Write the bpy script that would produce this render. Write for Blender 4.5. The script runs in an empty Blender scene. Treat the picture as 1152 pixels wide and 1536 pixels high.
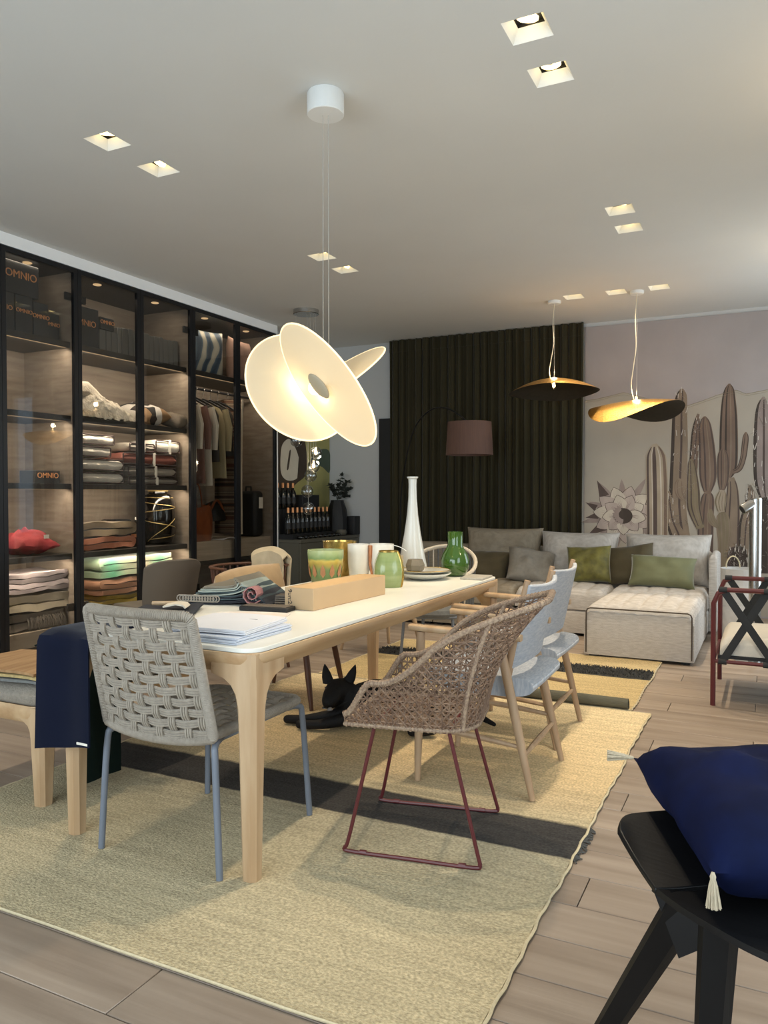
import bpy, bmesh, math, random
from mathutils import Vector, Matrix, noise

S = bpy.context.scene
COL = S.collection
random.seed(7)
PI = math.pi

# ------------------------------------------------------------------ camera, world, daylight, exposure
cam_data = bpy.data.cameras.new('camera')
cam_data.sensor_width = 36.0
cam_data.lens = 36.0 * 1163.0 / 1536.0
cam_data.clip_start = 0.05
cam = bpy.data.objects.new('camera', cam_data)
COL.objects.link(cam)
cam.location = (0.0, 0.0, 1.235)
cam.rotation_euler = (math.radians(90.0 - 1.28), 0.0, math.radians(26.3))
S.camera = cam

world = bpy.data.worlds.new('overcast_sky')
S.world = world
world.use_nodes = True
wn = world.node_tree.nodes
wn['Background'].inputs[0].default_value = (0.72, 0.86, 1.0, 1.0)
wn['Background'].inputs[1].default_value = 1.3

def area_light(name, loc, rot, sx, sy, power, color):
    l = bpy.data.lights.new(name, 'AREA')
    l.shape = 'RECTANGLE'; l.size = sx; l.size_y = sy
    l.energy = power; l.color = color
    o = bpy.data.objects.new(name, l); COL.objects.link(o)
    o.location = loc; o.rotation_euler = rot
    return o

# daylight standing in the shop windows (one lamp in each window opening, as large as the opening)
area_light('daylight_shopfront', (-1.9, -1.95, 1.5), (math.radians(90), 0, 0), 4.6, 2.5, 195, (0.87, 0.935, 1.0))
area_light('daylight_side_window', (1.45, 1.6, 1.55), (0, math.radians(90), 0), 2.3, 2.0, 60, (0.87, 0.935, 1.0))
area_light('daylight_rear_window', (1.45, 6.9, 1.55), (0, math.radians(90), 0), 2.3, 1.9, 50, (0.87, 0.935, 1.0))

vs = S.view_settings
S.display_settings.display_device = 'sRGB'
vs.view_transform = 'Standard'
vs.look = 'None'
vs.gamma = 1.0
vs.use_curve_mapping = False
vs.exposure = 0.0

# ------------------------------------------------------------------ materials
def lin(c):
    r = []
    for v in c[:3]:
        v = v / 255.0
        r.append(v / 12.92 if v <= 0.04045 else ((v + 0.055) / 1.055) ** 2.4)
    return (r[0], r[1], r[2], 1.0)

class NT:
    def __init__(s, name):
        s.m = bpy.data.materials.new(name); s.m.use_nodes = True
        s.t = s.m.node_tree; s.n = s.t.nodes
        s.b = s.n['Principled BSDF']; s.out = s.n['Material Output']
    def node(s, typ, **k):
        n = s.n.new(typ)
        for a, v in k.items(): setattr(n, a, v)
        return n
    def link(s, a, b): s.t.links.new(a, b)

def mat(name, c, rough=0.6, var=0.0, scale=(6, 6, 6), detail=3.0, bump=0.0, bscale=(60, 60, 60), metal=0.0, spec=0.5,
        sheen=0.0, c2=None, rnd=0.0, coat=0.0, wave=None, trans=0.0, emit=None, estr=0.0):
    """plain procedural material: two colours mixed by noise, optional bump, optional per-object variation"""
    k = NT(name); b = k.b
    b.inputs['Roughness'].default_value = rough
    b.inputs['Metallic'].default_value = metal
    b.inputs['Specular IOR Level'].default_value = spec
    if sheen: b.inputs['Sheen Weight'].default_value = sheen; b.inputs['Sheen Roughness'].default_value = 0.4
    if coat: b.inputs['Coat Weight'].default_value = coat; b.inputs['Coat Roughness'].default_value = 0.08
    if trans: b.inputs['Transmission Weight'].default_value = trans
    if emit is not None:
        b.inputs['Emission Color'].default_value = lin(emit); b.inputs['Emission Strength'].default_value = estr
    c1 = lin(c)
    c2 = lin(c2) if c2 is not None else tuple(min(1.0, v * (1.0 - var)) for v in c1[:3]) + (1.0,)
    b.inputs['Base Color'].default_value = c1
    tc = k.node('ShaderNodeTexCoord')
    if var > 0 or c2 != c1:
        mp = k.node('ShaderNodeMapping'); mp.inputs['Scale'].default_value = scale
        k.link(tc.outputs['Object'], mp.inputs['Vector'])
        nz = k.node('ShaderNodeTexNoise'); nz.inputs['Scale'].default_value = 1.0; nz.inputs['Detail'].default_value = detail
        k.link(mp.outputs[0], nz.inputs['Vector'])
        rp = k.node('ShaderNodeValToRGB')
        rp.color_ramp.elements[0].position = 0.32; rp.color_ramp.elements[1].position = 0.68
        rp.color_ramp.elements[0].color = c1; rp.color_ramp.elements[1].color = c2
        k.link(nz.outputs[0], rp.inputs[0])
        src = rp.outputs[0]
        if rnd > 0:
            oi = k.node('ShaderNodeObjectInfo')
            mr = k.node('ShaderNodeMapRange'); mr.inputs['To Min'].default_value = 1 - rnd; mr.inputs['To Max'].default_value = 1 + rnd
            k.link(oi.outputs['Random'], mr.inputs['Value'])
            mu = k.node('ShaderNodeVectorMath', operation='SCALE')
            k.link(src, mu.inputs[0]); k.link(mr.outputs[0], mu.inputs['Scale'])
            src = mu.outputs[0]
            # shift the grain for each piece too
            ad = k.node('ShaderNodeVectorMath', operation='ADD')
            sc = k.node('ShaderNodeVectorMath', operation='SCALE'); sc.inputs[0].default_value = (7.3, 3.1, 5.7)
            k.link(oi.outputs['Random'], sc.inputs['Scale'])
            k.link(tc.outputs['Object'], ad.inputs[0]); k.link(sc.outputs[0], ad.inputs[1]); k.link(ad.outputs[0], mp.inputs['Vector'])
        k.link(src, b.inputs['Base Color'])
    if bump > 0:
        mp2 = k.node('ShaderNodeMapping'); mp2.inputs['Scale'].default_value = bscale
        k.link(tc.outputs['Object'], mp2.inputs['Vector'])
        if wave:
            h = k.node('ShaderNodeTexWave'); h.wave_type = 'BANDS'; h.bands_direction = wave
            h.inputs['Scale'].default_value = 1.0; h.inputs['Distortion'].default_value = 1.2; h.inputs['Detail'].default_value = 1.0
            hv = h.outputs[1] if len(h.outputs) > 1 else h.outputs[0]
        else:
            h = k.node('ShaderNodeTexNoise'); h.inputs['Scale'].default_value = 1.0; h.inputs['Detail'].default_value = 2.0
            hv = h.outputs[0]
        k.link(mp2.outputs[0], h.inputs['Vector'])
        bp = k.node('ShaderNodeBump'); bp.inputs['Strength'].default_value = bump; bp.inputs['Distance'].default_value = 0.01
        k.link(hv, bp.inputs['Height']); k.link(bp.outputs[0], b.inputs['Normal'])
    return k.m

def glass_mat(name, tint, gloss=0.12, rough=0.0):
    """thin pane: mostly see-through with a tint, a fresnel share of mirror reflection"""
    k = NT(name); k.n.remove(k.b)
    tr = k.node('ShaderNodeBsdfTransparent'); tr.inputs[0].default_value = tint
    gl = k.node('ShaderNodeBsdfGlossy'); gl.inputs['Roughness'].default_value = rough
    gl.inputs['Color'].default_value = (0.9, 0.95, 1, 1)
    lw = k.node('ShaderNodeLayerWeight'); lw.inputs['Blend'].default_value = 0.5
    fr = k.node('ShaderNodeMath', operation='POWER'); fr.inputs[1].default_value = 4.0
    k.link(lw.outputs['Facing'], fr.inputs[0])
    ad = k.node('ShaderNodeMath', operation='MULTIPLY_ADD'); ad.inputs[1].default_value = 0.6; ad.inputs[2].default_value = gloss * 0.5; ad.use_clamp = True
    mx = k.node('ShaderNodeMixShader')
    k.link(fr.outputs[0], ad.inputs[0]); k.link(ad.outputs[0], mx.inputs[0])
    k.link(tr.outputs[0], mx.inputs[1]); k.link(gl.outputs[0], mx.inputs[2]); k.link(mx.outputs[0], k.out.inputs[0])
    return k.m

def shade_mat(name, c, emit=0.0, ec=(255, 220, 160)):
    """translucent lamp shade"""
    k = NT(name); k.n.remove(k.b)
    df = k.node('ShaderNodeBsdfDiffuse'); df.inputs[0].default_value = lin(c)
    tl = k.node('ShaderNodeBsdfTranslucent'); tl.inputs[0].default_value = lin(c)
    mx = k.node('ShaderNodeMixShader'); mx.inputs[0].default_value = 0.5
    em = k.node('ShaderNodeEmission'); em.inputs[0].default_value = lin(ec); em.inputs[1].default_value = emit
    ad = k.node('ShaderNodeAddShader')
    k.link(df.outputs[0], mx.inputs[1]); k.link(tl.outputs[0], mx.inputs[2])
    k.link(mx.outputs[0], ad.inputs[0]); k.link(em.outputs[0], ad.inputs[1]); k.link(ad.outputs[0], k.out.inputs[0])
    return k.m

def emit_mat(name, c, strength):
    k = NT(name); k.n.remove(k.b)
    em = k.node('ShaderNodeEmission'); em.inputs[0].default_value = lin(c); em.inputs[1].default_value = strength
    k.link(em.outputs[0], k.out.inputs[0])
    return k.m

def band_mat(name, axis, stops, rough=0.9, streak=(2.2, 26, 1), samt=0.16, bump=0.55, bscale=(110, 170, 60)):
    """woven rug: colour bands along one object axis (constant stops), streaked by noise"""
    k = NT(name); b = k.b; b.inputs['Roughness'].default_value = rough; b.inputs['Specular IOR Level'].default_value = 0.1
    tc = k.node('ShaderNodeTexCoord'); sp = k.node('ShaderNodeSeparateXYZ'); k.link(tc.outputs['Object'], sp.inputs[0])
    mr = k.node('ShaderNodeMapRange'); mr.inputs['From Min'].default_value = stops[0][0]; mr.inputs['From Max'].default_value = stops[-1][0]
    nz0 = k.node('ShaderNodeTexNoise'); nz0.inputs['Scale'].default_value = 14.0
    k.link(tc.outputs['Object'], nz0.inputs['Vector'])
    wob = k.node('ShaderNodeMath', operation='MULTIPLY_ADD'); wob.inputs[1].default_value = 0.02; 
    k.link(nz0.outputs[0], wob.inputs[0]); k.link(sp.outputs[axis], wob.inputs[2])
    k.link(wob.outputs[0], mr.inputs['Value'])
    rp = k.node('ShaderNodeValToRGB'); cr = rp.color_ramp
    lo, hi = stops[0][0], stops[-1][0]
    while len(cr.elements) < len(stops): cr.elements.new(0.5)
    for e, (p, c) in zip(cr.elements, stops):
        e.position = (p - lo) / (hi - lo); e.color = lin(c)
    k.link(mr.outputs[0], rp.inputs[0])
    mp = k.node('ShaderNodeMapping'); mp.inputs['Scale'].default_value = streak; k.link(tc.outputs['Object'], mp.inputs[0])
    nz = k.node('ShaderNodeTexNoise'); nz.inputs['Scale'].default_value = 1.0; nz.inputs['Detail'].default_value = 5.0; nz.inputs['Roughness'].default_value = 0.65
    k.link(mp.outputs[0], nz.inputs['Vector'])
    m2 = k.node('ShaderNodeMapRange'); m2.inputs['From Min'].default_value = 0.3; m2.inputs['From Max'].default_value = 0.7
    m2.inputs['To Min'].default_value = 1 - samt; m2.inputs['To Max'].default_value = 1 + samt
    k.link(nz.outputs[0], m2.inputs['Value'])
    mu = k.node('ShaderNodeVectorMath', operation='SCALE'); k.link(rp.outputs[0], mu.inputs[0]); k.link(m2.outputs[0], mu.inputs['Scale'])
    n3 = k.node('ShaderNodeTexNoise'); n3.inputs['Scale'].default_value = 105.0; n3.inputs['Detail'].default_value = 1.5
    k.link(tc.outputs['Object'], n3.inputs['Vector'])
    m3 = k.node('ShaderNodeMapRange'); m3.inputs['From Min'].default_value = 0.3; m3.inputs['From Max'].default_value = 0.7
    m3.inputs['To Min'].default_value = 0.74; m3.inputs['To Max'].default_value = 1.22
    k.link(n3.outputs[0], m3.inputs['Value'])
    mu3 = k.node('ShaderNodeVectorMath', operation='SCALE'); k.link(mu.outputs[0], mu3.inputs[0]); k.link(m3.outputs[0], mu3.inputs['Scale'])
    k.link(mu3.outputs[0], b.inputs['Base Color'])
    mp2 = k.node('ShaderNodeMapping'); mp2.inputs['Scale'].default_value = bscale; k.link(tc.outputs['Object'], mp2.inputs[0])
    n2 = k.node('ShaderNodeTexNoise'); n2.inputs['Scale'].default_value = 1.0; n2.inputs['Detail'].default_value = 2.0; k.link(mp2.outputs[0], n2.inputs['Vector'])
    bp = k.node('ShaderNodeBump'); bp.inputs['Strength'].default_value = bump; bp.inputs['Distance'].default_value = 0.01
    k.link(n2.outputs[0], bp.inputs['Height']); k.link(bp.outputs[0], b.inputs['Normal'])
    return k.m

M = {}
M['plaster'] = mat('white_plaster', (208, 209, 206), 0.9, 0.03, (1.5, 1.5, 1.5), bump=0.03, bscale=(40, 40, 40), spec=0.2)
M['grey_wall'] = mat('grey_paint', (188, 190, 190), 0.9, 0.03, (1.5, 1.5, 1.5), spec=0.2)
M['paper'] = mat('mural_ground', (162, 155, 154), 0.9, 0.08, (3, 3, 3), detail=6, spec=0.15)
M['paper2'] = mat('mural_haze', (168, 160, 148), 0.9, 0.1, (2, 2, 2), detail=6, spec=0.15)
M['plank'] = mat('oak_plank', (164, 148, 132), 0.42, 0, (1.2, 16, 8), detail=5, c2=(138, 122, 107), rnd=0.13, bump=0.06, bscale=(3, 70, 30), spec=0.4)
M['subfloor'] = mat('subfloor', (70, 60, 52), 0.9)
M['oak'] = mat('light_oak', (194, 166, 132), 0.42, 0, (18, 18, 2.0), detail=5, c2=(172, 140, 104), bump=0.05, bscale=(60, 60, 6))
M['oak_h'] = mat('light_oak_rail', (198, 168, 130), 0.42, 0, (14, 1.6, 16), detail=5, c2=(170, 136, 98), bump=0.05, bscale=(60, 6, 60))
M['oak_grey'] = mat('washed_oak', (183, 154, 122), 0.5, 0, (20, 20, 2.5), detail=4, c2=(160, 130, 100))
M['walnut'] = mat('walnut', (98, 62, 42), 0.45, 0, (8, 8, 8), detail=4, c2=(72, 44, 30))
M['table_white'] = mat('white_laminate', (232, 229, 218), 0.35, 0.02, (2, 2, 2), spec=0.4)
M['black_metal'] = mat('black_metal', (16, 17, 20), 0.4, 0.1, spec=0.4)
M['black_ply'] = mat('black_stained_wood', (11, 11, 12), 0.42, 0, (4, 30, 4), c2=(17, 17, 18), spec=0.3, bump=0.05, bscale=(10, 120, 10))
M['smoke_glass'] = glass_mat('smoked_glass', (0.83, 0.82, 0.80, 1), 0.08)
M['clear_glass'] = glass_mat('clear_glass', (0.93, 0.95, 0.95, 1), 0.08)
M['bubble_glass'] = glass_mat('bubble_glass', (0.72, 0.72, 0.70, 1), 0.28, 0.03)
M['cab_wood'] = mat('greige_wood', (150, 137, 122), 0.6, 0, (6, 1.5, 30), detail=4, c2=(128, 114, 100))
M['cab_drawer'] = mat('pale_wood_veneer', (176, 162, 142), 0.5, 0, (6, 2, 34), detail=4, c2=(156, 141, 122))
M['cab_dark'] = mat('dark_shelf', (58, 55, 52), 0.5, 0.1)
M['led'] = emit_mat('led_strip', (255, 214, 160), 0.9)
M['box_slab'] = mat('grey_folder_board', (124, 122, 116), 0.6, 0.1, (20, 20, 6))
M['white_metal'] = mat('white_metal', (222, 224, 222), 0.5, 0.02)
M['dark_recess'] = mat('dark_recess', (22, 24, 30), 0.6)
M['lampring'] = emit_mat('lamp_ring', (255, 222, 150), 7.0)
M['copper_letters'] = mat('copper_letters', (250, 176, 118), 0.35, 0.02)
M['box_grey'] = mat('dark_gift_box', (70, 70, 70), 0.7, 0.06)
M['curtain'] = mat('olive_curtain', (56, 52, 37), 0.85, 0.15, (3, 3, 1), spec=0.1, sheen=0.15)
M['chrome'] = mat('brushed_steel', (190, 190, 188), 0.25, 0.03, metal=1.0)
M['blue_metal'] = mat('blue_grey_metal', (112, 119, 130), 0.45, 0.05)
M['burgundy'] = mat('burgundy_metal', (92, 36, 38), 0.4, 0.08)
M['rope'] = mat('grey_rope', (166, 157, 144), 0.85, 0.18, (60, 60, 60), bump=0.4, bscale=(300, 300, 300), spec=0.2)
M['wicker'] = mat('brown_wicker', (140, 116, 96), 0.65, 0, (40, 40, 40), c2=(104, 82, 68), spec=0.3)
M['wicker_rim'] = mat('wicker_rim', (168, 146, 122), 0.65, 0, (120, 120, 120), c2=(126, 104, 88), spec=0.3)
M['blue_weave'] = mat('pale_blue_weave', (216, 219, 224), 0.9, 0, (30, 30, 130), c2=(190, 197, 207), bump=0.6, bscale=(110, 110, 170), wave='Z', spec=0.15)
M['seat_weave'] = mat('pale_blue_seat_weave', (214, 217, 222), 0.9, 0, (30, 130, 30), c2=(184, 192, 203), bump=0.6, bscale=(110, 170, 110), wave='Y', spec=0.15)
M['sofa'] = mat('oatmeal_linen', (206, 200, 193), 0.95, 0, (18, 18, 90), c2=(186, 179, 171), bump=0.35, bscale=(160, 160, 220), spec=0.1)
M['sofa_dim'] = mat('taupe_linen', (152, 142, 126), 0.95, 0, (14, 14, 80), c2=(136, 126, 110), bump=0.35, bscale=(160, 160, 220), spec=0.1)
M['piping'] = mat('dark_piping', (84, 74, 64), 0.8)
M['green_velvet'] = mat('sage_velvet', (116, 118, 84), 0.7, 0.12, (10, 10, 10), sheen=0.5)
M['moss_velvet'] = mat('moss_velvet', (118, 112, 46), 0.6, 0, (14, 14, 14), c2=(82, 78, 26), sheen=0.6)
M['olive_brown'] = mat('olive_brown_cloth', (84, 74, 50), 0.8, 0.15, (10, 10, 10), sheen=0.3)
M['grey_linen'] = mat('grey_linen', (140, 133, 122), 0.9, 0.12, (40, 40, 40), bump=0.2, bscale=(200, 200, 200))
M['navy_velvet'] = mat('navy_velvet', (10, 21, 58), 0.8, 0, (8, 8, 8), c2=(6, 12, 38), spec=0.12)
M['navy_cloth'] = mat('navy_cloth', (17, 22, 40), 0.9, 0.15, (5, 5, 5), sheen=0.1, spec=0.1)
M['tassel'] = mat('tassel_cotton', (196, 182, 156), 0.9, 0.2, (200, 200, 20))
M['dark_green_cloth'] = mat('dark_green_cloth', (20, 32, 28), 0.9, 0.2, (8, 8, 8), spec=0.1)
M['tan_suede'] = mat('tan_suede', (196, 166, 126), 0.9, 0.1, (14, 14, 14), sheen=0.2, spec=0.1)
M['cream_cloth'] = mat('cream_cloth', (208, 190, 158), 0.9, 0.12, (20, 20, 20), spec=0.1)
M['taupe_shell'] = mat('taupe_leather', (98, 88, 76), 0.5, 0.06)
M['dog_fur'] = mat('black_fur', (20, 18, 18), 0.65, 0.3, (60, 60, 60), bump=0.3, bscale=(220, 220, 220), spec=0.3)
M['cardboard'] = mat('cardboard', (196, 168, 132), 0.8, 0.05, (6, 6, 6), spec=0.2)
M['ink'] = mat('ink', (58, 50, 46), 0.8)
M['daylit_plaster'] = mat('daylit_trim_plaster', (240, 242, 242), 0.8, 0.02, (2, 2, 2))  # paler than the plaster: grazing daylight on the ceiling band put into its colour
M['ceramic_white'] = mat('white_ceramic', (208, 209, 203), 0.25, 0.02, coat=0.3)
M['gold'] = mat('hammered_gold', (212, 168, 92), 0.32, 0, (60, 60, 60), c2=(190, 142, 66), metal=1.0, bump=0.5, bscale=(70, 70, 70))
M['gold_leaf'] = mat('gold_glaze', (214, 188, 112), 0.22, 0, (20, 20, 20), c2=(172, 138, 70), metal=0.85)
M['bronze_dark'] = mat('dark_bronze_lining', (62, 56, 46), 0.5, 0.2, (30, 30, 30), metal=0.3)
M['green_glass'] = mat('green_glass', (70, 112, 34), 0.08, 0.1, (3, 3, 3), trans=0.35, coat=0.6)
M['ash_cord'] = mat('cream_cord', (206, 196, 172), 0.7)
M['wire'] = mat('steel_wire', (170, 168, 160), 0.4)
M['brochure'] = mat('brochure_paper', (226, 226, 230), 0.6, 0.03, (10, 10, 10))
M['shade_brown'] = mat('brown_ribbon_shade', (98, 72, 62), 0.8, 0.15, (60, 60, 2))
M['wine'] = mat('wine_bottle_glass', (12, 14, 12), 0.12, spec=0.6)
M['capsule'] = mat('copper_capsule', (200, 140, 92), 0.4, metal=0.5)
M['black_matte'] = mat('matte_black', (18, 18, 19), 0.6, 0.1)
M['side_grey'] = mat('olive_grey_lacquer', (86, 83, 71), 0.5, 0.04)

# ------------------------------------------------------------------ mesh helpers
def smoothpts(pts, k=5):
    out = []
    for i in range(len(pts) - 1):
        p0, p1, p2, p3 = pts[max(i - 1, 0)], pts[i], pts[i + 1], pts[min(i + 2, len(pts) - 1)]
        for j in range(k):
            f = j / k
            out.append(tuple(0.5 * ((2 * b) + (c - a) * f + (2 * a - 5 * b + 4 * c - d) * f * f + (-a + 3 * b - 3 * c + d) * f ** 3) for a, b, c, d in zip(p0, p1, p2, p3)))
    out.append(tuple(pts[-1])); return out

class MB:
    def __init__(s): s.v = []; s.f = []
    def add(s, vs, fs):
        o = len(s.v); s.v += [tuple(p) for p in vs]; s.f += [tuple(i + o for i in f) for f in fs]; return s
    def box(s, c, d, rz=0.0, mtx=None):
        hx, hy, hz = d[0] / 2, d[1] / 2, d[2] / 2
        vs = []
        for z in (-hz, hz):
            for x, y in ((-hx, -hy), (hx, -hy), (hx, hy), (-hx, hy)):
                p = Vector((x, y, z))
                if mtx is not None: p = mtx @ p
                elif rz: p = Vector((x * math.cos(rz) - y * math.sin(rz), x * math.sin(rz) + y * math.cos(rz), z))
                vs.append((p.x + c[0], p.y + c[1], p.z + c[2]))
        return s.add(vs, [(3, 2, 1, 0), (4, 5, 6, 7), (0, 1, 5, 4), (1, 2, 6, 5), (2, 3, 7, 6), (3, 0, 4, 7)])
    def span(s, a, b):
        return s.box([(p + q) / 2 for p, q in zip(a, b)], [abs(q - p) for p, q in zip(a, b)])
    def rbox(s, c, d, r=0.01, seg=3, rz=0.0):
        bm = bmesh.new(); bmesh.ops.create_cube(bm, size=1.0)
        for v in bm.verts: v.co = Vector((v.co.x * d[0], v.co.y * d[1], v.co.z * d[2]))
        bmesh.ops.bevel(bm, geom=list(bm.edges), offset=r, segments=seg, profile=0.5, affect='EDGES')
        cs, sn = math.cos(rz), math.sin(rz)
        vs = [(v.co.x * cs - v.co.y * sn + c[0], v.co.x * sn + v.co.y * cs + c[1], v.co.z + c[2]) for v in bm.verts]
        bm.verts.index_update()
        fs = [[v.index for v in f.verts] for f in bm.faces]
        bm.free(); return s.add(vs, fs)
    def tube(s, pts, r, n=8, closed=False, cap=True, flat=1.0):
        pts = [Vector(p) for p in pts]; m = len(pts)
        rs = r if isinstance(r, (list, tuple)) else [r] * m
        tang = []
        for i in range(m):
            a = pts[i - 1] if (i > 0 or closed) else pts[i]
            b = pts[(i + 1) % m] if (i < m - 1 or closed) else pts[i]
            t = (b - a); tang.append(t.normalized() if t.length > 1e-9 else Vector((0, 0, 1)))
        up = Vector((0, 0, 1)) if abs(tang[0].z) < 0.95 else Vector((0, 1, 0))
        nrm = (up - tang[0] * up.dot(tang[0])).normalized()
        vs = []
        for i in range(m):
            nrm = (nrm - tang[i] * nrm.dot(tang[i]))
            nrm = nrm.normalized() if nrm.length > 1e-6 else Vector((1, 0, 0))
            bi = tang[i].cross(nrm)
            for k in range(n):
                a = 2 * PI * k / n
                vs.append(pts[i] + nrm * (math.cos(a) * rs[i] * flat) + bi * (math.sin(a) * rs[i]))
        fs = []
        for i in range(m if closed else m - 1):
            j = (i + 1) % m
            for k in range(n):
                l = (k + 1) % n
                fs.append((i * n + k, i * n + l, j * n + l, j * n + k))
        if cap and not closed:
            fs.append(tuple(range(n - 1, -1, -1))); fs.append(tuple((m - 1) * n + k for k in range(n)))
        return s.add(vs, fs)
    def lathe(s, prof, n=28, c=(0, 0, 0), ripple=None):
        vs = []; m = len(prof)
        for (r, z) in prof:
            for k in range(n):
                a = 2 * PI * k / n; rr = r * (ripple(a, z) if ripple else 1.0)
                vs.append((c[0] + rr * math.cos(a), c[1] + rr * math.sin(a), c[2] + z))
        fs = []
        for i in range(m - 1):
            for k in range(n):
                l = (k + 1) % n
                fs.append((i * n + k, i * n + l, (i + 1) * n + l, (i + 1) * n + k))
        if prof[0][0] > 1e-4: fs.append(tuple(range(n - 1, -1, -1)))
        if prof[-1][0] > 1e-4: fs.append(tuple((m - 1) * n + k for k in range(n)))
        return s.add(vs, fs)
    def grid(s, fn, nu, nv, cu=False, cv=False):
        vs = []
        for i in range(nu if cu else nu + 1):
            for j in range(nv if cv else nv + 1): vs.append(tuple(fn(i / nu, j / nv)))
        w = nv if cv else nv + 1; h = nu if cu else nu + 1
        fs = []
        for i in range(nu):
            for j in range(nv):
                i2 = (i + 1) % h if cu else i + 1; j2 = (j + 1) % w if cv else j + 1
                fs.append((i * w + j, i2 * w + j, i2 * w + j2, i * w + j2))
        return s.add(vs, fs)
    def sheet(s, fn, nu, nv, th):
        """a thick sheet following fn(u, v)"""
        P = [[Vector(fn(i / nu, j / nv)) for j in range(nv + 1)] for i in range(nu + 1)]
        A = []; B = []
        for i in range(nu + 1):
            for j in range(nv + 1):
                du = P[min(i + 1, nu)][j] - P[max(i - 1, 0)][j]; dv = P[i][min(j + 1, nv)] - P[i][max(j - 1, 0)]
                nn = du.cross(dv); nn = nn.normalized() if nn.length > 1e-12 else Vector((0, 0, 1))
                A.append(P[i][j] + nn * th / 2); B.append(P[i][j] - nn * th / 2)
        w = nv + 1; N = len(A); fs = []
        for i in range(nu):
            for j in range(nv):
                a, b, c, d = i * w + j, (i + 1) * w + j, (i + 1) * w + j + 1, i * w + j + 1
                fs.append((a, b, c, d)); fs.append((N + d, N + c, N + b, N + a))
        for i in range(nu):
            a, b = i * w, (i + 1) * w; fs.append((a, N + a, N + b, b))
            a, b = i * w + nv, (i + 1) * w + nv; fs.append((b, N + b, N + a, a))
        for j in range(nv):
            a, b = j, j + 1; fs.append((b, N + b, N + a, a))
            a, b = nu * w + j, nu * w + j + 1; fs.append((a, N + a, N + b, b))
        return s.add(A + B, fs)
    def prism(s, poly, z0, z1, axis='z', flip=False):
        """extrude a 2-D outline along z (x,y), y (x,z) or x (y,z)"""
        n = len(poly)
        def P(p, h): return (p[0], p[1], h) if axis == 'z' else ((p[0], h, p[1]) if axis == 'y' else (h, p[0], p[1]))
        vs = [P(p, z0) for p in poly] + [P(p, z1) for p in poly]
        fs = [tuple(range(n - 1, -1, -1)), tuple(range(n, 2 * n))] + [(i, (i + 1) % n, n + (i + 1) % n, n + i) for i in range(n)]
        return s.add(vs, fs)
    def strip(s, path, th, w0, w1, axis='x', wob=0.0, seed=0):
        """ribbon of thickness th along a 2-D path, extruded from w0 to w1 along an axis"""
        n = len(path); L = []; R = []
        for i in range(n):
            a = path[max(i - 1, 0)]; b = path[min(i + 1, n - 1)]
            dx, dy = b[0] - a[0], b[1] - a[1]; l = math.hypot(dx, dy) or 1.0
            nx, ny = -dy / l * th / 2, dx / l * th / 2
            L.append((path[i][0] + nx, path[i][1] + ny)); R.append((path[i][0] - nx, path[i][1] - ny))
        m = 6
        vs = []
        def P(p, h): return (h, p[0], p[1]) if axis == 'x' else ((p[0], h, p[1]) if axis == 'y' else (p[0], p[1], h))
        for k in range(m + 1):
            h = w0 + (w1 - w0) * k / m
            for q in (L, R):
                for i, p in enumerate(q):
                    e = wob * noise.noise(Vector((p[0] * 9 + seed, p[1] * 9, h * 7))) if wob else 0.0
                    ee = 1.5 * wob * noise.noise(Vector((p[0] * 5 + seed, p[1] * 14, 3.3))) if (wob and k in (0, m)) else 0.0
                    vs.append(P((p[0], p[1] + e), h + ee))
        W = 2 * n; fs = []
        for k in range(m):
            o, q = k * W, (k + 1) * W
            for i in range(n - 1):
                fs.append((o + i, o + i + 1, q + i + 1, q + i)); fs.append((q + n + i, q + n + i + 1, o + n + i + 1, o + n + i))
            fs.append((o, q, q + n, o + n)); fs.append((o + n - 1, o + 2 * n - 1, q + 2 * n - 1, q + n - 1))
        for o in (0, m * W):
            for i in range(n - 1):
                f = (o + i, o + n + i, o + n + i + 1, o + i + 1); fs.append(f if o == 0 else f[::-1])
        return s.add(vs, fs)
    def pillow(s, w, h, t, n=16, wr=0.0, seed=0.0, pinch=0.06, ex=4.0, channels=0):
        top = []; bot = []
        def pos(u, v, sg):
            x = w / 2 * u * (1 - pinch * (1 - v * v)); y = h / 2 * v * (1 - pinch * (1 - u * u))
            z = t / 2 * (max(0.0, (1 - abs(u) ** ex) * (1 - abs(v) ** ex))) ** 0.55
            if wr and z > 1e-5:
                z *= 1 + wr * noise.noise(Vector((u * 2.2 + seed, v * 2.2 - seed, sg * 3.0)))
                z += wr * 0.05 * t * noise.noise(Vector((u * 6 + seed, v * 6, sg * 2.0)))
            if channels and z > 1e-5: z *= 1 - 0.13 * abs(math.cos(v * PI * channels / 2)) ** 10
            return (x, y, sg * z)
        idx = {}; vs = []; fs = []
        for sg in (1, -1):
            for i in range(n + 1):
                for j in range(n + 1):
                    u, v = -1 + 2 * i / n, -1 + 2 * j / n
                    edge = i in (0, n) or j in (0, n)
                    key = (i, j, 0 if edge else sg)
                    if key not in idx: idx[key] = len(vs); vs.append(pos(math.sin(u * PI / 2) * 0.5 + u * 0.5, math.sin(v * PI / 2) * 0.5 + v * 0.5, sg))
            for i in range(n):
                for j in range(n):
                    q = [idx[(a, b, 0 if (a in (0, n) or b in (0, n)) else sg)] for a, b in ((i, j), (i + 1, j), (i + 1, j + 1), (i, j + 1))]
                    fs.append(tuple(q) if sg > 0 else tuple(q[::-1]))
        return s.add(vs, fs)

def mesh(mb, name='mesh', smooth=True, ang=40):
    me = bpy.data.meshes.new(name); me.from_pydata(mb.v, [], mb.f); me.update()
    if smooth:
        me.polygons.foreach_set('use_smooth', [True] * len(me.polygons)); me.set_sharp_from_angle(angle=math.radians(ang))
    return me

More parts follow.
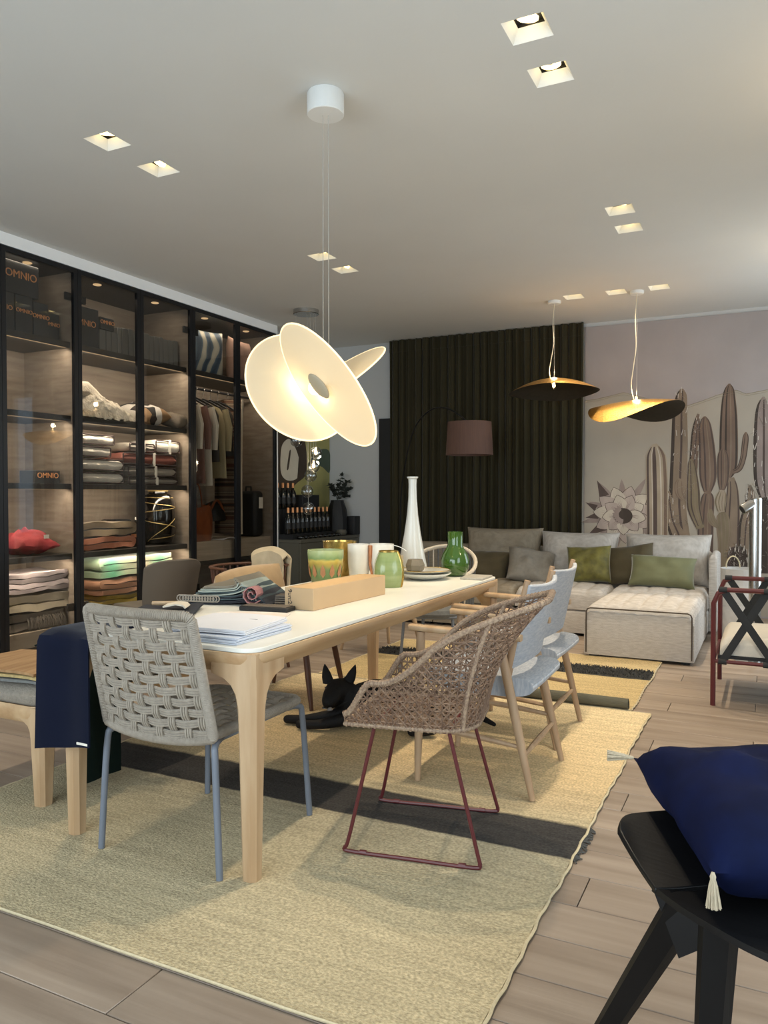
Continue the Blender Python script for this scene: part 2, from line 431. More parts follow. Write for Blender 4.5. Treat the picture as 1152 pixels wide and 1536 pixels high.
def obj(name, mb, m, parent=None, loc=None, rot=None, smooth=True, bevel=0.0, kind=None, label=None, ang=40):
    me = mesh(mb, name, smooth, ang) if isinstance(mb, MB) else mb
    if isinstance(mb, MB): me.materials.append(M[m] if isinstance(m, str) else m)
    o = bpy.data.objects.new(name, me); COL.objects.link(o)
    if parent is not None: o.parent = parent
    if loc is not None: o.location = loc
    if rot is not None: o.rotation_euler = rot
    if bevel:
        b = o.modifiers.new('bevel', 'BEVEL'); b.width = bevel; b.segments = 2; b.limit_method = 'ANGLE'
    if kind: o['kind'] = kind
    if label: o['label'] = label
    return o

def tag(o, label, cat, group=None):
    o['label'] = label; o['category'] = cat
    if group: o['group'] = group
    return o

def thing(name, label, cat, loc=(0, 0, 0), rz=0.0, group=None):
    o = bpy.data.objects.new(name, None); o.empty_display_size = 0.1
    COL.objects.link(o); o.location = loc; o.rotation_euler = (0, 0, rz)
    return tag(o, label, cat, group)

def dup(root, loc=None, rz=None, label=None):
    r = root.copy(); COL.objects.link(r)
    if loc is not None: r.location = loc
    if rz is not None: r.rotation_euler = (0, 0, rz)
    if label: r['label'] = label
    for ch in list(root.children):
        c = ch.copy(); COL.objects.link(c); c.parent = r
        for g in ch.children:
            d = g.copy(); COL.objects.link(d); d.parent = c
    return r

def text_mesh(body, size, depth=0.002):
    cu = bpy.data.curves.new('lettering', 'FONT'); cu.body = body; cu.size = size; cu.extrude = depth; cu.align_x = 'CENTER'; cu.align_y = 'CENTER'
    o = bpy.data.objects.new('lettering', cu); COL.objects.link(o)
    dg = bpy.context.evaluated_depsgraph_get(); dg.update()
    me = bpy.data.meshes.new_from_object(o.evaluated_get(dg))
    bpy.data.objects.remove(o); bpy.data.curves.remove(cu)
    return me

def lettering(name, body, size, m, parent, loc, rot, depth=0.002):
    me = text_mesh(body, size, depth); me.materials.clear(); me.materials.append(M[m])
    return obj(name, me, m, parent, loc, rot)

def spot(name, loc, power, color, size=70, blend=0.6, radius=0.03, rot=(0, 0, 0)):
    l = bpy.data.lights.new(name, 'SPOT'); l.energy = power; l.color = color; l.spot_size = math.radians(size); l.spot_blend = blend
    l.shadow_soft_size = radius
    o = bpy.data.objects.new(name, l); COL.objects.link(o); o.location = loc; o.rotation_euler = rot; return o

def point(name, loc, power, color, radius=0.03):
    l = bpy.data.lights.new(name, 'POINT'); l.energy = power; l.color = color; l.shadow_soft_size = radius
    o = bpy.data.objects.new(name, l); COL.objects.link(o); o.location = loc; return o
WARM = (1.0, 0.78, 0.50)

# ------------------------------------------------------------------ room shell
CEIL = 3.10
XL, XR, YF, YB = -5.04, 1.30, -1.80, 8.60
def struct(o): o['kind'] = 'structure'; return o

floor = struct(obj('floor', MB().span((-5.6, YF, -0.05), (XR, YB, -0.012)), 'subfloor', smooth=False))
PW = 0.196
plank_mesh = {}
def plank(x0, x1, y0):
    L = round(x1 - x0, 3)
    if L not in plank_mesh:
        mb = MB().rbox((0, 0, -0.006), (L - 0.003, PW - 0.003, 0.012), 0.0018, 1)
        me = mesh(mb, 'plank'); me.materials.append(M['plank']); plank_mesh[L] = me
    obj('plank', plank_mesh[L], None, floor, ((x0 + x1) / 2, y0 + PW / 2, 0))
offs = [-5.6, -5.0, -4.4, -4.7]
row = 0; y = YF
while y < YB - 0.01:
    x = -5.0 - [0.0, 0.9, 0.45, 1.35][row % 4]
    while x < XR - 0.01:
        x1 = min(x + 1.8, XR)
        if x1 > -5.0: plank(max(x, -5.0), x1, y)
        x = x1
    y += PW; row += 1

# ceiling with the square cut-outs of the recessed lamps
HOLE = 0.17
LX = (-0.88, -3.15)
lamps = [(-0.88, 3.08), (-0.88, 3.455), (-3.145, 3.065), (-3.145, 3.45), (-0.883, 5.28), (-0.887, 5.668), (-3.15, 5.275), (-3.16, 5.665),
         (-1.655, 7.39), (-1.265, 7.39), (-0.89, 7.39)]
def holes_ceiling():
    xs = sorted({-5.6, XR} | {round(a + s * HOLE / 2, 4) for a, b in lamps for s in (-1, 1)})
    ys = sorted({YF, YB} | {round(b + s * HOLE / 2, 4) for a, b in lamps for s in (-1, 1)})
    mb = MB(); idx = {}
    def vi(x, y):
        if (x, y) not in idx: idx[(x, y)] = len(mb.v); mb.v.append((x, y, CEIL))
        return idx[(x, y)]
    for i in range(len(xs) - 1):
        for j in range(len(ys) - 1):
            cx, cy = (xs[i] + xs[i + 1]) / 2, (ys[j] + ys[j + 1]) / 2
            if any(abs(cx - a) < HOLE / 2 and abs(cy - b) < HOLE / 2 for a, b in lamps): continue
            mb.f.append((vi(xs[i], ys[j]), vi(xs[i], ys[j + 1]), vi(xs[i + 1], ys[j + 1]), vi(xs[i + 1], ys[j])))
    return mb
struct(obj('ceiling', holes_ceiling(), 'plaster', smooth=False))
struct(obj('wall_back', MB().span((-5.6, YB, 0), (0.72, YB + 0.16, CEIL)).span((1.25, YB, 0), (XR, YB + 0.16, CEIL)).span((0.72, YB, 0), (1.25, YB + 0.16, 0.35)).span((0.72, YB, 2.85), (1.25, YB + 0.16, CEIL)), 'grey_wall', smooth=False))
struct(obj('wall_left', MB().span((-5.6, 7.205, 0), (XL, YB, CEIL)).span((-5.6, YF, 0), (-5.5, 7.205, CEIL)).span((-5.5, YF, 0), (-4.87, 3.04, CEIL)), 'grey_wall', smooth=False))
struct(obj('trim_1', MB().span((-5.5, 3.04, 3.012), (-4.875, 7.205, CEIL)), 'daylit_plaster', smooth=False))
# right wall with two windows, shop front with one wide window
def wall_open(name, fixed, a0, a1, opens, axis):
    mb = MB(); th = 0.16
    cuts = sorted([a0, a1] + [c for o in opens for c in o[:2]])
    for i in range(len(cuts) - 1):
        p, q = cuts[i], cuts[i + 1]
        o = next((o for o in opens if o[0] <= p and q <= o[1]), None)
        segs = [(0, CEIL)] if o is None else [(0, o[2]), (o[3], CEIL)]
        for z0, z1 in segs:
            if axis == 'x': mb.span((fixed, p, z0), (fixed + th, q, z1))
            else: mb.span((p, fixed - th, z0), (q, fixed, z1))
    return struct(obj(name, mb, 'plaster', smooth=False))
wall_open('wall_right', XR, YF, YB, [(0.6, 2.6, 0.4, 2.7), (5.95, 7.85, 0.4, 2.7)], 'x')
wall_open('wall_front', YF, -5.6, XR, [(-4.2, 0.4, 0.25, 2.75)], 'y')
def window(n, fixed, a0, a1, z0, z1, axis, bars):
    fr = MB(); w = 0.05
    edges = [(a0, a0 + w, z0, z1), (a1 - w, a1, z0, z1), (a0, a1, z0, z0 + w), (a0, a1, z1 - w, z1)] + [(b - w / 2, b + w / 2, z0, z1) for b in bars]
    for p, q, r, t in edges:
        if axis == 'x': fr.span((fixed + 0.05, p, r), (fixed + 0.1, q, t))
        else: fr.span((p, fixed - 0.1, r), (q, fixed - 0.05, t))
    f = struct(obj('window_%d' % n, fr, 'white_metal', smooth=False))
    cs = [a0] + list(bars) + [a1]
    for i in range(len(cs) - 1):
        pn = MB()
        if axis == 'x': pn.span((fixed + 0.072, cs[i] + 0.02, z0 + 0.02), (fixed + 0.078, cs[i + 1] - 0.02, z1 - 0.02))
        else: pn.span((cs[i] + 0.02, fixed - 0.078, z0 + 0.02), (cs[i + 1] - 0.02, fixed - 0.072, z1 - 0.02))
        obj('pane', pn, 'clear_glass', f, smooth=False)
window(1, XR, 0.6, 2.6, 0.4, 2.7, 'x', [1.6])
window(2, XR, 5.95, 7.85, 0.4, 2.7, 'x', [6.9])
window(3, YF, -4.2, 0.4, 0.25, 2.75, 'y', [-2.65, -1.15])
window(4, YB + 0.16, 0.72, 1.25, 0.35, 2.85, 'y', [])
# dark door leaf that shows past the left edge of the curtain
dr = struct(obj('door_1', MB().span((-4.30, 8.56, 0.0), (-1.86, 8.60, 2.17)), 'black_matte', smooth=False))
# slim skirting along the niche
struct(obj('baseboard_back', MB().span((-5.04, 8.585, 0), (-4.32, 8.6, 0.07)), 'plaster', smooth=False))

# ------------------------------------------------------------------ ceiling lamps
DL = 'square trimless recessed ceiling lamp with white splay and dark core'
def downlight_meshes():
    h, k, t = HOLE / 2, 0.056, 0.048
    a = MB()
    c0 = [(-h, -h, 0), (h, -h, 0), (h, h, 0), (-h, h, 0)]; c1 = [(-k, -k, t), (k, -k, t), (k, k, t), (-k, k, t)]
    a.add(c0 + c1, [(i, (i + 1) % 4, 4 + (i + 1) % 4, 4 + i) for i in range(4)])
    b = MB(); c2 = [(p[0], p[1], t + 0.012) for p in c1]
    b.add(c1 + c2, [(i, (i + 1) % 4, 4 + (i + 1) % 4, 4 + i) for i in range(4)] + [(4, 5, 6, 7)])
    r = MB(); pts = [(0.034 * math.cos(q), 0.034 * math.sin(q), 0.0) for q in [2 * PI * i / 20 for i in range(20)]]
    r.tube(pts, 0.011, 6, closed=True)
    return [mesh(x, n, False) for x, n in ((a, 'reflector'), (b, 'baffle'))] + [mesh(r, 'lamp_ring')]
dm = downlight_meshes()
for me, m in zip(dm, ('white_metal', 'dark_recess', 'lampring')): me.materials.append(M[m])
LP = {0: 105, 1: 105, 2: 62, 3: 62, 4: 105, 5: 95, 6: 62, 7: 60, 8: 45, 9: 50, 10: 55}
for i, (x, y) in enumerate(lamps):
    t = thing('recessed_downlight', DL, 'ceiling lamp', (x, y, CEIL), 0, 'recessed ceiling lamps')
    obj('reflector', dm[0], None, t); obj('baffle', dm[1], None, t)
    ti = [(0.25, 0.2), (0.15, 0.0), (0.3, 0.2), (-0.35, 0.4)][i % 4]
    obj('lamp_ring', dm[2], None, t, (0, 0, 0.046), (ti[0], ti[1], 0))
    spot('downlight_beam', (x, y, CEIL + 0.012), LP[i], (1.0, 0.83, 0.61), 88, 0.75, 0.035)

# ------------------------------------------------------------------ glass fronted cabinets
def wpart(name, mb, m, parent, **k):
    l = parent.location
    p = parent
    while p.parent is not None: p = p.parent; l = l + p.location
    mb.v = [(v[0] - l.x, v[1] - l.y, v[2] - l.z) for v in mb.v]
    return obj(name, mb, m, parent, **k)
XF, XBK = -4.90, -5.48
SH = (2.416, 1.838, 1.302, 0.75)
def cabinet(y0, y1, label, wardrobe=False):
    yc = (y0 + y1) / 2
    t = thing('display_cabinet', label, 'cabinet', (-5.18, yc, 0))
    zt = 3.005
    for a, b in ((y0, y0 + 0.018), (y1 - 0.018, y1)):
        wpart('side_panel', MB().span((XBK, a, 0.0), (XF - 0.004, b, zt)), 'cab_wood', t, smooth=False)
    wpart('back_panel', MB().span((XBK, y0 + 0.018, 0.08), (XBK + 0.015, y1 - 0.018, zt - 0.02)), 'cab_wood', t, smooth=False)
    wpart('top_panel', MB().span((XBK, y0 + 0.018, zt - 0.02), (XF - 0.004, y1 - 0.018, zt)), 'cab_dark', t, smooth=False)
    wpart('plinth', MB().span((XBK, y0 + 0.018, 0.0), (XF - 0.02, y1 - 0.018, 0.08)), 'black_metal', t, smooth=False)
    for yy in (yc - 0.34, yc + 0.34):
        wpart('puck_lamp', MB().lathe([(0.03, -0.006), (0.034, -0.004), (0.034, 0.0)], 20, (XF - 0.12, yy, zt - 0.0205)), 'led', t)
    area_light('top_light', (XF - 0.12, yc, zt - 0.035), (0, math.radians(20), 0), 0.06, y1 - y0 - 0.3, 2.2, (1.0, 0.87, 0.70))
    zs = (SH[0],) if wardrobe else SH
    for z in zs:
        s = wpart('shelf', MB().span((XBK + 0.015, y0 + 0.019, z - 0.025), (XF - 0.035, y1 - 0.019, z + 0.02)), 'cab_dark', t, smooth=False, bevel=0.003)
        wpart('led_strip', MB().span((XF - 0.062, y0 + 0.05, z - 0.0262), (XF - 0.054, y1 - 0.05, z - 0.0251)), 'led', s, smooth=False)
        area_light('shelf_light', (XF - 0.05, yc, z - 0.034), (0, math.radians(28), 0), 0.04, y1 - y0 - 0.12, 7.0 if not wardrobe else 5.0, (1.0, 0.87, 0.70))
    if wardrobe:
        for a, b in ((y0 + 0.02, yc - 0.004), (yc + 0.004, y1 - 0.02)):
            d = wpart('drawer', MB().span((XBK + 0.02, a, 0.585), (XF - 0.04, b, 0.775)), 'cab_drawer', t, smooth=False, bevel=0.003)
        wpart('lower_shelf', MB().span((XBK + 0.015, y0 + 0.019, 0.545), (XF - 0.03, y1 - 0.019, 0.58)), 'cab_dark', t, smooth=False)
        wpart('hanging_rail', MB().tube([(-5.15, y0 + 0.02, 2.30), (-5.15, y1 - 0.02, 2.30)], 0.012, 8), 'black_metal', t)
    else:
        wpart('drawer', MB().span((XBK + 0.02, y0 + 0.02, 0.085), (XF - 0.04, y1 - 0.02, 0.205)), 'cab_drawer', t, smooth=False, bevel=0.003)
    # the pair of glass doors
    for a, b in ((y0, yc), (yc, y1)):
        g = 0.0015; w = 0.036
        a += g; b -= g
        fr = MB().span((XF, a, 0.02), (XF + 0.03, a + w, zt)).span((XF, b - w, 0.02), (XF + 0.03, b, zt))
        fr.span((XF, a + w, 0.02), (XF + 0.03, b - w, 0.02 + w)).span((XF, a + w, zt - w), (XF + 0.03, b - w, zt))
        d = wpart('door', fr, 'black_metal', t, smooth=False)
        wpart('pane', MB().span((XF + 0.012, a + w - 0.004, 0.05), (XF + 0.017, b - w + 0.004, zt - 0.03)), 'smoke_glass', d, smooth=False)
        hy = b - w - 0.035 if b > yc + 0.1 else a + w + 0.035
        for hz in (2.78, 0.35):
            wpart('hinge', MB().span((XF - 0.01, hy - 0.03, hz - 0.03), (XF + 0.011, hy + 0.03, hz + 0.03)), 'black_metal', d, smooth=False, bevel=0.004)
    return t
cabinet(3.066, 4.426, 'black framed glass cabinet with logo boxes and a red folded bag inside')
cabinet(4.426, 5.788, 'black framed glass cabinet with blankets, bagged bedding and a black vase inside')
cabinet(5.788, 7.177, 'black framed glass wardrobe with hanging clothes and pale drawers inside', True)
wpart('end_panel', MB().span((XBK, 7.178, 0.0), (XF + 0.03, 7.2, 3.005)), 'white_metal', bpy.data.objects['display_cabinet.002'], smooth=False)

# --- things on the shelves (front edge of the shelves is x = -4.94)
def gift_box(y0, y1, z0, h, txt, size, label, d=0.3, xf=-5.0, lid=True):
    yc = (y0 + y1) / 2
    t = thing('gift_box', label, 'box', (xf - d / 2, yc, z0))
    w = y1 - y0
    obj('box_body', MB().rbox((0, 0, h / 2), (d, w, h), 0.003, 1), 'box_grey', t)
    lettering('logo_lettering', txt, size, 'copper_letters', t, (d / 2 + 0.002, 0, h * 0.6), (PI / 2, 0, PI / 2))
    return t
z1 = SH[0] + 0.0205
gift_box(3.965, 4.112, z1, 0.285, 'OMNIO', 0.042, 'grey logo box under the larger logo box on the top shelf', 0.30)
gift_box(4.122, 4.255, z1, 0.265, 'OMNIO', 0.045, 'narrow grey logo box between two other logo boxes on the top shelf', 0.26)
gift_box(4.262, 4.392, z1, 0.22, 'OMNIO', 0.042, 'shortest grey logo box beside the cabinet side on the top shelf', 0.22, -5.04)
gift_box(3.86, 4.17, z1 + 0.286, 0.24, 'OMNIO', 0.08, 'large dark logo box stacked on a grey box under the cabinet top', 0.30)
gift_box(3.75, 3.955, z1, 0.285, 'OMNIO', 0.05, 'grey logo box beside the cabinet door frame on the top shelf', 0.28)
gift_box(4.14, 4.37, SH[2] + 0.0205, 0.10, 'OMNIO', 0.058, 'small flat logo box alone on the middle shelf', 0.18, -5.02)
gift_box(4.46, 4.76, z1, 0.33, 'OMNIO', 0.07, 'tall dark logo box at the end of the row of grey slabs', 0.30)
gift_box(4.78, 4.93, z1 + 0.185, 0.10, 'OMNIO', 0.045, 'small dark logo box lying on top of the grey slabs', 0.20)
ys = 4.775; k = 0
while ys < 5.70:
    w = [0.075, 0.06, 0.068, 0.052][k % 4]
    h = (0.182 if ys < 4.93 else 0.235) + 0.006 * (k % 3)
    o = obj('sample_folder', MB().rbox((0, 0, h / 2), (0.24, w - 0.004, h), 0.004, 1), 'box_slab', None, (-5.13, ys + w / 2, z1))
    if ys < 4.93 and h > 0.183: o.scale = (1, 1, 0.183 / h)
    tag(o, 'grey upright sample folder in the row on the top shelf', 'folder', 'sample folders on the top shelf')
    ys += w; k += 1

def rumple(mb, amp, sc, seed=0.0):
    mb.v = [(x + amp * noise.noise(Vector((x * sc + seed, y * sc, z * sc))), y + amp * noise.noise(Vector((x * sc, y * sc + 9 + seed, z * sc))),
             z + amp * noise.noise(Vector((x * sc, y * sc, z * sc + 17 + seed)))) for x, y, z in mb.v]
    return mb
def blob(rx, ry, rz, n=20, seed=0.0, amp=0.25, sc=2.0, flat=0.0):
    mb = MB()
    def fn(u, v):
        a = 2 * PI * u; b = -PI / 2 + PI * v
        p = Vector((math.cos(b) * math.cos(a), math.cos(b) * math.sin(a), math.sin(b)))
        q = 1 + amp * noise.noise(p * sc + Vector((seed, 0, 0)))
        z = p.z * q
        if z < -flat: z = -flat + (z + flat) * 0.05
        return (p.x * q * rx, p.y * q * ry, z * rz)
    mb.grid(fn, n, n, cu=True)
    return mb
M['sheepskin'] = mat('sheepskin', (224, 214, 196), 0.95, 0.12, (18, 18, 18), bump=0.9, bscale=(70, 70, 70), spec=0.05)
M['fur_grey'] = mat('grey_fur', (150, 138, 124), 0.95, 0.2, (20, 20, 20), bump=0.6, bscale=(90, 90, 90), spec=0.05)
z2 = SH[1] + 0.0205
t = thing('sheepskin', 'cream fluffy sheepskin heaped on the shelf above the bagged bedding', 'sheepskin', (-5.14, 4.82, z2))
b = MB().grid(lambda u, v: (lambda x, y, e: (x * 0.20, y * 0.35, 0.215 * max(0.0, e) ** 0.6 * (0.72 + 0.28 * math.cos(1.7 * y + 0.6)) * (1 + 0.22 * noise.noise(Vector((x * 1.6, y * 2.4, 5.0))))))(2 * u - 1, 2 * v - 1, (1 - abs(2 * u - 1) ** 3) * (1 - abs(2 * v - 1) ** 3)), 60, 100)
rumple(b, 0.016, 26); rumple(b, 0.008, 70); lo = min(v[2] for v in b.v); b.v = [(x, y, z - lo) for x, y, z in b.v]
obj('fleece', b, 'sheepskin', t)
b = MB().tube([(0.1 - 0.02 * i, -0.35 + 0.1 * i, 0.2 + 0.05 * math.sin(i)) for i in range(6)], [0.03, 0.06, 0.07, 0.065, 0.05, 0.02], 10)
obj('fleece_fold', rumple(b, 0.014, 24), 'sheepskin', t)
# patterned cushion: a pillow with a triangle patchwork print
def patch_mat():
    k = NT('triangle_print'); tc = k.node('ShaderNodeTexCoord'); vo = k.node('ShaderNodeTexVoronoi'); vo.inputs['Scale'].default_value = 9.0
    mp = k.node('ShaderNodeMapping'); mp.inputs['Scale'].default_value = (1, 1, 0.01); k.link(tc.outputs['Object'], mp.inputs[0]); k.link(mp.outputs[0], vo.inputs['Vector'])
    sx = k.node('ShaderNodeSeparateColor'); k.link(vo.outputs['Color'], sx.inputs[0])
    rp = k.node('ShaderNodeValToRGB'); cr = rp.color_ramp; cr.interpolation = 'CONSTANT'
    cols = [(34, 30, 28), (60, 50, 44), (216, 210, 200), (168, 184, 190), (38, 34, 32), (150, 118, 84)]
    while len(cr.elements) < len(cols): cr.elements.new(0.5)
    for i, (e, c) in enumerate(zip(cr.elements, cols)): e.position = i / len(cols); e.color = lin(c)
    k.link(sx.outputs[0], rp.inputs[0]); k.link(rp.outputs[0], k.b.inputs['Base Color']); k.b.inputs['Roughness'].default_value = 0.8
    return k.m
M['triangles'] = patch_mat()
def cushion(name, label, w, h, th, m, loc, rot, wr=0.25, seed=0.0, channels=0, pipe=None, tassels=None, group=None, pinch=0.06):
    o = obj(name, MB().pillow(w, h, th, 18, wr, seed, pinch, 4.0, channels), m, None, loc, rot, ang=60)
    tag(o, label, 'cushion', group)
    if pipe:
        pts = []
        for k in range(4):
            for i in range(8):
                f = -1 + 2 * i / 8
                u, v = ((f, -1), (1, f), (-f, 1), (-1, -f))[k]
                pts.append((w / 2 * u * (1 - pinch * (1 - v * v)), h / 2 * v * (1 - pinch * (1 - u * u)), 0))
        obj('piping', MB().tube(pts, 0.004, 6, closed=True), pipe, o)
    return o
cushion('cushion', 'patchwork cushion of dark, white and pale blue patches on the shelf beside the sheepskin', 0.40, 0.36, 0.17, 'triangles', (-5.13, 5.385, z2 + 0.112), (math.radians(12), math.radians(16), 0.1), 0.2, 2.0)
cushion('cushion', 'small grey fur cushion lying on its side beside the patchwork cushion', 0.24, 0.19, 0.13, 'fur_grey', (-5.02, 5.672, z2 + 0.078), (math.radians(8), math.radians(14), 0.3), 0.2, 4.0)

# bagged bedding: soft clear zip bags with dark piping and a pale band
M['bag_cream'] = mat('bedding_bag_cream', (234, 227, 214), 0.6, 0.1, (9, 9, 9), bump=0.4, bscale=(22, 22, 22))
M['bag_rust'] = mat('bedding_bag_rust', (140, 82, 70), 0.6, 0.12, (9, 9, 9), bump=0.4, bscale=(22, 22, 22))
M['bag_grey'] = mat('bedding_bag_grey', (158, 150, 138), 0.6, 0.12, (9, 9, 9), bump=0.4, bscale=(22, 22, 22))
M['bag_edge'] = mat('bag_piping', (52, 36, 34), 0.6)
M['bag_band'] = mat('paper_band', (226, 220, 208), 0.6)
def bedding(y0, y1, z0, h, m, label, band=True, d=0.36, xf=-4.985):
    w = y1 - y0
    t = thing('bedding_bag', label, 'bedding bag', (xf - d / 2, (y0 + y1) / 2, z0), 0, 'bagged bedding on the shelf')
    b = MB().pillow(d, w * 0.985, h * 0.96, 20, 0.06, y0 * 3 + z0 * 5, 0.0, 9.0); b.v = [(x, y, z + h / 2) for x, y, z in b.v]
    rumple(b, 0.007, 16, z0)
    obj('bag_body', b, m, t)
    e = min(0.02, h * 0.2)
    loop = [(d / 2 - 0.004, -w / 2 + e, e * 0.6), (d / 2 - 0.004, w / 2 - e, e * 0.6), (d / 2 - 0.004, w / 2 - e * 0.5, e), (d / 2 - 0.004, w / 2 - e * 0.5, h - e), (d / 2 - 0.004, w / 2 - e, h - e * 0.6),
            (d / 2 - 0.004, -w / 2 + e, h - e * 0.6), (d / 2 - 0.004, -w / 2 + e * 0.5, h - e), (d / 2 - 0.004, -w / 2 + e * 0.5, e)]
    obj('piping', MB().tube(loop, 0.006, 6, closed=True), 'bag_edge', t)
    if band: obj('paper_band', MB().box((0, w * 0.06, h / 2), (d + 0.006, 0.03, h + 0.003)), 'bag_band', t, bevel=0.003)
    return t
z3 = SH[2] + 0.0205
bedding(4.55, 5.02, z3, 0.105, 'bag_cream', 'cream bedding bag at the bottom of the all cream pile of bagged bedding', False)
bedding(4.55, 5.02, z3 + 0.107, 0.11, 'bag_cream', 'cream bedding bag second from the bottom of the all cream pile of bagged bedding', False)
bedding(4.55, 4.88, z3 + 0.219, 0.10, 'bag_cream', 'plain cream bedding bag third from the bottom of the all cream pile of bagged bedding', False)
bedding(4.55, 4.92, z3 + 0.321, 0.10, 'bag_cream', 'cream bedding bag on top of the all cream pile of bagged bedding', False)
bedding(5.07, 5.70, z3, 0.068, 'bag_grey', 'thin grey bedding bag lowest in the mixed pile of bagged bedding')
bedding(5.06, 5.68, z3 + 0.07, 0.10, 'bag_grey', 'grey bedding bag directly under the rust bedding bag')
bedding(5.00, 5.69, z3 + 0.172, 0.115, 'bag_rust', 'rust red bedding bag with a pale paper band')
bedding(5.08, 5.40, z3 + 0.289, 0.085, 'bag_grey', 'small grey bedding bag lying on the rust bedding bag')
bedding(5.405, 5.74, z3 + 0.289, 0.13, 'bag_cream', 'thick cream bedding bag with a pale band on the rust bedding bag')
t = obj('picture_board', MB().rbox((0, 0, 0.17), (0.02, 0.10, 0.34), 0.004, 1), 'black_matte', None, (-5.30, 5.72, z3), (0, 0, 0))
tag(t, 'black board leaning upright beside the piles of bagged bedding', 'board')

# folded blankets: a serpentine of cloth
def serp(w, th, n, r_end=0.9, sag=0.0, seed=0.0):
    p = []
    for i in range(n):
        z = th * (i + 0.5); a, b = (0.0, w) if i % 2 == 0 else (w, 0.0)
        sh = 0.02 * math.sin(i * 2.1 + seed)
        for k in range(7):
            f = k / 6; p.append((a + (b - a) * f + sh, z + sag * math.sin(PI * f)))
        if i < n - 1:
            sg = 1 if i % 2 == 0 else -1
            for q in range(1, 5):
                an = -PI / 2 + PI * q / 5
                p.append((b + sh + sg * math.cos(an) * th * 0.5, z + th / 2 + math.sin(an) * th / 2))
    return p
def blanket(label, y0, y1, z0, h, folds, m, d=0.36, xf=-4.98, seed=0.0, cat='blanket', name='folded_blanket', wob=0.02):
    th = h / folds
    t = obj(name, MB().strip(serp(y1 - y0, th, folds, seed=seed), th * 0.84, -d / 2, d / 2, 'x', wob, seed), m, None, (xf - d / 2, y0, z0), ang=50)
    t.data.update()
    lo = min(v.co.z for v in t.data.vertices)
    for v in t.data.vertices: v.co.z -= lo
    return tag(t, label, cat)
M['wool_beige'] = mat('beige_wool', (160, 140, 112), 0.95, 0.12, (30, 30, 30), bump=0.3, bscale=(140, 140, 140), sheen=0.3)
M['wool_peach'] = mat('peach_wool', (206, 134, 102), 0.95, 0.12, (30, 30, 30), bump=0.3, bscale=(140, 140, 140), sheen=0.3)
M['wool_teal'] = mat('teal_grey_wool', (66, 164, 126), 0.95, 0, (0.5, 3.2, 0.5), detail=0, c2=(168, 148, 128), bump=0.3, bscale=(140, 140, 140), sheen=0.3)
M['wool_rose'] = mat('rose_beige_wool', (192, 142, 112), 0.95, 0.14, (10, 10, 10), bump=0.3, bscale=(140, 140, 140), sheen=0.3)
M['wool_yellow'] = mat('mustard_wool', (168, 144, 52), 0.95, 0.2, (10, 10, 10), bump=0.3, bscale=(140, 140, 140), sheen=0.3)
M['wool_lilac'] = mat('lilac_grey_wool', (164, 152, 152), 0.95, 0.1, (12, 12, 12), bump=0.3, bscale=(140, 140, 140))
M['wool_cream'] = mat('cream_wool', (186, 174, 152), 0.95, 0.1, (12, 12, 12), bump=0.3, bscale=(140, 140, 140))
M['wool_grey'] = mat('charcoal_wool', (110, 102, 92), 0.95, 0.2, (16, 16, 16), bump=0.3, bscale=(140, 140, 140))
M['red_bag'] = mat('raspberry_cloth', (170, 62, 66), 0.8, 0.15, (12, 12, 12), bump=0.4, bscale=(30, 30, 30))
z4 = SH[3] + 0.0205
blanket('peach blanket folded flat under the beige blanket on the shelf', 4.50, 5.08, z4, 0.10, 2, 'wool_peach', seed=1)
blanket('beige blanket folded on top of the peach blanket on the shelf', 4.50, 5.09, z4 + 0.107, 0.12, 2, 'wool_beige', seed=2)
blanket('mustard yellow folded blanket at the bottom of the colourful stack', 4.80, 5.62, 0.206, 0.16, 4, 'wool_yellow', seed=3)
blanket('rose beige folded blanket between the mustard and the teal blankets', 4.78, 5.58, 0.378, 0.135, 3, 'wool_rose', seed=4)
blanket('teal and grey folded blanket on top of the colourful stack', 4.76, 5.60, 0.526, 0.165, 3, 'wool_teal', seed=5)
t = thing('candle_glass', 'small squat glass jar beside the mustard yellow blanket', 'jar', (-5.02, 4.56, 0.206))
obj('jar_body', MB().lathe([(0.04, 0), (0.06, 0.02), (0.062, 0.09), (0.045, 0.115), (0.045, 0.13)], 20), 'bag_grey', t)
obj('lid', MB().lathe([(0.047, 0.128), (0.047, 0.14), (0.01, 0.142)], 20), 'cab_dark', t)
blanket('charcoal throw folded with its fringe hanging out at the bottom of the stack', 3.84, 4.34, 0.206, 0.13, 2, 'wool_grey', seed=6)
fr = MB()
for i in range(70):
    y = 4.02 + 0.34 * i / 70 + random.uniform(-0.004, 0.004); z = 0.315 - random.uniform(0, 0.02)
    fr.tube([(-4.985, y, z), (-4.962, y + random.uniform(-0.01, 0.01), z - 0.03), (-4.955, y + random.uniform(-0.015, 0.015), z - 0.085)], 0.0035, 4)
fo = wpart('fringe', fr, 'wool_grey', [o for o in bpy.data.objects if o.name.startswith('folded_blanket')][-1], kind='stuff')
blanket('cream blanket folded between the charcoal throw and the lilac grey sheets', 3.84, 4.36, 0.34, 0.13, 2, 'wool_cream', seed=7)
blanket('lilac grey sheets folded in many layers on top of the cream blanket', 3.82, 4.37, 0.485, 0.15, 4, 'wool_lilac', seed=8)
t = thing('folded_bag', 'raspberry red folded cloth bag with a white tag on the shelf', 'bag', (-5.12, 4.12, z4))
b = MB().pillow(0.30, 0.42, 0.22, 24, 0.5, 3.0, 0.10, 3.0); b.v = [(x, y, z * (0.5 if z < 0 else 1.0)) for x, y, z in b.v]; rumple(b, 0.022, 11, 2.0)
lo = min(v[2] for v in b.v); b.v = [(x, y, z - lo) for x, y, z in b.v]
obj('bag_body', b, 'red_bag', t)
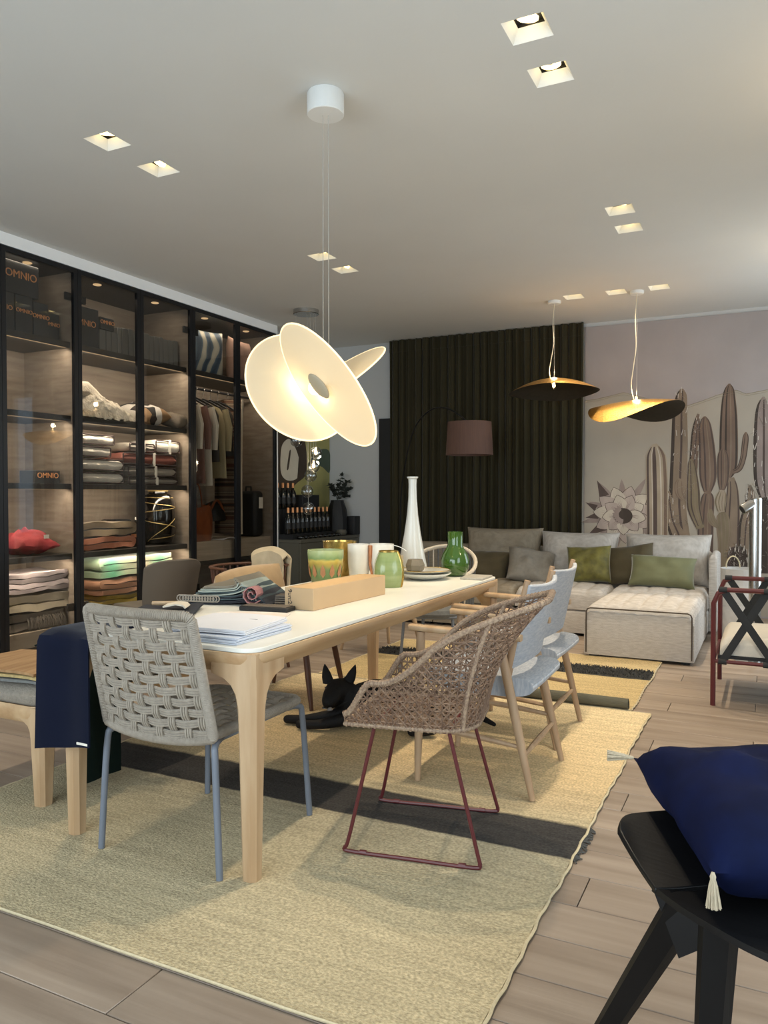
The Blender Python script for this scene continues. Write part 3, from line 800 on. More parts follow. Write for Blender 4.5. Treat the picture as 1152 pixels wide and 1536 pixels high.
obj('tag', MB().box((0.118, 0.10, 0.14), (0.004, 0.045, 0.03)), 'bag_band', t, label='white paper tag')
obj('handle', MB().tube([(0.12, -0.12 + 0.24 * i / 10, 0.10 - 0.05 * math.sin(PI * i / 10)) for i in range(11)], 0.008, 6), 'red_bag', t)
# black vase wound with pale cord
t = thing('wired_vase', 'black vase wound with pale gold wire on the shelf under the bagged bedding', 'vase', (-5.14, 5.60, z4))
vp = [(0.07, 0.0), (0.125, 0.02), (0.15, 0.10), (0.158, 0.26), (0.150, 0.40), (0.12, 0.46), (0.085, 0.475), (0.085, 0.492), (0.078, 0.492), (0.07, 0.46)]
M['black_gloss'] = mat('black_glaze', (14, 13, 12), 0.12, 0.1, coat=0.5)
obj('vase_body', MB().lathe(vp, 32), 'black_gloss', t)
M['gold_wire'] = mat('pale_gold_wire', (206, 180, 120), 0.4, metal=0.6)
def vr(z):
    for (r0, z0), (r1, z1) in zip(vp, vp[1:]):
        if z0 <= z <= z1 and z1 > z0: return r0 + (r1 - r0) * (z - z0) / (z1 - z0)
    return 0.1
for (a0, a1, za, zb) in ((-2.0, 1.4, 0.40, 0.33), (-1.8, 1.5, 0.30, 0.36), (-2.2, 1.2, 0.24, 0.14), (-1.6, 0.4, 0.03, 0.24), (-1.4, 1.6, 0.05, 0.1), (-2.2, 1.8, 0.44, 0.43)):
    pts = []
    for i in range(22):
        f = i / 21; a = a0 + (a1 - a0) * f; z = za + (zb - za) * f; r = vr(z) + 0.003
        pts.append((r * math.cos(a), r * math.sin(a), z))
    obj('wire', MB().tube(pts, 0.0032, 5), 'gold_wire', t)
obj('lid', MB().lathe([(0.09, 0.493), (0.095, 0.5), (0.09, 0.512), (0.0, 0.516)], 24), 'gold_wire', t)
t = thing('small_bottle', 'small dark bottle with a pale label beside the beige blanket', 'bottle', (-5.06, 5.235, z4))
obj('bottle_body', MB().lathe([(0.038, 0), (0.045, 0.01), (0.045, 0.11), (0.03, 0.15), (0.014, 0.18), (0.014, 0.24)], 20), 'black_gloss', t)
obj('bottle_label', MB().lathe([(0.0456, 0.085), (0.0456, 0.115)], 20), 'capsule', t)
obj('stopper', MB().lathe([(0.012, 0.24), (0.012, 0.262), (0.0, 0.265)], 14), 'bag_band', t)
t = tag(obj('storage_case', MB().rbox((0, 0, 0.12), (0.20, 0.22, 0.24), 0.03, 3), 'black_matte', None, (-5.345, 5.275, z4)), 'black case at the back of the shelf behind the small bottle', 'case')

# wardrobe things
def ikat():
    k = NT('ikat_print'); tc = k.node('ShaderNodeTexCoord'); wv = k.node('ShaderNodeTexWave'); wv.inputs['Scale'].default_value = 2.2; wv.inputs['Distortion'].default_value = 7.0
    k.link(tc.outputs['Object'], wv.inputs['Vector'])
    rp = k.node('ShaderNodeValToRGB'); cr = rp.color_ramp; cols = [(70, 84, 100), (96, 116, 132), (190, 186, 170), (214, 206, 186)]
    while len(cr.elements) < 4: cr.elements.new(0.5)
    for e, p, c in zip(cr.elements, (0.0, 0.5, 0.62, 1.0), cols): e.position = p; e.color = lin(c)
    k.link(wv.outputs[0], rp.inputs[0]); k.link(rp.outputs[0], k.b.inputs['Base Color']); k.b.inputs['Roughness'].default_value = 0.55
    return k.m
M['ikat'] = ikat()
M['rose_linen'] = mat('rose_linen', (186, 150, 132), 0.9, 0.1, (10, 10, 10))
cushion('cushion', 'blue and cream patterned cushion upright on top of the wardrobe shelf', 0.50, 0.46, 0.16, 'ikat', (-5.13, 6.25, z1 + 0.235), (math.radians(90), 0, math.radians(78)), 0.15, 1.0)
cushion('cushion', 'rose linen cushion upright on the wardrobe shelf beside the blue patterned one', 0.46, 0.46, 0.15, 'rose_linen', (-5.12, 6.83, z1 + 0.235), (math.radians(90), 0, math.radians(98)), 0.15, 2.0)
def garment(y, length, m, label, w=0.40, flare=1.0, th=0.036, sleeve=True, top=2.06):
    t = thing('garment', label, 'garment', (-5.15, y, 2.30))
    hook = [(0, 0, 0.012 + 0.0)] + [(0.018 * math.sin(a), 0, 0.0 + 0.018 * math.cos(a)) for a in (0.5, 1.2, 2.0, 2.7)] + [(0, 0, -0.04), (0, 0, -0.10)]
    obj('hanger_hook', MB().tube(hook, 0.003, 5), 'chrome', t)
    obj('hanger', MB().tube([(-0.21, 0, -0.19), (-0.1, 0, -0.135), (0, 0, -0.10), (0.1, 0, -0.135), (0.21, 0, -0.19)], [0.008, 0.012, 0.014, 0.012, 0.008], 6), 'black_matte', t)
    def fn(u, v):
        a = 2 * PI * u; z = -0.115 - (length) * v
        ww = (0.19 * min(1.0, 0.35 + 3.0 * v) + 0.015 * v) * (1 + (flare - 1) * v) * w / 0.40
        tt = th * (0.4 + 0.6 * min(1, v * 4)) * (1 + 0.35 * math.sin(3 * a + 9 * v) * v)
        return (ww * math.cos(a), tt * math.sin(a) + 0.006 * math.sin(7 * v), z - (0.05 * abs(math.cos(a)) if v < 0.01 else 0))
    obj('garment_body', MB().grid(fn, 22, 12, cu=True), m, t)
    if sleeve:
        for s in (-1, 1):
            obj('sleeve', MB().tube([(s * 0.19 * w / 0.4, 0, -0.20), (s * 0.225 * w / 0.4, 0.02, -0.38), (s * 0.21 * w / 0.4, 0.03, -0.62)], [0.035, 0.04, 0.03], 8, flat=0.8), m, t)
    return t
M['g_dusty'] = mat('dusty_rose_cotton', (132, 98, 86), 0.9, 0.15, (20, 20, 3))
M['g_cream'] = mat('cream_cotton', (206, 196, 178), 0.9, 0.1, (20, 20, 3))
M['g_khaki'] = mat('khaki_cotton', (160, 146, 112), 0.9, 0.12, (20, 20, 3))
M['g_dark'] = mat('charcoal_cotton', (62, 58, 54), 0.9, 0.12, (20, 20, 3))
garment(5.93, 0.72, 'g_cream', 'white shirt on the first hanger beside the wardrobe side')
garment(6.05, 0.84, 'g_dusty', 'dusty rose shirt on a hanger between two pale shirts')
garment(6.16, 0.86, 'g_cream', 'long cream shirt on a hanger next to the dusty rose shirt')
garment(6.27, 0.62, 'g_dark', 'short charcoal top on a hanger between the cream and khaki shirts', sleeve=False)
garment(6.38, 0.78, 'g_khaki', 'khaki shirt on a hanger between charcoal and dark tops')
garment(6.50, 0.55, 'g_dark', 'short dark top on the hanger nearest the wardrobe door joint', sleeve=False)
# striped runner hanging, brown leather bag, black travel case
def stripes():
    k = NT('striped_kilim'); tc = k.node('ShaderNodeTexCoord'); sp = k.node('ShaderNodeSeparateXYZ'); k.link(tc.outputs['Object'], sp.inputs[0])
    cb = k.node('ShaderNodeCombineXYZ'); k.link(sp.outputs[2], cb.inputs[2])
    nz = k.node('ShaderNodeTexNoise'); nz.inputs['Scale'].default_value = 14.0; nz.inputs['Detail'].default_value = 1.0; k.link(cb.outputs[0], nz.inputs['Vector'])
    rp = k.node('ShaderNodeValToRGB'); cr = rp.color_ramp; cr.interpolation = 'CONSTANT'
    cols = [(48, 36, 30), (92, 54, 36), (120, 100, 80), (70, 50, 40), (136, 120, 100), (80, 40, 30)]
    while len(cr.elements) < 6: cr.elements.new(0.5)
    for e, p, c in zip(cr.elements, (0.0, 0.38, 0.46, 0.52, 0.57, 0.64), cols): e.position = p; e.color = lin(c)
    k.link(nz.outputs[0], rp.inputs[0]); k.link(rp.outputs[0], k.b.inputs['Base Color']); k.b.inputs['Roughness'].default_value = 0.9
    return k.m
M['kilim'] = stripes()
t = thing('hanging_kilim', 'brown striped woven runner hung full length in the wardrobe', 'textile', (-5.15, 6.66, 2.30))
def kf(u, v): return (-0.19 + 0.38 * u, 0.03 * math.sin(u * 9 + v * 2) + 0.015 * v, -0.06 - 1.42 * v)
obj('runner', MB().sheet(kf, 16, 20, 0.03), 'kilim', t)
obj('hanger_hook', MB().tube([(0, 0, -0.06), (0, 0, -0.02), (0.016, 0, -0.005), (0.01, 0, 0.016), (-0.008, 0, 0.016)], 0.003, 5), 'chrome', t)
obj('selvedge', MB().sheet(lambda u, v: (0.19 + 0.006 * u, 0.03 * math.sin(9 + v * 2) + 0.015 * v, -0.06 - 1.42 * v), 1, 20, 0.032), 'g_cream', t)
M['cognac'] = mat('cognac_leather', (150, 82, 40), 0.45, 0, (7, 7, 7), c2=(112, 56, 26), bump=0.15, bscale=(60, 60, 60))
t = thing('leather_bag', 'cognac leather tote bag standing on the pale drawer', 'bag', (-5.08, 6.075, 0.776), math.radians(12))
def bagf(u, v):
    a = 2 * PI * u; w = 0.15 + 0.10 * math.sin(PI * (0.15 + 0.6 * v)); d = 0.10 * (1 - 0.5 * v)
    c, s = math.cos(a), math.sin(a)
    return (d * math.copysign(abs(c) ** 0.7, c) + 0.02 * v, w * math.copysign(abs(s) ** 0.5, s), 0.37 * v - 0.03 * v * abs(c) + 0.012 * math.sin(6 * a) * v)
bg = MB().grid(bagf, 32, 10, cu=True); bg.f.append(tuple(i * 11 for i in range(31, -1, -1)))
obj('bag_body', bg, 'cognac', t)
obj('handle', MB().tube([(0.03, -0.14 + 0.2 * i / 12, 0.33 + 0.24 * math.sin(PI * i / 12) ** 0.6) for i in range(13)], 0.007, 6), 'cognac', t)
obj('handle', MB().tube([(-0.03, -0.14 + 0.2 * i / 12, 0.33 + 0.20 * math.sin(PI * i / 12) ** 0.6) for i in range(13)], 0.007, 6), 'cognac', t)
t = thing('dark_bag', 'dark brown bag with a round handle behind the door joint of the wardrobe', 'bag', (-5.2, 6.47, 0.776))
obj('bag_body', blob(0.12, 0.16, 0.2, 18, 1.0, 0.1).add([], []), 'black_matte', t, (0, 0, 0.19))
obj('handle', MB().tube([(0.06, -0.11 + 0.22 * i / 12, 0.28 + 0.12 * math.sin(PI * i / 12)) for i in range(13)], 0.014, 6), 'cognac', t)
t = thing('travel_case', 'black upright travel case with a white tag on the pale drawer', 'case', (-5.14, 7.02, 0.776))
obj('case_body', MB().rbox((0, 0, 0.25), (0.3, 0.17, 0.5), 0.045, 4), 'black_matte', t)
obj('handle', MB().tube([(0.0, -0.05, 0.49), (0.0, -0.045, 0.545), (0.0, 0.045, 0.545), (0.0, 0.05, 0.49)], 0.009, 6), 'black_matte', t)
obj('tag', MB().box((0.152, 0.02, 0.37), (0.004, 0.07, 0.12)), 'bag_band', t, label='white paper tag')
t = tag(obj('price_list', MB().sheet(lambda u, v: (-5.05 + 0.16 * u, 6.26 + 0.22 * v, 0.7765 + 0.004 + 0.02 * math.sin(PI * v) * u), 6, 8, 0.003), 'brochure', None), 'white printed leaflet lying on the pale drawer beside the leather bag', 'leaflet')

# ------------------------------------------------------------------ niche: sideboard, wine, horse picture
t = thing('sideboard', 'long olive grey sideboard with flat doors under the wine bottles', 'sideboard', (-4.80, 7.90, 0))
obj('carcass', MB().span((-0.22, -0.68, 0.06), (0.19, 0.68, 0.70)), 'side_grey', t, smooth=False)
obj('top_board', MB().span((-0.235, -0.685, 0.701), (0.215, 0.685, 0.738)), 'side_grey', t, smooth=False, bevel=0.003)
obj('plinth', MB().span((-0.2, -0.66, 0), (0.15, 0.66, 0.059)), 'black_matte', t, smooth=False)
for k in range(3):
    obj('door', MB().span((0.191, -0.68 + 0.4535 * k + 0.002, 0.065), (0.21, -0.68 + 0.4535 * (k + 1) - 0.002, 0.696)), 'side_grey', t, smooth=False, bevel=0.002)
ZS = 0.7385
t = thing('wine_rack', 'stepped black display stand that carries the wine bottles', 'display stand', (-4.84, 7.66, ZS))
obj('lower_tray', MB().span((-0.02, -0.45, 0.0), (0.15, 0.47, 0.055)), 'black_matte', t, smooth=False, bevel=0.003)
obj('upper_step', MB().span((-0.165, -0.45, 0.0), (-0.024, 0.47, 0.335)), 'black_matte', t, smooth=False, bevel=0.003)
wb = MB().lathe([(0.036, 0), (0.038, 0.006), (0.038, 0.17), (0.03, 0.195), (0.015, 0.222), (0.014, 0.262)], 16)
wc = MB().lathe([(0.0155, 0.24), (0.0155, 0.295), (0.0, 0.297)], 12)
wl = MB().lathe([(0.0386, 0.06), (0.0386, 0.13)], 16)
wm = [mesh(x, n) for x, n in ((wb, 'bottle_body'), (wc, 'capsule'), (wl, 'bottle_label'))]
for me, m in zip(wm, ('wine', 'capsule', 'black_matte')): me.materials.append(M[m])
def bottle(loc, label, group):
    b = thing('wine_bottle', label, 'bottle', loc, 0, group)
    obj('bottle_body', wm[0], None, b); obj('capsule', wm[1], None, b); obj('bottle_label', wm[2], None, b)
for i in range(10):
    bottle((-4.775, 7.255 + 0.094 * i, ZS + 0.0555), 'dark wine bottle with copper cap in the long row in front of the black step', 'wine bottles in the long row')
for i in range(4):
    bottle((-4.945, 7.30 + 0.105 * i, ZS + 0.3355), 'dark wine bottle with pale cap standing up on the black step', 'wine bottles on the upper step')
tag(obj('black_box', MB().rbox((0, 0, 0.08), (0.13, 0.38, 0.16), 0.004, 1), 'black_matte', None, (-4.95, 7.92, ZS + 0.3355)), 'plain black box on the step beside the wine bottles', 'box')
for i in range(9):
    y = 7.28 + 0.105 * i
    b = thing('miniature_bottle', 'tiny dark bottle lying at the foot of the long wine row', 'bottle', (-4.668, y, ZS + 0.019), 0, 'miniature bottles')
    b.rotation_euler = (0, math.radians(90), 0)
    obj('bottle_body', MB().lathe([(0.012, 0.0), (0.018, 0.004), (0.018, 0.05), (0.007, 0.065), (0.007, 0.078)], 12), 'wine', b)
    obj('capsule', MB().lathe([(0.008, 0.07), (0.008, 0.085), (0.0, 0.086)], 10), 'chrome', b)
t = thing('bowl', 'round olive grey bowl at the edge of the sideboard', 'bowl', (-4.66, 7.36, ZS)) if False else None
# black vase with eucalyptus
t = thing('black_vase', 'tall matte black faceted vase holding eucalyptus on the sideboard', 'vase', (-4.79, 8.38, ZS))
vp2 = [(0.12, 0), (0.135, 0.02), (0.13, 0.2), (0.115, 0.32), (0.085, 0.40), (0.08, 0.43), (0.07, 0.43), (0.06, 0.38)]
obj('vase_body', MB().lathe(vp2, 12), 'black_matte', t, ang=15)
M['eucalyptus'] = mat('eucalyptus_leaf', (48, 54, 48), 0.7, 0.2, (20, 20, 20))
lv = MB()
rr = random.Random(3)
for k, (dx, dy, h) in enumerate(((0.05, 0.02, 0.42), (0.10, 0.16, 0.26), (0.0, -0.12, 0.26), (0.04, -0.24, 0.30), (0.12, 0.05, 0.34), (0.06, 0.17, 0.16))):
    st = [(dx * f, dy * f, 0.36 + 0.07 * (1 - f) + h * (f ** 0.9) - 0.05 * f * f) for f in [i / 7 for i in range(8)]]
    obj('stem', MB().tube(st, 0.003, 5), 'eucalyptus', t)
    for i in range(2, 8):
        for q in range(6):
            p = Vector(st[i]); a = rr.uniform(0, 2 * PI); e = rr.uniform(-0.3, 0.9)
            d = Vector((math.cos(a) * math.cos(e), math.sin(a) * math.cos(e), math.sin(e))); n = d.cross(Vector((rr.uniform(-1, 1), rr.uniform(-1, 1), 1))).normalized()
            L, W = rr.uniform(0.045, 0.07), rr.uniform(0.016, 0.026)
            m = d.cross(n)
            lv.add([p, p + d * L * 0.35 + n * W, p + d * L, p + d * L * 0.35 - n * W, p + d * L * 0.4 + m * 0.004], [(0, 1, 4), (1, 2, 4), (2, 3, 4), (3, 0, 4)])
obj('leaves', lv, 'eucalyptus', t, kind='stuff')
tag(obj('black_planter', MB().rbox((0, 0, 0.115), (0.16, 0.16, 0.23), 0.008, 2), 'black_matte', None, (-4.635, 8.515, ZS)), 'square black box standing in front of the eucalyptus vase', 'box').scale = (0.7, 0.9, 1)
t = thing('stone_bowl', 'round olive grey bowl beside the wine bottles on the sideboard', 'bowl', (-4.67, 8.16, ZS)) if False else thing('stone_bowl', 'low round grey stone bowl on the sideboard', 'bowl', (-4.64, 8.22, ZS))
obj('bowl_body', MB().lathe([(0.03, 0), (0.055, 0.012), (0.066, 0.04), (0.055, 0.07), (0.05, 0.07), (0.058, 0.04), (0.03, 0.012)], 20), 'side_grey', t)
# horse picture: canvas panel with painted shapes
t = thing('horse_picture', 'large yellow green picture of white and dark horse heads above the wine', 'picture', (-5.02, 7.91, 1.0))
M['pic_ground'] = mat('yellow_green_paint', (164, 158, 98), 0.7, 0, (2, 2, 2), c2=(140, 138, 86), detail=5)
M['pic_white'] = mat('horse_white_paint', (206, 200, 184), 0.7, 0.1, (5, 5, 5))
M['pic_brown'] = mat('horse_brown_paint', (70, 58, 46), 0.7, 0.3, (6, 6, 6))
M['pic_green'] = mat('dark_green_paint', (74, 88, 72), 0.7, 0.2, (4, 4, 4))
obj('canvas', MB().span((-0.018, -0.69, -0.2), (0.0, 0.675, 1.35)), 'pic_ground', t, smooth=False)
def paint(poly, m, off):
    cl = [tuple(q) + (0,) for q in poly]; sm_ = smoothpts([cl[-1]] + cl + [cl[0], cl[1]], 4)[4:-4]
    mb = MB().prism([(q[0], q[1]) for q in sm_[:-1]], off, off + 0.0012, 'x'); obj('painted_shape', mb, m, t, smooth=False)
paint([(-0.69, 1.3), (-0.1, 1.3), (0.02, 1.05), (0.12, 0.75), (0.1, 0.48), (-0.12, 0.36), (-0.3, 0.22), (-0.5, 0.02), (-0.64, -0.1), (-0.69, -0.1)], 'pic_brown', 0.001)
paint([(-0.42, 0.78), (-0.30, 0.88), (-0.2, 0.86), (-0.08, 0.72), (-0.02, 0.56), (-0.08, 0.44), (-0.22, 0.40), (-0.36, 0.42), (-0.44, 0.52)], 'pic_white', 0.0024)
paint([(-0.69, 0.66), (-0.58, 0.74), (-0.52, 0.6), (-0.52, 0.44), (-0.58, 0.22), (-0.69, 0.05)], 'pic_white', 0.0024)
paint([(-0.26, 0.74), (-0.23, 0.74), (-0.27, 0.56), (-0.30, 0.52), (-0.31, 0.55)], 'pic_brown', 0.0038)
paint([(-0.05, 0.7), (0.0, 0.72), (-0.02, 0.44), (-0.09, 0.40), (-0.08, 0.5)], 'pic_brown', 0.0038)
paint([(0.2, 0.66), (0.45, 0.8), (0.675, 0.78), (0.675, 0.52), (0.5, 0.58)], 'pic_green', 0.001)

# glass bubble pendant in the niche
t = thing('glass_pendant', 'cluster pendant of clear glass bubbles under a round steel ceiling plate', 'pendant lamp', (-4.20, 6.72, CEIL))
obj('canopy', MB().lathe([(0.0, -0.045), (0.125, -0.045), (0.13, -0.04), (0.13, 0.0)], 32), 'chrome', t)
bub = MB()
bub.grid(lambda u, v: (lambda a, b, q: (0.062 * q * math.cos(b) * math.cos(a), 0.062 * q * math.cos(b) * math.sin(a), 0.062 * q * math.sin(b)))(2 * PI * u, -PI / 2 + PI * v, 1 + 0.05 * math.cos(6 * 2 * PI * u + 12 * v)), 24, 14, cu=True)
bme = mesh(bub, 'bubble'); bme.materials.append(M['bubble_glass'])
hot = emit_mat('bulb', (255, 226, 180), 9.0)
for i, (px, py, pz, lit) in enumerate(((-0.10, -0.03, -1.315, 0), (0.10, 0.02, -1.443, 1), (0.085, 0.0, -1.577, 1), (0.05, 0.0, -1.671, 0), (0.015, -0.01, -1.831, 0), (0.015, 0.01, -2.006, 0))):
    b = obj('bubble', bme, None, t, (px, py, pz))
    obj('cable', MB().tube([(px, py, -0.04), (px, py, pz + 0.06)], 0.0018, 5), 'wire', t)
    obj('bulb', MB().lathe([(0.0, -0.02), (0.016, -0.01), (0.016, 0.01), (0.008, 0.03), (0.008, 0.055)], 12), hot if lit else 'chrome', b)
point('bubble_light', (-4.06, 6.78, 1.59), 5, WARM, 0.05)

# ------------------------------------------------------------------ curtain, mural
t = thing('curtain', 'floor length dark olive curtain hung in deep pleats behind the sofa', 'curtain', (-2.96, 8.50, 0))
def cf(u, v):
    x = -1.17 + 2.34 * u; z = 0.012 + 3.082 * v
    sp = 1.0 - 0.25 * v
    a = 2 * PI * 23 * u + 0.7 * math.sin(u * 11) + 0.25 * math.sin(3 * v + 5 * u)
    y = 0.033 * sp * math.sin(a) + 0.012 * math.sin(2.3 * a + 1 + v)
    return (x + 0.008 * math.sin(2 * a), y, z)
obj('drape', MB().sheet(cf, 340, 8, 0.004), 'curtain', t, ang=80)
obj('heading_tape', MB().sheet(lambda u, v: (lambda p: (p[0], p[1] - 0.006, p[2]))(cf(u, 0.955 + 0.045 * v)), 340, 1, 0.004), 'curtain', t, ang=80)

mu = thing('mural_wallpaper', 'pale wallpaper with grey brown painted cacti and a large flower', 'wallpaper', (-0.25, 8.592, 0))
MX, MY = -0.25, 8.592
obj('paper_sheet', MB().span((-1.55, -0.002, 0.0), (0.93, 0.003, 3.06)), 'paper', mu, smooth=False)
ridge = [(-1.795, 2.261), (-1.676, 2.27), (-1.504, 2.304), (-1.385, 2.327), (-1.2, 2.261), (-1.118, 2.239), (-0.923, 2.22), (-0.778, 2.145), (-0.591, 2.203), (-0.529, 2.224), (-0.468, 2.246), (-0.287, 2.285), (-0.197, 2.247), (-0.004, 2.276), (0.4, 2.36), (0.68, 2.30)]
def mpoly(poly, m, layer, name='painted_shape', par=None):
    mb = MB().prism([(p[0] - MX, p[1]) for p in poly], -0.0022 - 0.0006 * layer, -0.0016 - 0.0006 * layer, 'y')
    return obj(name, mb, m, par or mu, smooth=False)
mpoly(ridge + [(0.68, 0.02), (-1.795, 0.02)], 'paper2', 0, 'painted_haze')
M['mur_line'] = mat('mural_line', (160, 150, 128), 0.9)
mb = MB()
for dz, r in ((0.0, 0.005), (-0.02, 0.003)):
    mb.tube([(p[0] - MX, -0.003, p[1] + dz + 0.012 * noise.noise(Vector((p[0] * 13, dz * 40, 0)))) for p in ridge], r, 4, flat=0.4)
obj('painted_line', mb, 'mur_line', mu)
for nm, c in (('m_dark', (76, 68, 63)), ('m_brown', (122, 104, 92)), ('m_mid', (138, 122, 106)), ('m_light', (166, 152, 134)), ('m_pale', (196, 186, 172)), ('m_olive', (130, 118, 98)), ('m_deep', (92, 80, 76)), ('m_petal', (178, 164, 156)), ('m_petal2', (150, 136, 130)), ('m_spine', (206, 198, 188))):
    M[nm] = mat(nm + '_paint', c, 0.9, 0.22, (9, 9, 4), detail=5, spec=0.15)
CACT = {
 'c8b': [(-0.004, 0.45, 0.087), (-0.009, 0.981, 0.073), (-0.025, 1.208, 0.044)],
 'c8': [(-0.025, 1.208, 0.044), (-0.049, 1.403, 0.073), (-0.053, 1.793, 0.076), (-0.052, 2.085, 0.058), (-0.043, 2.205, 0.012)],
 'c2': [(-0.767, 0.55, 0.095), (-0.833, 1.037, 0.087), (-0.835, 1.309, 0.083), (-0.823, 1.733, 0.082), (-0.822, 2.071, 0.071), (-0.808, 2.256, 0.054), (-0.804, 2.332, 0.013)],
 'c3': [(-0.693, 1.308, 0.039), (-0.68, 1.679, 0.041), (-0.663, 1.913, 0.037), (-0.644, 2.063, 0.012)],
 'c6b': [(-0.331, 0.45, 0.06), (-0.32, 0.976, 0.075), (-0.315, 1.274, 0.054), (-0.332, 1.406, 0.03)],
 'c6': [(-0.362, 1.406, 0.033), (-0.355, 1.538, 0.083), (-0.356, 1.968, 0.081), (-0.358, 2.198, 0.063), (-0.355, 2.297, 0.045), (-0.355, 2.356, 0.009)],
 'c6arm': [(-0.317, 1.464, 0.021), (-0.257, 1.496, 0.027), (-0.221, 1.602, 0.028), (-0.204, 1.749, 0.03), (-0.199, 1.822, 0.025), (-0.2, 1.863, 0.006)],
 'c9': [(-0.213, 0.6, 0.045), (-0.2, 0.929, 0.053), (-0.164, 1.11, 0.044), (-0.151, 1.241, 0.038), (-0.156, 1.331, 0.012)],
 'c11': [(-0.735, 0.55, 0.063), (-0.831, 0.799, 0.07), (-0.897, 0.968, 0.058), (-0.922, 1.138, 0.051), (-0.928, 1.272, 0.013)],
 'c12': [(-0.771, 1.173, 0.016), (-0.819, 1.241, 0.035), (-0.828, 1.343, 0.038), (-0.812, 1.402, 0.013)],
 'c4b': [(-0.569, 0.45, 0.077), (-0.562, 0.973, 0.074), (-0.548, 1.191, 0.062), (-0.549, 1.258, 0.031)],
 'c4': [(-0.549, 1.258, 0.034), (-0.545, 1.408, 0.08), (-0.555, 1.675, 0.077), (-0.576, 1.91, 0.062), (-0.581, 1.994, 0.04), (-0.582, 2.037, 0.009)],
 'c5': [(-0.611, 0.888, 0.039), (-0.675, 1.089, 0.063), (-0.685, 1.275, 0.063), (-0.697, 1.477, 0.044), (-0.706, 1.561, 0.031), (-0.706, 1.605, 0.008)],
 'c7c': [(-0.392, 0.45, 0.055), (-0.393, 0.709, 0.049), (-0.392, 0.876, 0.067), (-0.404, 1.008, 0.058), (-0.415, 1.058, 0.024)],
 'c7arm': [(-0.441, 0.9, 0.015), (-0.495, 0.957, 0.037), (-0.519, 1.024, 0.034), (-0.516, 1.087, 0.012)],
 'c7b': [(-0.415, 1.058, 0.03), (-0.425, 1.158, 0.052), (-0.413, 1.241, 0.04), (-0.411, 1.281, 0.021)],
 'c7': [(-0.411, 1.281, 0.024), (-0.403, 1.39, 0.052), (-0.404, 1.572, 0.055), (-0.408, 1.655, 0.043), (-0.41, 1.71, 0.008)],
 'c10': [(-0.263, 0.45, 0.09), (-0.264, 0.614, 0.093), (-0.26, 0.688, 0.072), (-0.26, 0.721, 0.015)],
 'c1': [(-1.031, 0.42, 0.101), (-1.036, 1.138, 0.107), (-1.047, 1.55, 0.104), (-1.056, 1.671, 0.085), (-1.065, 1.77, 0.02)],
 'x1': [(0.35, 0.3, 0.1), (0.33, 1.2, 0.11), (0.36, 1.9, 0.09), (0.37, 2.1, 0.02)],
 'x2': [(0.56, 0.3, 0.06), (0.58, 0.8, 0.07), (0.57, 1.3, 0.06), (0.57, 1.42, 0.02)],
}
STY = {'c8b': ('m_dark', 'm_petal2', 1), 'c8': ('m_petal2', 'm_dark', 1), 'c2': ('m_mid', 'm_dark', 1), 'c3': ('m_brown', 'm_dark', 1), 'c6b': ('m_mid', 'm_deep', 0), 'c6': ('m_brown', 'm_dark', 0),
       'c6arm': ('m_brown', 'm_dark', 0), 'c9': ('m_mid', 'm_dark', 1), 'c11': ('m_mid', 'm_dark', 1), 'c12': ('m_mid', 'm_brown', 0), 'c4b': ('m_brown', 'm_deep', 0), 'c4': ('m_brown', 'm_deep', 0), 'c5': ('m_olive', 'm_deep', 0),
       'c7c': ('m_olive', 'm_mid', 0), 'c7arm': ('m_olive', 'm_mid', 0), 'c7b': ('m_light', 'm_olive', 0), 'c7': ('m_brown', 'm_deep', 0), 'c10': ('m_dark', 'm_deep', 1), 'c1': ('m_light', 'm_deep', 2), 'x1': ('m_brown', 'm_dark', 0), 'x2': ('m_olive', 'm_dark', 2)}
rr = random.Random(5)
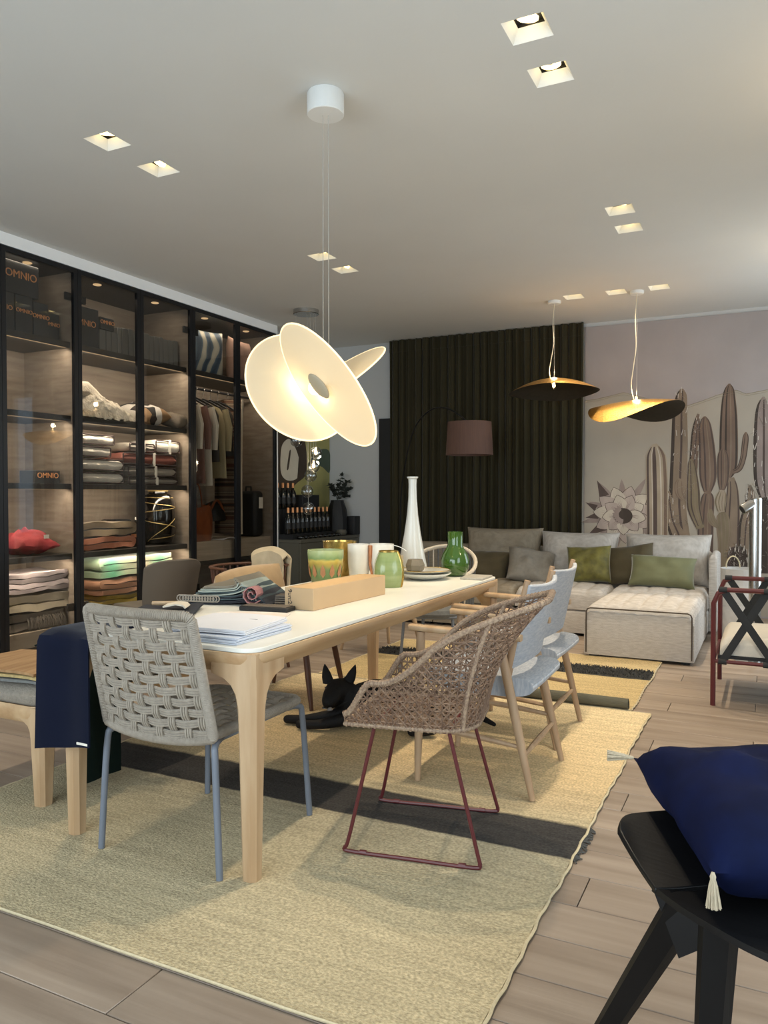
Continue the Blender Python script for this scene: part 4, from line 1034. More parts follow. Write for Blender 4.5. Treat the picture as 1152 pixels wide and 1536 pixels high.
for li, (kname, pts) in enumerate(CACT.items()):
    sp = smoothpts(pts); main, dark, st = STY[kname]
    L = []; R = []; nn = []
    for i, p in enumerate(sp):
        a = sp[max(i - 1, 0)]; b = sp[min(i + 1, len(sp) - 1)]
        dx, dz = b[0] - a[0], b[1] - a[1]; l = math.hypot(dx, dz) or 1; nn.append((-dz / l, dx / l))
    def off(i, f, grow=0.0): return (sp[i][0] + nn[i][0] * (max(sp[i][2], 0.0) * f + grow * (1 if f > 0 else -1)), sp[i][1] + nn[i][1] * (max(sp[i][2], 0) * f))
    N = len(sp); ly = 1 + li * 0.5
    full = [off(i, 1) for i in range(N)] + [off(i, -1) for i in range(N - 1, -1, -1)]
    c = mpoly(full, main, ly, 'painted_cactus')
    wedge = lambda f0, f1, i0, i1: [off(i, f0) for i in range(i0, i1)] + [off(i, f1) for i in range(i1 - 1, i0 - 1, -1)]
    inner = MB()
    def addrib(poly, m): mpoly(poly, m, ly + 0.25, 'painted_rib', c).parent = c
    e = max(2, N - 2)
    if st == 2:
        for f0, f1, m in ((0.95, 0.75, dark), (0.38, 0.02, dark), (-0.30, -0.42, 'm_pale'), (-0.62, -0.9, 'm_brown'), (0.5, 0.42, 'm_pale')): addrib(wedge(f0, f1, 0, e), m)
    elif st == 0:
        for f0, f1, m in ((1.0, 0.78, dark), (0.42, 0.22, dark), (-0.18, -0.3, 'm_mid'), (-0.72, -0.92, dark)): addrib(wedge(f0, f1, 1, e), m)
    else:
        addrib(wedge(1.0, 0.6, 0, e), dark); addrib(wedge(-0.1, -0.35, 0, e), 'm_deep')
        sm = MB()
        for i in range(60 if N > 12 else 36):
            q = rr.randrange(0, N - 1); f = rr.uniform(-1.15, 1.15); p = off(q, f)
            a = rr.uniform(0, PI); ln = rr.uniform(0.012, 0.035)
            x0, z0 = p[0] - MX, p[1] + rr.uniform(-0.02, 0.02); yy = -0.0034 - 0.0006 * ly
            sm.tube([(x0 - ln * math.cos(a), yy, z0 - ln * math.sin(a)), (x0 + ln * math.cos(a), yy, z0 + ln * math.sin(a))], 0.0028, 4, flat=0.2)
        obj('painted_spines', sm, 'm_spine', c, kind='stuff')
# flower
fx, fz = -1.376, 1.022
def petal(a, r0, r1, w, m, ly, bend=0.0):
    ca, sa = math.cos(a), math.sin(a); out = []
    for s in (1, -1):
        rng = [i / 8 for i in range(9)] if s == 1 else [i / 8 for i in range(7, 0, -1)]
        for f in rng:
            ww = s * w * math.sin(PI * min(1, 0.12 + f * 0.88)) ** 0.8; r = r0 + (r1 - r0) * f
            out.append((fx + r * ca - ww * sa, fz + r * sa * 0.95 + ww * ca))
    mpoly(out, m, ly, 'painted_petal')
for i in range(11): petal(0.5 + i * 0.60 * 0.95, 0.10, 0.46 if i % 2 else 0.40, 0.035, 'm_petal2', 0.6 + 0.02 * i)
for tip, base in (((-1.662, 1.392), (-1.583, 1.215)), ((-1.785, 1.152), (-1.669, 1.09)), ((-1.785, 0.981), (-1.651, 1.01)), ((-1.764, 0.785), (-1.581, 0.905))):
    d = (base[1] - tip[1], tip[0] - base[0])
    mpoly([tip, (base[0] + d[0] * 0.28, base[1] + d[1] * 0.28), (base[0] - d[0] * 0.28, base[1] - d[1] * 0.28)], 'm_deep', 0.9, 'painted_leaf')
def veined(a, r0, r1, w, m, ly):
    petal(a, r0, r1, w, 'm_deep', ly); petal(a, r0, r1 - 0.006, w - 0.006, m, ly + 0.3)
    for da in (-0.10, 0.0, 0.10): petal(a + da, r0, r0 + (r1 - r0) * 0.66, 0.0035, 'm_petal2', ly + 0.5)
for i in range(11): veined(0.2 + i * 2 * PI / 11, 0.06, 0.33, 0.085, ('m_petal', 'm_pale')[i % 2], 1.0 + 0.08 * i)
for i in range(9): veined(0.5 + i * 2 * PI / 9, 0.03, 0.235, 0.075, ('m_pale', 'm_petal')[i % 2], 2.6 + 0.08 * i)
mpoly([(fx - 0.01 + 0.10 * math.cos(a), fz - 0.015 + 0.085 * math.sin(a)) for a in [i * 2 * PI / 22 for i in range(22)]], 'm_dark', 4.2, 'painted_heart')
for i in range(9): petal(2.2 + i * 0.28, 0.05, 0.125, 0.016, 'm_petal2', 4.5 + 0.03 * i)

# ------------------------------------------------------------------ gold leaf pendants and canopies
def gold_pendant(loc, zc, ax, ay, tilt, yaw, label, sag, twist):
    t = thing('leaf_pendant', label, 'pendant lamp', (loc[0], loc[1], CEIL))
    obj('canopy', MB().lathe([(0.0, -0.03), (0.055, -0.03), (0.062, -0.022), (0.062, 0)], 28), 'white_metal', t)
    dz = zc - CEIL
    cp = [(0.0, 0, -0.03), (-0.012, 0, dz * 0.25), (-0.004, 0, dz * 0.45), (-0.03, 0, dz * 0.65), (-0.045, 0, dz * 0.78), (-0.012, 0, dz * 0.93), (0, 0, dz + 0.03)]
    obj('cord', MB().tube(smoothpts(cp, 6), 0.0045, 6), 'ash_cord', t)
    obj('steel_cable', MB().tube([(0.002, 0, -0.03), (0.004, 0, dz + 0.03)], 0.0012, 4), 'wire', t)
    def fn(u, v, o):
        a = 2 * PI * u; r = v
        x = ax * r * math.cos(a); y = ay * r * math.sin(a)
        z = 0.10 * sag * (1 - r ** 2) - twist * r * r * math.cos(a) * math.sin(a) + 0.008 * r * r * math.sin(3 * a + 0.5) + o
        return Vector((x, y, z))
    R3 = Matrix.Rotation(yaw, 3, 'Z') @ Matrix.Rotation(tilt[0], 3, 'X') @ Matrix.Rotation(tilt[1], 3, 'Y')
    up = MB().grid(lambda u, v: R3 @ fn(u, v, 0.0) + Vector((0, 0, dz)), 48, 14, cu=True)
    dn = MB().grid(lambda u, v: R3 @ fn(u, v, -0.006 if v < 0.999 else -0.001) + Vector((0, 0, dz)), 48, 14, cu=True)
    dn.f = [f[::-1] for f in dn.f]
    sh = obj('leaf_shade', up, 'gold', t)
    obj('dark_lining', dn, 'bronze_dark', sh)
    obj('bulb', MB().lathe([(0.0, -0.07), (0.012, -0.064), (0.015, -0.05), (0.010, -0.03), (0.010, 0.03)], 14), emit_mat('gold_bulb', (255, 220, 150), 14.0), t, (0, 0, dz + 0.115))
    return t
gold_pendant((-1.86, 7.47), 2.225, 0.43, 0.41, (math.radians(-4), math.radians(-1)), 0.25, 'round hammered gold pendant hanging in front of the dark curtain', 1.25, 0.0)
gold_pendant((-1.09, 7.44), 1.99, 0.43, 0.36, (math.radians(1), math.radians(-3)), 0.4, 'folded hammered gold pendant hanging in front of the cactus mural', 1.15, 0.16)
point('gold_light', (-1.86, 7.47, 2.42), 1.6, WARM, 0.03)
point('gold_light', (-1.10, 7.44, 2.17), 2.0, WARM, 0.03)

# ------------------------------------------------------------------ big disc pendant over the table
t = thing('disc_pendant', 'large glowing pendant of crossing cream discs over the table', 'pendant lamp', (-1.86, 3.15, CEIL))
obj('canopy', MB().lathe([(0.0, -0.10), (0.083, -0.10), (0.086, -0.097), (0.086, -0.006), (0.083, 0.0)], 40), 'white_metal', t)
Rv = Vector((0.8965, 0.443, 0)); Uv = Vector((0, 0, 1)); Fv = Vector((-0.443, 0.8965, 0))
CZ = 1.75 - CEIL
for dx in (-0.013, 0.013): obj('cable', MB().tube([Rv * dx + Vector((0, 0, -0.10)), Rv * dx + Vector((0, 0, CZ + 0.06))], 0.0016, 5), 'wire', t)
M['disc'] = shade_mat('opal_resin', (232, 222, 200), 0.13, (255, 230, 186))
M['disc_edge'] = shade_mat('opal_resin_rim', (250, 240, 218), 0.55, (255, 238, 196))
def disc(c, e1, e2, r1, r2, bow):
    n = e1.cross(e2).normalized(); c = c + Vector((0, 0, CZ))
    def fn(u, v, o):
        a = 2 * PI * u; p = e1 * (r1 * v * math.cos(a)) + e2 * (r2 * v * math.sin(a))
        return c + p + n * (bow * (v * v - 0.4) * math.cos(a) + o)
    mb = MB().grid(lambda u, v: fn(u, v, 0.002), 56, 8, cu=True); mb.f = [f for f in mb.f]
    mb2 = MB().grid(lambda u, v: fn(u, v, -0.002), 56, 8, cu=True); mb2.f = [f[::-1] for f in mb2.f]
    mb.add(mb2.v, mb2.f)
    d = obj('disc', mb, 'disc', t, ang=80)
    obj('rim', MB().tube([fn(i / 64, 1.0, 0) for i in range(64)], 0.0042, 6, closed=True), 'disc_edge', d)
Z0 = Vector((0, 0, 0))
disc(Rv * -0.122 - Uv * 0.01 + Fv * 0.0, (Rv * 0.5 - Uv * 0.866), (Rv * 0.866 + Uv * 0.5) * 0.83 + Fv * 0.557, 0.272, 0.262, 0.02)
disc(Rv * 0.022 - Uv * 0.032 - Fv * 0.21, (Rv * 0.652 - Uv * 0.758), (Rv * 0.758 + Uv * 0.652) * 0.575 - Fv * 0.818, 0.322, 0.19, 0.03)
disc(Rv * -0.02 + Uv * 0.04 + Fv * 0.30, (Rv * 0.82 + Uv * 0.57), (Rv * -0.57 + Uv * 0.82) * 0.40 + Fv * 0.917, 0.35, 0.21, -0.02)
M['stone_core'] = mat('lamp_core_plastic', (168, 156, 132), 0.6)
core = MB(); e1 = (Rv * 0.652 - Uv * 0.758); e2 = ((Rv * 0.758 + Uv * 0.652) * 0.36 + Fv * 0.933).normalized(); n3 = e1.cross(e2).normalized()
cc = Rv * -0.0186 - Uv * 0.033 - Fv * 0.192 + Vector((0, 0, CZ))
e2 = (Rv * 0.758 + Uv * 0.652) * 0.575 - Fv * 0.818; n3 = e1.cross(e2).normalized()
core.grid(lambda u, v: cc + e1 * (0.068 * math.sin(PI * v) * math.cos(2 * PI * u)) + e2 * (0.042 * math.sin(PI * v) * math.sin(2 * PI * u)) + n3 * (0.012 * math.cos(PI * v)), 28, 10, cu=True)
obj('lamp_core', core, 'stone_core', t)
glow = MB().grid(lambda u, v: cc + Fv * 0.06 - Rv * 0.02 + Vector((0.032 * math.sin(PI * v) * math.cos(2 * PI * u), 0.032 * math.sin(PI * v) * math.sin(2 * PI * u), 0.032 * math.cos(PI * v))), 20, 10, cu=True)
obj('light_source', glow, emit_mat('disc_lamp_source', (255, 226, 165), 7.0), t)
PC = Vector((-1.86, 3.15, 1.75))
point('disc_light', PC + Rv * -0.085 - Fv * 0.06 + Uv * 0.01, 1.5, (1.0, 0.82, 0.55), 0.03)
point('disc_light', PC + Rv * 0.0 - Fv * 0.14 - Uv * 0.075, 1.1, (1.0, 0.82, 0.55), 0.03)

# two small timber pendants over the window aisle, beyond the right edge of the view
for yy in (3.85, 6.5):
    t = thing('timber_pendant', 'tapered timber pendant with a glowing diffuser in the window aisle', 'pendant lamp', (0.62, yy, CEIL), 0, 'timber pendants in the window aisle')
    obj('canopy', MB().lathe([(0, -0.025), (0.05, -0.025), (0.05, 0)], 20), 'white_metal', t)
    obj('cord', MB().tube([(0, 0, -0.025), (0, 0, -0.62)], 0.003, 5), 'black_metal', t)
    obj('timber_shade', MB().lathe([(0.02, -0.62), (0.05, -0.66), (0.075, -0.86), (0.07, -0.86), (0.045, -0.67)], 24), 'walnut', t)
    obj('diffuser', MB().lathe([(0.045, -0.80), (0.068, -0.865), (0.06, -0.92), (0.0, -0.95)], 24), emit_mat('diffuser_glow', (255, 214, 140), 2.2), t)
    point('timber_up_light', (0.62, yy, CEIL - 0.42), 13, WARM, 0.05)

# ------------------------------------------------------------------ arc floor lamp
t = thing('arc_lamp', 'slender black arc floor lamp with a brown ribbon drum shade', 'floor lamp', (-3.86, 8.24, 0))
obj('base', MB().lathe([(0, 0), (0.17, 0), (0.175, 0.01), (0.17, 0.022), (0.02, 0.028)], 32), 'black_metal', t)
arc = [(0, 0, 0.02), (0.0, 0, 0.6), (0.06, -0.10, 1.25), (0.20, -0.25, 1.68), (0.37, -0.38, 2.0), (0.60, -0.50, 2.15), (0.80, -0.58, 2.15), (0.98, -0.63, 2.06), (1.09, -0.64, 1.96)]
obj('pole', MB().tube(smoothpts(arc, 6), 0.008, 8), 'black_metal', t)
sh = MB().lathe([(0.225, 1.985), (0.244, 1.645), (0.238, 1.645), (0.219, 1.985)], 144, (1.09, -0.64, 0), lambda a, z: 1 + 0.012 * math.sin(72 * a))
sh.f = [f for f in sh.f if len(f) == 4]
obj('drum_shade', sh, 'shade_brown', t, ang=25)
obj('shade_spider', MB().tube([(0.87, -0.64, 1.96), (1.31, -0.64, 1.96)], 0.004, 5).tube([(1.09, -0.86, 1.96), (1.09, -0.42, 1.96)], 0.004, 5), 'black_metal', t)

# ------------------------------------------------------------------ rugs
M['rug_a'] = band_mat('striped_jute_rug', 1, [(-1.5, (184, 169, 136)), (-1.15, (188, 174, 142)), (-0.8, (180, 168, 138)), (-0.442, (176, 165, 138)), (-0.44, (66, 64, 62)), (-0.165, (66, 64, 62)), (-0.163, (186, 172, 140)), (0.0, (196, 176, 140)), (0.3, (210, 186, 144)), (1.5, (218, 200, 162))])
M['rug_b'] = band_mat('ochre_rug', 1, [(-0.75, (194, 172, 128)), (0.065, (196, 174, 128)), (0.075, (66, 66, 64)), (0.34, (66, 66, 64)), (0.35, (198, 178, 136)), (0.75, (196, 174, 130))])
M['fringe'] = mat('rug_selvedge', (206, 192, 158), 0.9, 0.15, (80, 80, 80))
def rug(name, label, cx, cy, w, l, m, seed, z0):
    t = thing(name, label, 'rug', (cx, cy, z0))
    def fn(u, v):
        x = -w / 2 + w * u; y = -l / 2 + l * v
        ex = 0.012 * noise.noise(Vector((y * 3, seed, 0))); ey = 0.010 * noise.noise(Vector((x * 3, seed + 4, 0)))
        z = 0.005 + 0.0025 * (1 + noise.noise(Vector((x * 3, y * 3, seed))))
        return (x + ex, y + ey, z)
    obj('woven_field', MB().sheet(fn, 40, 52, 0.007), m, t)
    e = MB()
    for u in (0.0, 1.0): e.tube([Vector(fn(u, i / 80)) + Vector(((-0.004 if u == 0 else 0.004) + 0.003 * math.sin(i * 1.7), 0, 0.001)) for i in range(81)], 0.005, 5)
    for v in (0.0, 1.0): e.tube([Vector(fn(i / 60, v)) + Vector((0, (-0.003 if v == 0 else 0.003), 0.001)) for i in range(61)], 0.004, 5)
    obj('selvedge', e, 'fringe', t)
    f = MB(); rr = random.Random(seed)
    return t
ra = rug('area_rug', 'large flatwoven olive and ochre rug with one charcoal stripe under the table', -1.715, 3.03, 2.27, 2.99, 'rug_a', 2, 0.001)
fr = MB(); rr = random.Random(9)
for i in range(60):
    y = -0.44 + 0.28 * i / 60
    x0 = 1.135
    fr.tube([(x0 - 0.01, y, 0.008), (x0 + 0.012, y + rr.uniform(-0.006, 0.006), 0.007), (x0 + rr.uniform(0.015, 0.034), y + rr.uniform(-0.012, 0.012), 0.003)], 0.0028, 4)
M['charcoal_yarn'] = mat('charcoal_yarn', (78, 77, 74), 0.9, 0.2, (40, 40, 40))
obj('fringe', fr, 'charcoal_yarn', ra, kind='stuff')
rb = rug('area_rug', 'ochre rug with a shaggy charcoal stripe between the table and the sofa', -1.715, 5.26, 2.06, 1.41, 'rug_b', 5, 0.001)
sg = MB(); rr = random.Random(4)
for i in range(2600):
    x = rr.uniform(-1.02, 1.02); y = rr.uniform(0.085, 0.335)
    sg.tube([(x, y, 0.008), (x + rr.uniform(-0.012, 0.012), y + rr.uniform(-0.012, 0.012), 0.026)], [0.006, 0.002], 3)
obj('shag_pile', sg, 'charcoal_yarn', rb, kind='stuff')
M['rug_back'] = mat('rug_underside', (94, 92, 78), 0.9, 0.15, (6, 60, 60), bump=0.4, bscale=(40, 200, 200))
rl = MB(); pts = []
for i in range(26):
    a = -PI / 2 + 3.6 * PI * i / 25; r = 0.036 - 0.018 * i / 25
    pts.append((r * math.cos(a), 0.037 + r * math.sin(a)))
obj('rolled_edge', rl.strip([(0.12, 0.004), (0.06, 0.0025)] + pts, 0.005, 0.12, 1.02, 'x', 0.004, 3), 'rug_back', rb, (0, -0.70, 0))

# ------------------------------------------------------------------ dining table
T = thing('dining_table', 'long oak dining table with white top and softly curved legs', 'table', (-1.845, 3.18, 0.0035))
TW, TL = 0.86, 2.44
def rrect(w, l, r, n=8):
    p = []
    for cx, cy, a0 in ((w / 2 - r, l / 2 - r, 0), (-w / 2 + r, l / 2 - r, PI / 2), (-w / 2 + r, -l / 2 + r, PI), (w / 2 - r, -l / 2 + r, 1.5 * PI)):
        for i in range(n + 1):
            a = a0 + PI / 2 * i / n; p.append((cx + r * math.cos(a), cy + r * math.sin(a)))
    return p
obj('table_top', MB().prism(rrect(TW - 0.01, TL - 0.01, 0.065), 0.735, 0.75), 'table_white', T, bevel=0.002)
ap = MB(); prof = [(0.0, 0.736), (0.004, 0.734), (0.006, 0.722), (-0.004, 0.70), (-0.026, 0.672), (-0.034, 0.664), (-0.07, 0.664), (-0.07, 0.733)]
base = [rrect(TW + 2 * o, TL + 2 * o, 0.07 + o if 0.07 + o > 0.005 else 0.005) for o, z in prof]
n = len(base[0]); vs = []; fs = []
for (o, z), ring in zip(prof, base): vs += [(p[0], p[1], z) for p in ring]
for j in range(len(prof) - 1):
    for i in range(n): fs.append((j * n + (i + 1) % n, j * n + i, (j + 1) * n + i, (j + 1) * n + (i + 1) % n))
ap.add(vs, fs); obj('apron', ap, 'oak_h', T)
def leg_mb(sx, sy, flare=0.10, s=0.039):
    mb = MB(); rows = []
    for z, ex, k in ((0.735, 0.0, 0), (0.664, flare, 0), (0.650, flare * 0.55, 0), (0.63, flare * 0.28, 0), (0.60, flare * 0.10, 0), (0.56, 0.02 * flare, 0), (0.5, 0, 0), (0.0, 0, 1)):
        if z > 0.7: ex = flare
        w = s * (1 - 0.30 * (1 - z / 0.735))
        x0, x1, y0, y1 = -w - ex, w, -w - ex, w
        c = 0.014 if z < 0.66 else 0.01
        rows.append([(x0 + c, y0), (x1 - c, y0), (x1, y0 + c), (x1, y1 - c), (x1 - c, y1), (x0 + c, y1), (x0, y1 - c), (x0, y0 + c)])
        rows[-1] = [(p[0], p[1], z) for p in rows[-1]]
    n = 8; vs = [p for r in rows for p in r]; fs = [tuple(range(n))] + [tuple((len(rows) - 1) * n + i for i in range(n))[::-1]]
    for j in range(len(rows) - 1):
        for i in range(n): fs.append((j * n + (i + 1) % n, j * n + i, (j + 1) * n + i, (j + 1) * n + (i + 1) % n))
    mb.add([(p[0] * sx, p[1] * sy, p[2]) for p in vs], fs if sx * sy > 0 else [f[::-1] for f in fs]); return mb
for sx in (-1, 1):
    for sy in (-1, 1):
        obj('leg', leg_mb(sx, sy), 'oak', T, (sx * (TW / 2 - 0.044), sy * (TL / 2 - 0.044), 0.009), ang=35).scale = (1, 1, 0.985)

# ------------------------------------------------------------------ woven rope chair at the near end of the table
C1 = thing('rope_chair', 'grey woven rope dining chair with blue grey tube legs beside the draped navy cloth', 'chair', (-1.800, 2.22, 0.0135))
def bk(u, v):   # backrest surface, local: x across, y depth (front is +y), z up
    w = 0.215 + 0.012 * (1 - v)
    x = (u * 2 - 1) * w + 0.03 * v
    y = -0.262 - 0.125 * v + 0.035 * (1 - (u * 2 - 1) ** 2) * -1 * (0.5 + 0.5 * v)
    return Vector((x, y, 0.445 + 0.40 * v - 0.02 * (1 - (2 * u - 1) ** 2) * (1 - v)))
def st(u, v):
    w = 0.222 - 0.006 * v
    x = (u * 2 - 1) * w
    return Vector((x, -0.255 + 0.53 * v, 0.452 - 0.012 * v - 0.016 * (1 - (2 * u - 1) ** 2) * math.sin(PI * min(1, v + 0.1))))
def nrm(fn, u, v):
    e = 0.01; a = fn(min(1, u + e), v) - fn(max(0, u - e), v); b = fn(u, min(1, v + e)) - fn(u, max(0, v - e))
    return a.cross(b).normalized()
def weave(fn, parent, nu, nv, amp, cord):
    """two sets of triple cord bands woven over and under each other"""
    for i in range(nu):
        mb = MB(); uc = (i + 0.5) / nu
        for c in (-1, 0, 1):
            pts = []
            for j in range(nv * 4 + 1):
                v = j / (nv * 4); ph = 1 if i % 2 == 0 else -1
                k = math.cos(PI * (v * nv - 0.5)) * ph
                u = uc + c * cord * 1.75 / 0.44 
                pts.append(fn(u, v) + nrm(fn, u, v) * amp * k)
            mb.tube(pts, cord, 5)
        obj('woven_band', mb, 'rope', parent)
    for j in range(nv):
        mb = MB(); vc = (j + 0.5) / nv
        for c in (-1, 0, 1):
            pts = []
            for i in range(nu * 4 + 1):
                u = i / (nu * 4); ph = -1 if j % 2 == 0 else 1
                k = math.cos(PI * (u * nu - 0.5)) * ph
                v = min(0.995, max(0.005, vc + c * cord * 1.75 / 0.42))
                pts.append(fn(u, v) + nrm(fn, u, v) * amp * k)
            mb.tube(pts, cord, 5)
        obj('woven_band', mb, 'rope', parent)
back = obj('back_frame', MB().tube([bk(0, i / 8) for i in range(8)] + [bk(0.0 + 0.06 * (1 - math.cos(a)), 0.985 + 0.04 * math.sin(a)) for a in (0.2, 0.8, 1.4)] + [bk(i / 10, 1.025) for i in range(1, 10)] + [bk(1 - 0.06 * (1 - math.cos(a)), 0.985 + 0.04 * math.sin(a)) for a in (1.4, 0.8, 0.2)] + [bk(1, i / 8) for i in range(7, -1, -1)] + [bk(i / 10, -0.01) for i in range(9, 0, -1)], 0.0145, 10, closed=True), 'rope', C1)
weave(bk, back, 8, 11, 0.0046, 0.0050)
seat = obj('seat_frame', MB().tube([st(0, i / 6) for i in range(6)] + [st(0.02, 0.96), st(0.07, 1.0)] + [st(i / 8, 1.01) for i in range(1, 8)] + [st(0.93, 1.0), st(0.98, 0.96)] + [st(1, i / 6) for i in range(5, -1, -1)] + [st(i / 8, -0.01) for i in range(7, 0, -1)], 0.0145, 10, closed=True), 'rope', C1)
weave(st, seat, 8, 9, 0.0046, 0.0050)
def wrap(path, r, cord, pitch, parent):
    """cord wound in a close helix round a closed frame tube"""
    pts = [Vector(p) for p in path]; n = len(pts); acc = [0.0]
    for i in range(n): acc.append(acc[-1] + (pts[(i + 1) % n] - pts[i]).length)
    tot = acc[-1]; m = int(tot / pitch * 9); out = []; i = 0
    ref = Vector((0.13, 0.31, 0.94)).normalized()
    for k in range(m):
        d = tot * k / m
        while acc[i + 1] < d: i += 1
        a, b = pts[i], pts[(i + 1) % n]; f = (d - acc[i]) / max(1e-9, acc[i + 1] - acc[i]); c = a.lerp(b, f); tg = (b - a).normalized()
        rf = ref if abs(tg.dot(ref)) < 0.9 else Vector((1, 0, 0))
        e = (rf - tg * tg.dot(rf)).normalized(); g = tg.cross(e); an = 2 * PI * k / 9
        out.append(c + e * (r * math.cos(an)) + g * (r * math.sin(an)))
    obj('rope_wrap', MB().tube(out, cord, 4), 'rope', parent, kind='stuff')
def frame_path(fn, back_):
    if back_: return [bk(0, i / 8) for i in range(8)] + [bk(0.0 + 0.06 * (1 - math.cos(a)), 0.985 + 0.04 * math.sin(a)) for a in (0.2, 0.8, 1.4)] + [bk(i / 10, 1.025) for i in range(1, 10)] + [bk(1 - 0.06 * (1 - math.cos(a)), 0.985 + 0.04 * math.sin(a)) for a in (1.4, 0.8, 0.2)] + [bk(1, i / 8) for i in range(7, -1, -1)] + [bk(i / 10, -0.01) for i in range(9, 0, -1)]
    return [st(0, i / 6) for i in range(6)] + [st(0.02, 0.96), st(0.07, 1.0)] + [st(i / 8, 1.01) for i in range(1, 8)] + [st(0.93, 1.0), st(0.98, 0.96)] + [st(1, i / 6) for i in range(5, -1, -1)] + [st(i / 8, -0.01) for i in range(7, 0, -1)]
wrap(frame_path(bk, True), 0.0148, 0.0032, 0.0062, back)
wrap(frame_path(st, False), 0.0148, 0.0032, 0.0062, seat)
for sx in (-1, 1):
    obj('leg', MB().tube(smoothpts([(sx * 0.205, -0.20, 0.425), (sx * 0.222, -0.248, 0.415), (sx * 0.233, -0.262, 0.36), (sx * 0.255, -0.27, 0.0)], 5), 0.0115, 10), 'blue_metal', C1)
    obj('leg', MB().tube(smoothpts([(sx * 0.20, 0.20, 0.425), (sx * 0.215, 0.255, 0.42), (sx * 0.225, 0.268, 0.37), (sx * 0.245, 0.285, 0.0)], 5), 0.0115, 10), 'blue_metal', C1)
    obj('side_rail', MB().tube([(sx * 0.205, -0.21, 0.425), (sx * 0.20, 0.21, 0.425)], 0.0105, 8), 'blue_metal', C1)

# ------------------------------------------------------------------ wicker bucket chair on a burgundy sled frame
C2 = thing('wicker_chair', 'brown open weave wicker bucket chair on a burgundy wire sled frame', 'chair', (-1.105, 2.56, 0.0135), math.radians(101))
def outline(s):   # s in [0,1] from front left corner round the back to front right, local: front +y
    a = 0.225; yf, yb = 0.225, -0.215; r = 0.13
    seg = [((-a, yf), (-a, yb + r)), 'arc1', ((-a + r, yb), (a - r, yb)), 'arc2', ((a, yb + r), (a, yf))]
    ls = [yf - yb - r, PI / 2 * r, 2 * (a - r), PI / 2 * r, yf - yb - r]; tot = sum(ls); d = s * tot
    for k, l in enumerate(ls):
        if d <= l + 1e-9 or k == 4: break
        d -= l
    f = d / ls[k]
    if k in (0, 2, 4):
        p, q = seg[k]; x, y = p[0] + (q[0] - p[0]) * f, p[1] + (q[1] - p[1]) * f
        nx, ny = ((-1, 0), None, (0, -1), None, (1, 0))[k]
    else:
        c = (-a + r, yb + r) if k == 1 else (a - r, yb + r); an = (PI + PI / 2 * f) if k == 1 else (1.5 * PI + PI / 2 * f)
        nx, ny = math.cos(an), math.sin(an); x, y = c[0] + r * nx, c[1] + r * ny
    return x, y, nx, ny, tot
TOT = outline(0)[4]
def sstep(a, b, x): t_ = min(1, max(0, (x - a) / (b - a))); return t_ * t_ * (3 - 2 * t_)
def rim_h(s):
    q = abs(s - 0.5) * 2          # 0 at the back, 1 at the front corners
    return 0.03 + 0.115 * (1 - sstep(0.84, 1.0, q)) * 1.0 + 0.285 * (1 - sstep(0.12, 0.80, q))
def wall(s, h):
    x, y, nx, ny, _ = outline(s); k = h / 0.42
    lean = 0.055 * k + 0.17 * k * k * max(0.0, -ny)
    dip = 0.02 * (1 - min(1, abs(s - 0.5) * 3)) 
    return Vector((x + nx * (0.03 * k + 0.03 * k), y + min(0, ny) * lean * 1.0 + 0.0, 0.445 + h - dip * 0))
def wn_(s, h):
    e = 0.004; a = wall(min(1, s + e), h) - wall(max(0, s - e), h); b = wall(s, h + 0.01) - wall(s, h)
    return a.cross(b).normalized()
wk = MB(); SPC = 0.021
nst = int(TOT / SPC)
for i in range(nst + 1):
    s = i / nst; h = rim_h(s); m = max(2, int(h / 0.03))
    wk.tube([wall(s, h * j / m) + wn_(s, h * j / m) * (0.0022 if j % 2 else -0.0022) for j in range(m + 1)], 0.0028, 4)
h = 0.012
while h < 0.45:
    run = []
    for i in range(nst * 2 + 1):
        s = i / (nst * 2)
        if rim_h(s) >= h: run.append(wall(s, h) + wn_(s, h) * (0.0025 * (-1 if i % 4 < 2 else 1)))
        else:
            if len(run) > 2: wk.tube(run, 0.003, 4)
            run = []
    if len(run) > 2: wk.tube(run, 0.003, 4)
    h += 0.026
for d in (-1, 1):
    i = -30
    while i < nst + 30:
        s0 = i / nst; pts = []; h = 0.0
        while h < 0.46:
            s = s0 + d * h / TOT * 0.9
            if 0 <= s <= 1 and rim_h(s) >= h: pts.append(wall(s, h) + wn_(s, h) * 0.003)
            elif pts: break
            h += 0.016
        if len(pts) > 2: wk.tube(pts, 0.0026, 4)
        i += 1.35
obj('woven_shell', wk, 'wicker', C2, kind='stuff')
sw = MB()
for i in range(22):
    x = -0.21 + 0.42 * i / 21; yb_ = -0.205 if abs(x) < 0.1 else -0.205 + 0.9 * (abs(x) - 0.1)
    sw.tube([(x, yb_ + (0.225 - yb_) * j / 20, 0.442 - 0.02 * math.sin(PI * j / 20) * (1 - (x / 0.22) ** 2) + (0.0025 if (j + i) % 2 else -0.0025)) for j in range(21)], 0.0032, 4)
for j in range(22):
    y = -0.205 + 0.43 * j / 21; xa = 0.22 if y > -0.1 else 0.22 - 0.1 * ((-0.1 - y) / 0.105)
    sw.tube([(-xa + 2 * xa * i / 20, y, 0.442 - 0.02 * math.sin(PI * j / 21) * (1 - (1 - i / 10) ** 2) + (0.0025 if (j + i) % 2 == 0 else -0.0025)) for i in range(21)], 0.0032, 4)
obj('woven_seat', sw, 'wicker', C2, kind='stuff')
rim = [wall(i / 90, rim_h(i / 90)) for i in range(91)]
rm = MB().tube(rim, 0.0105, 8)
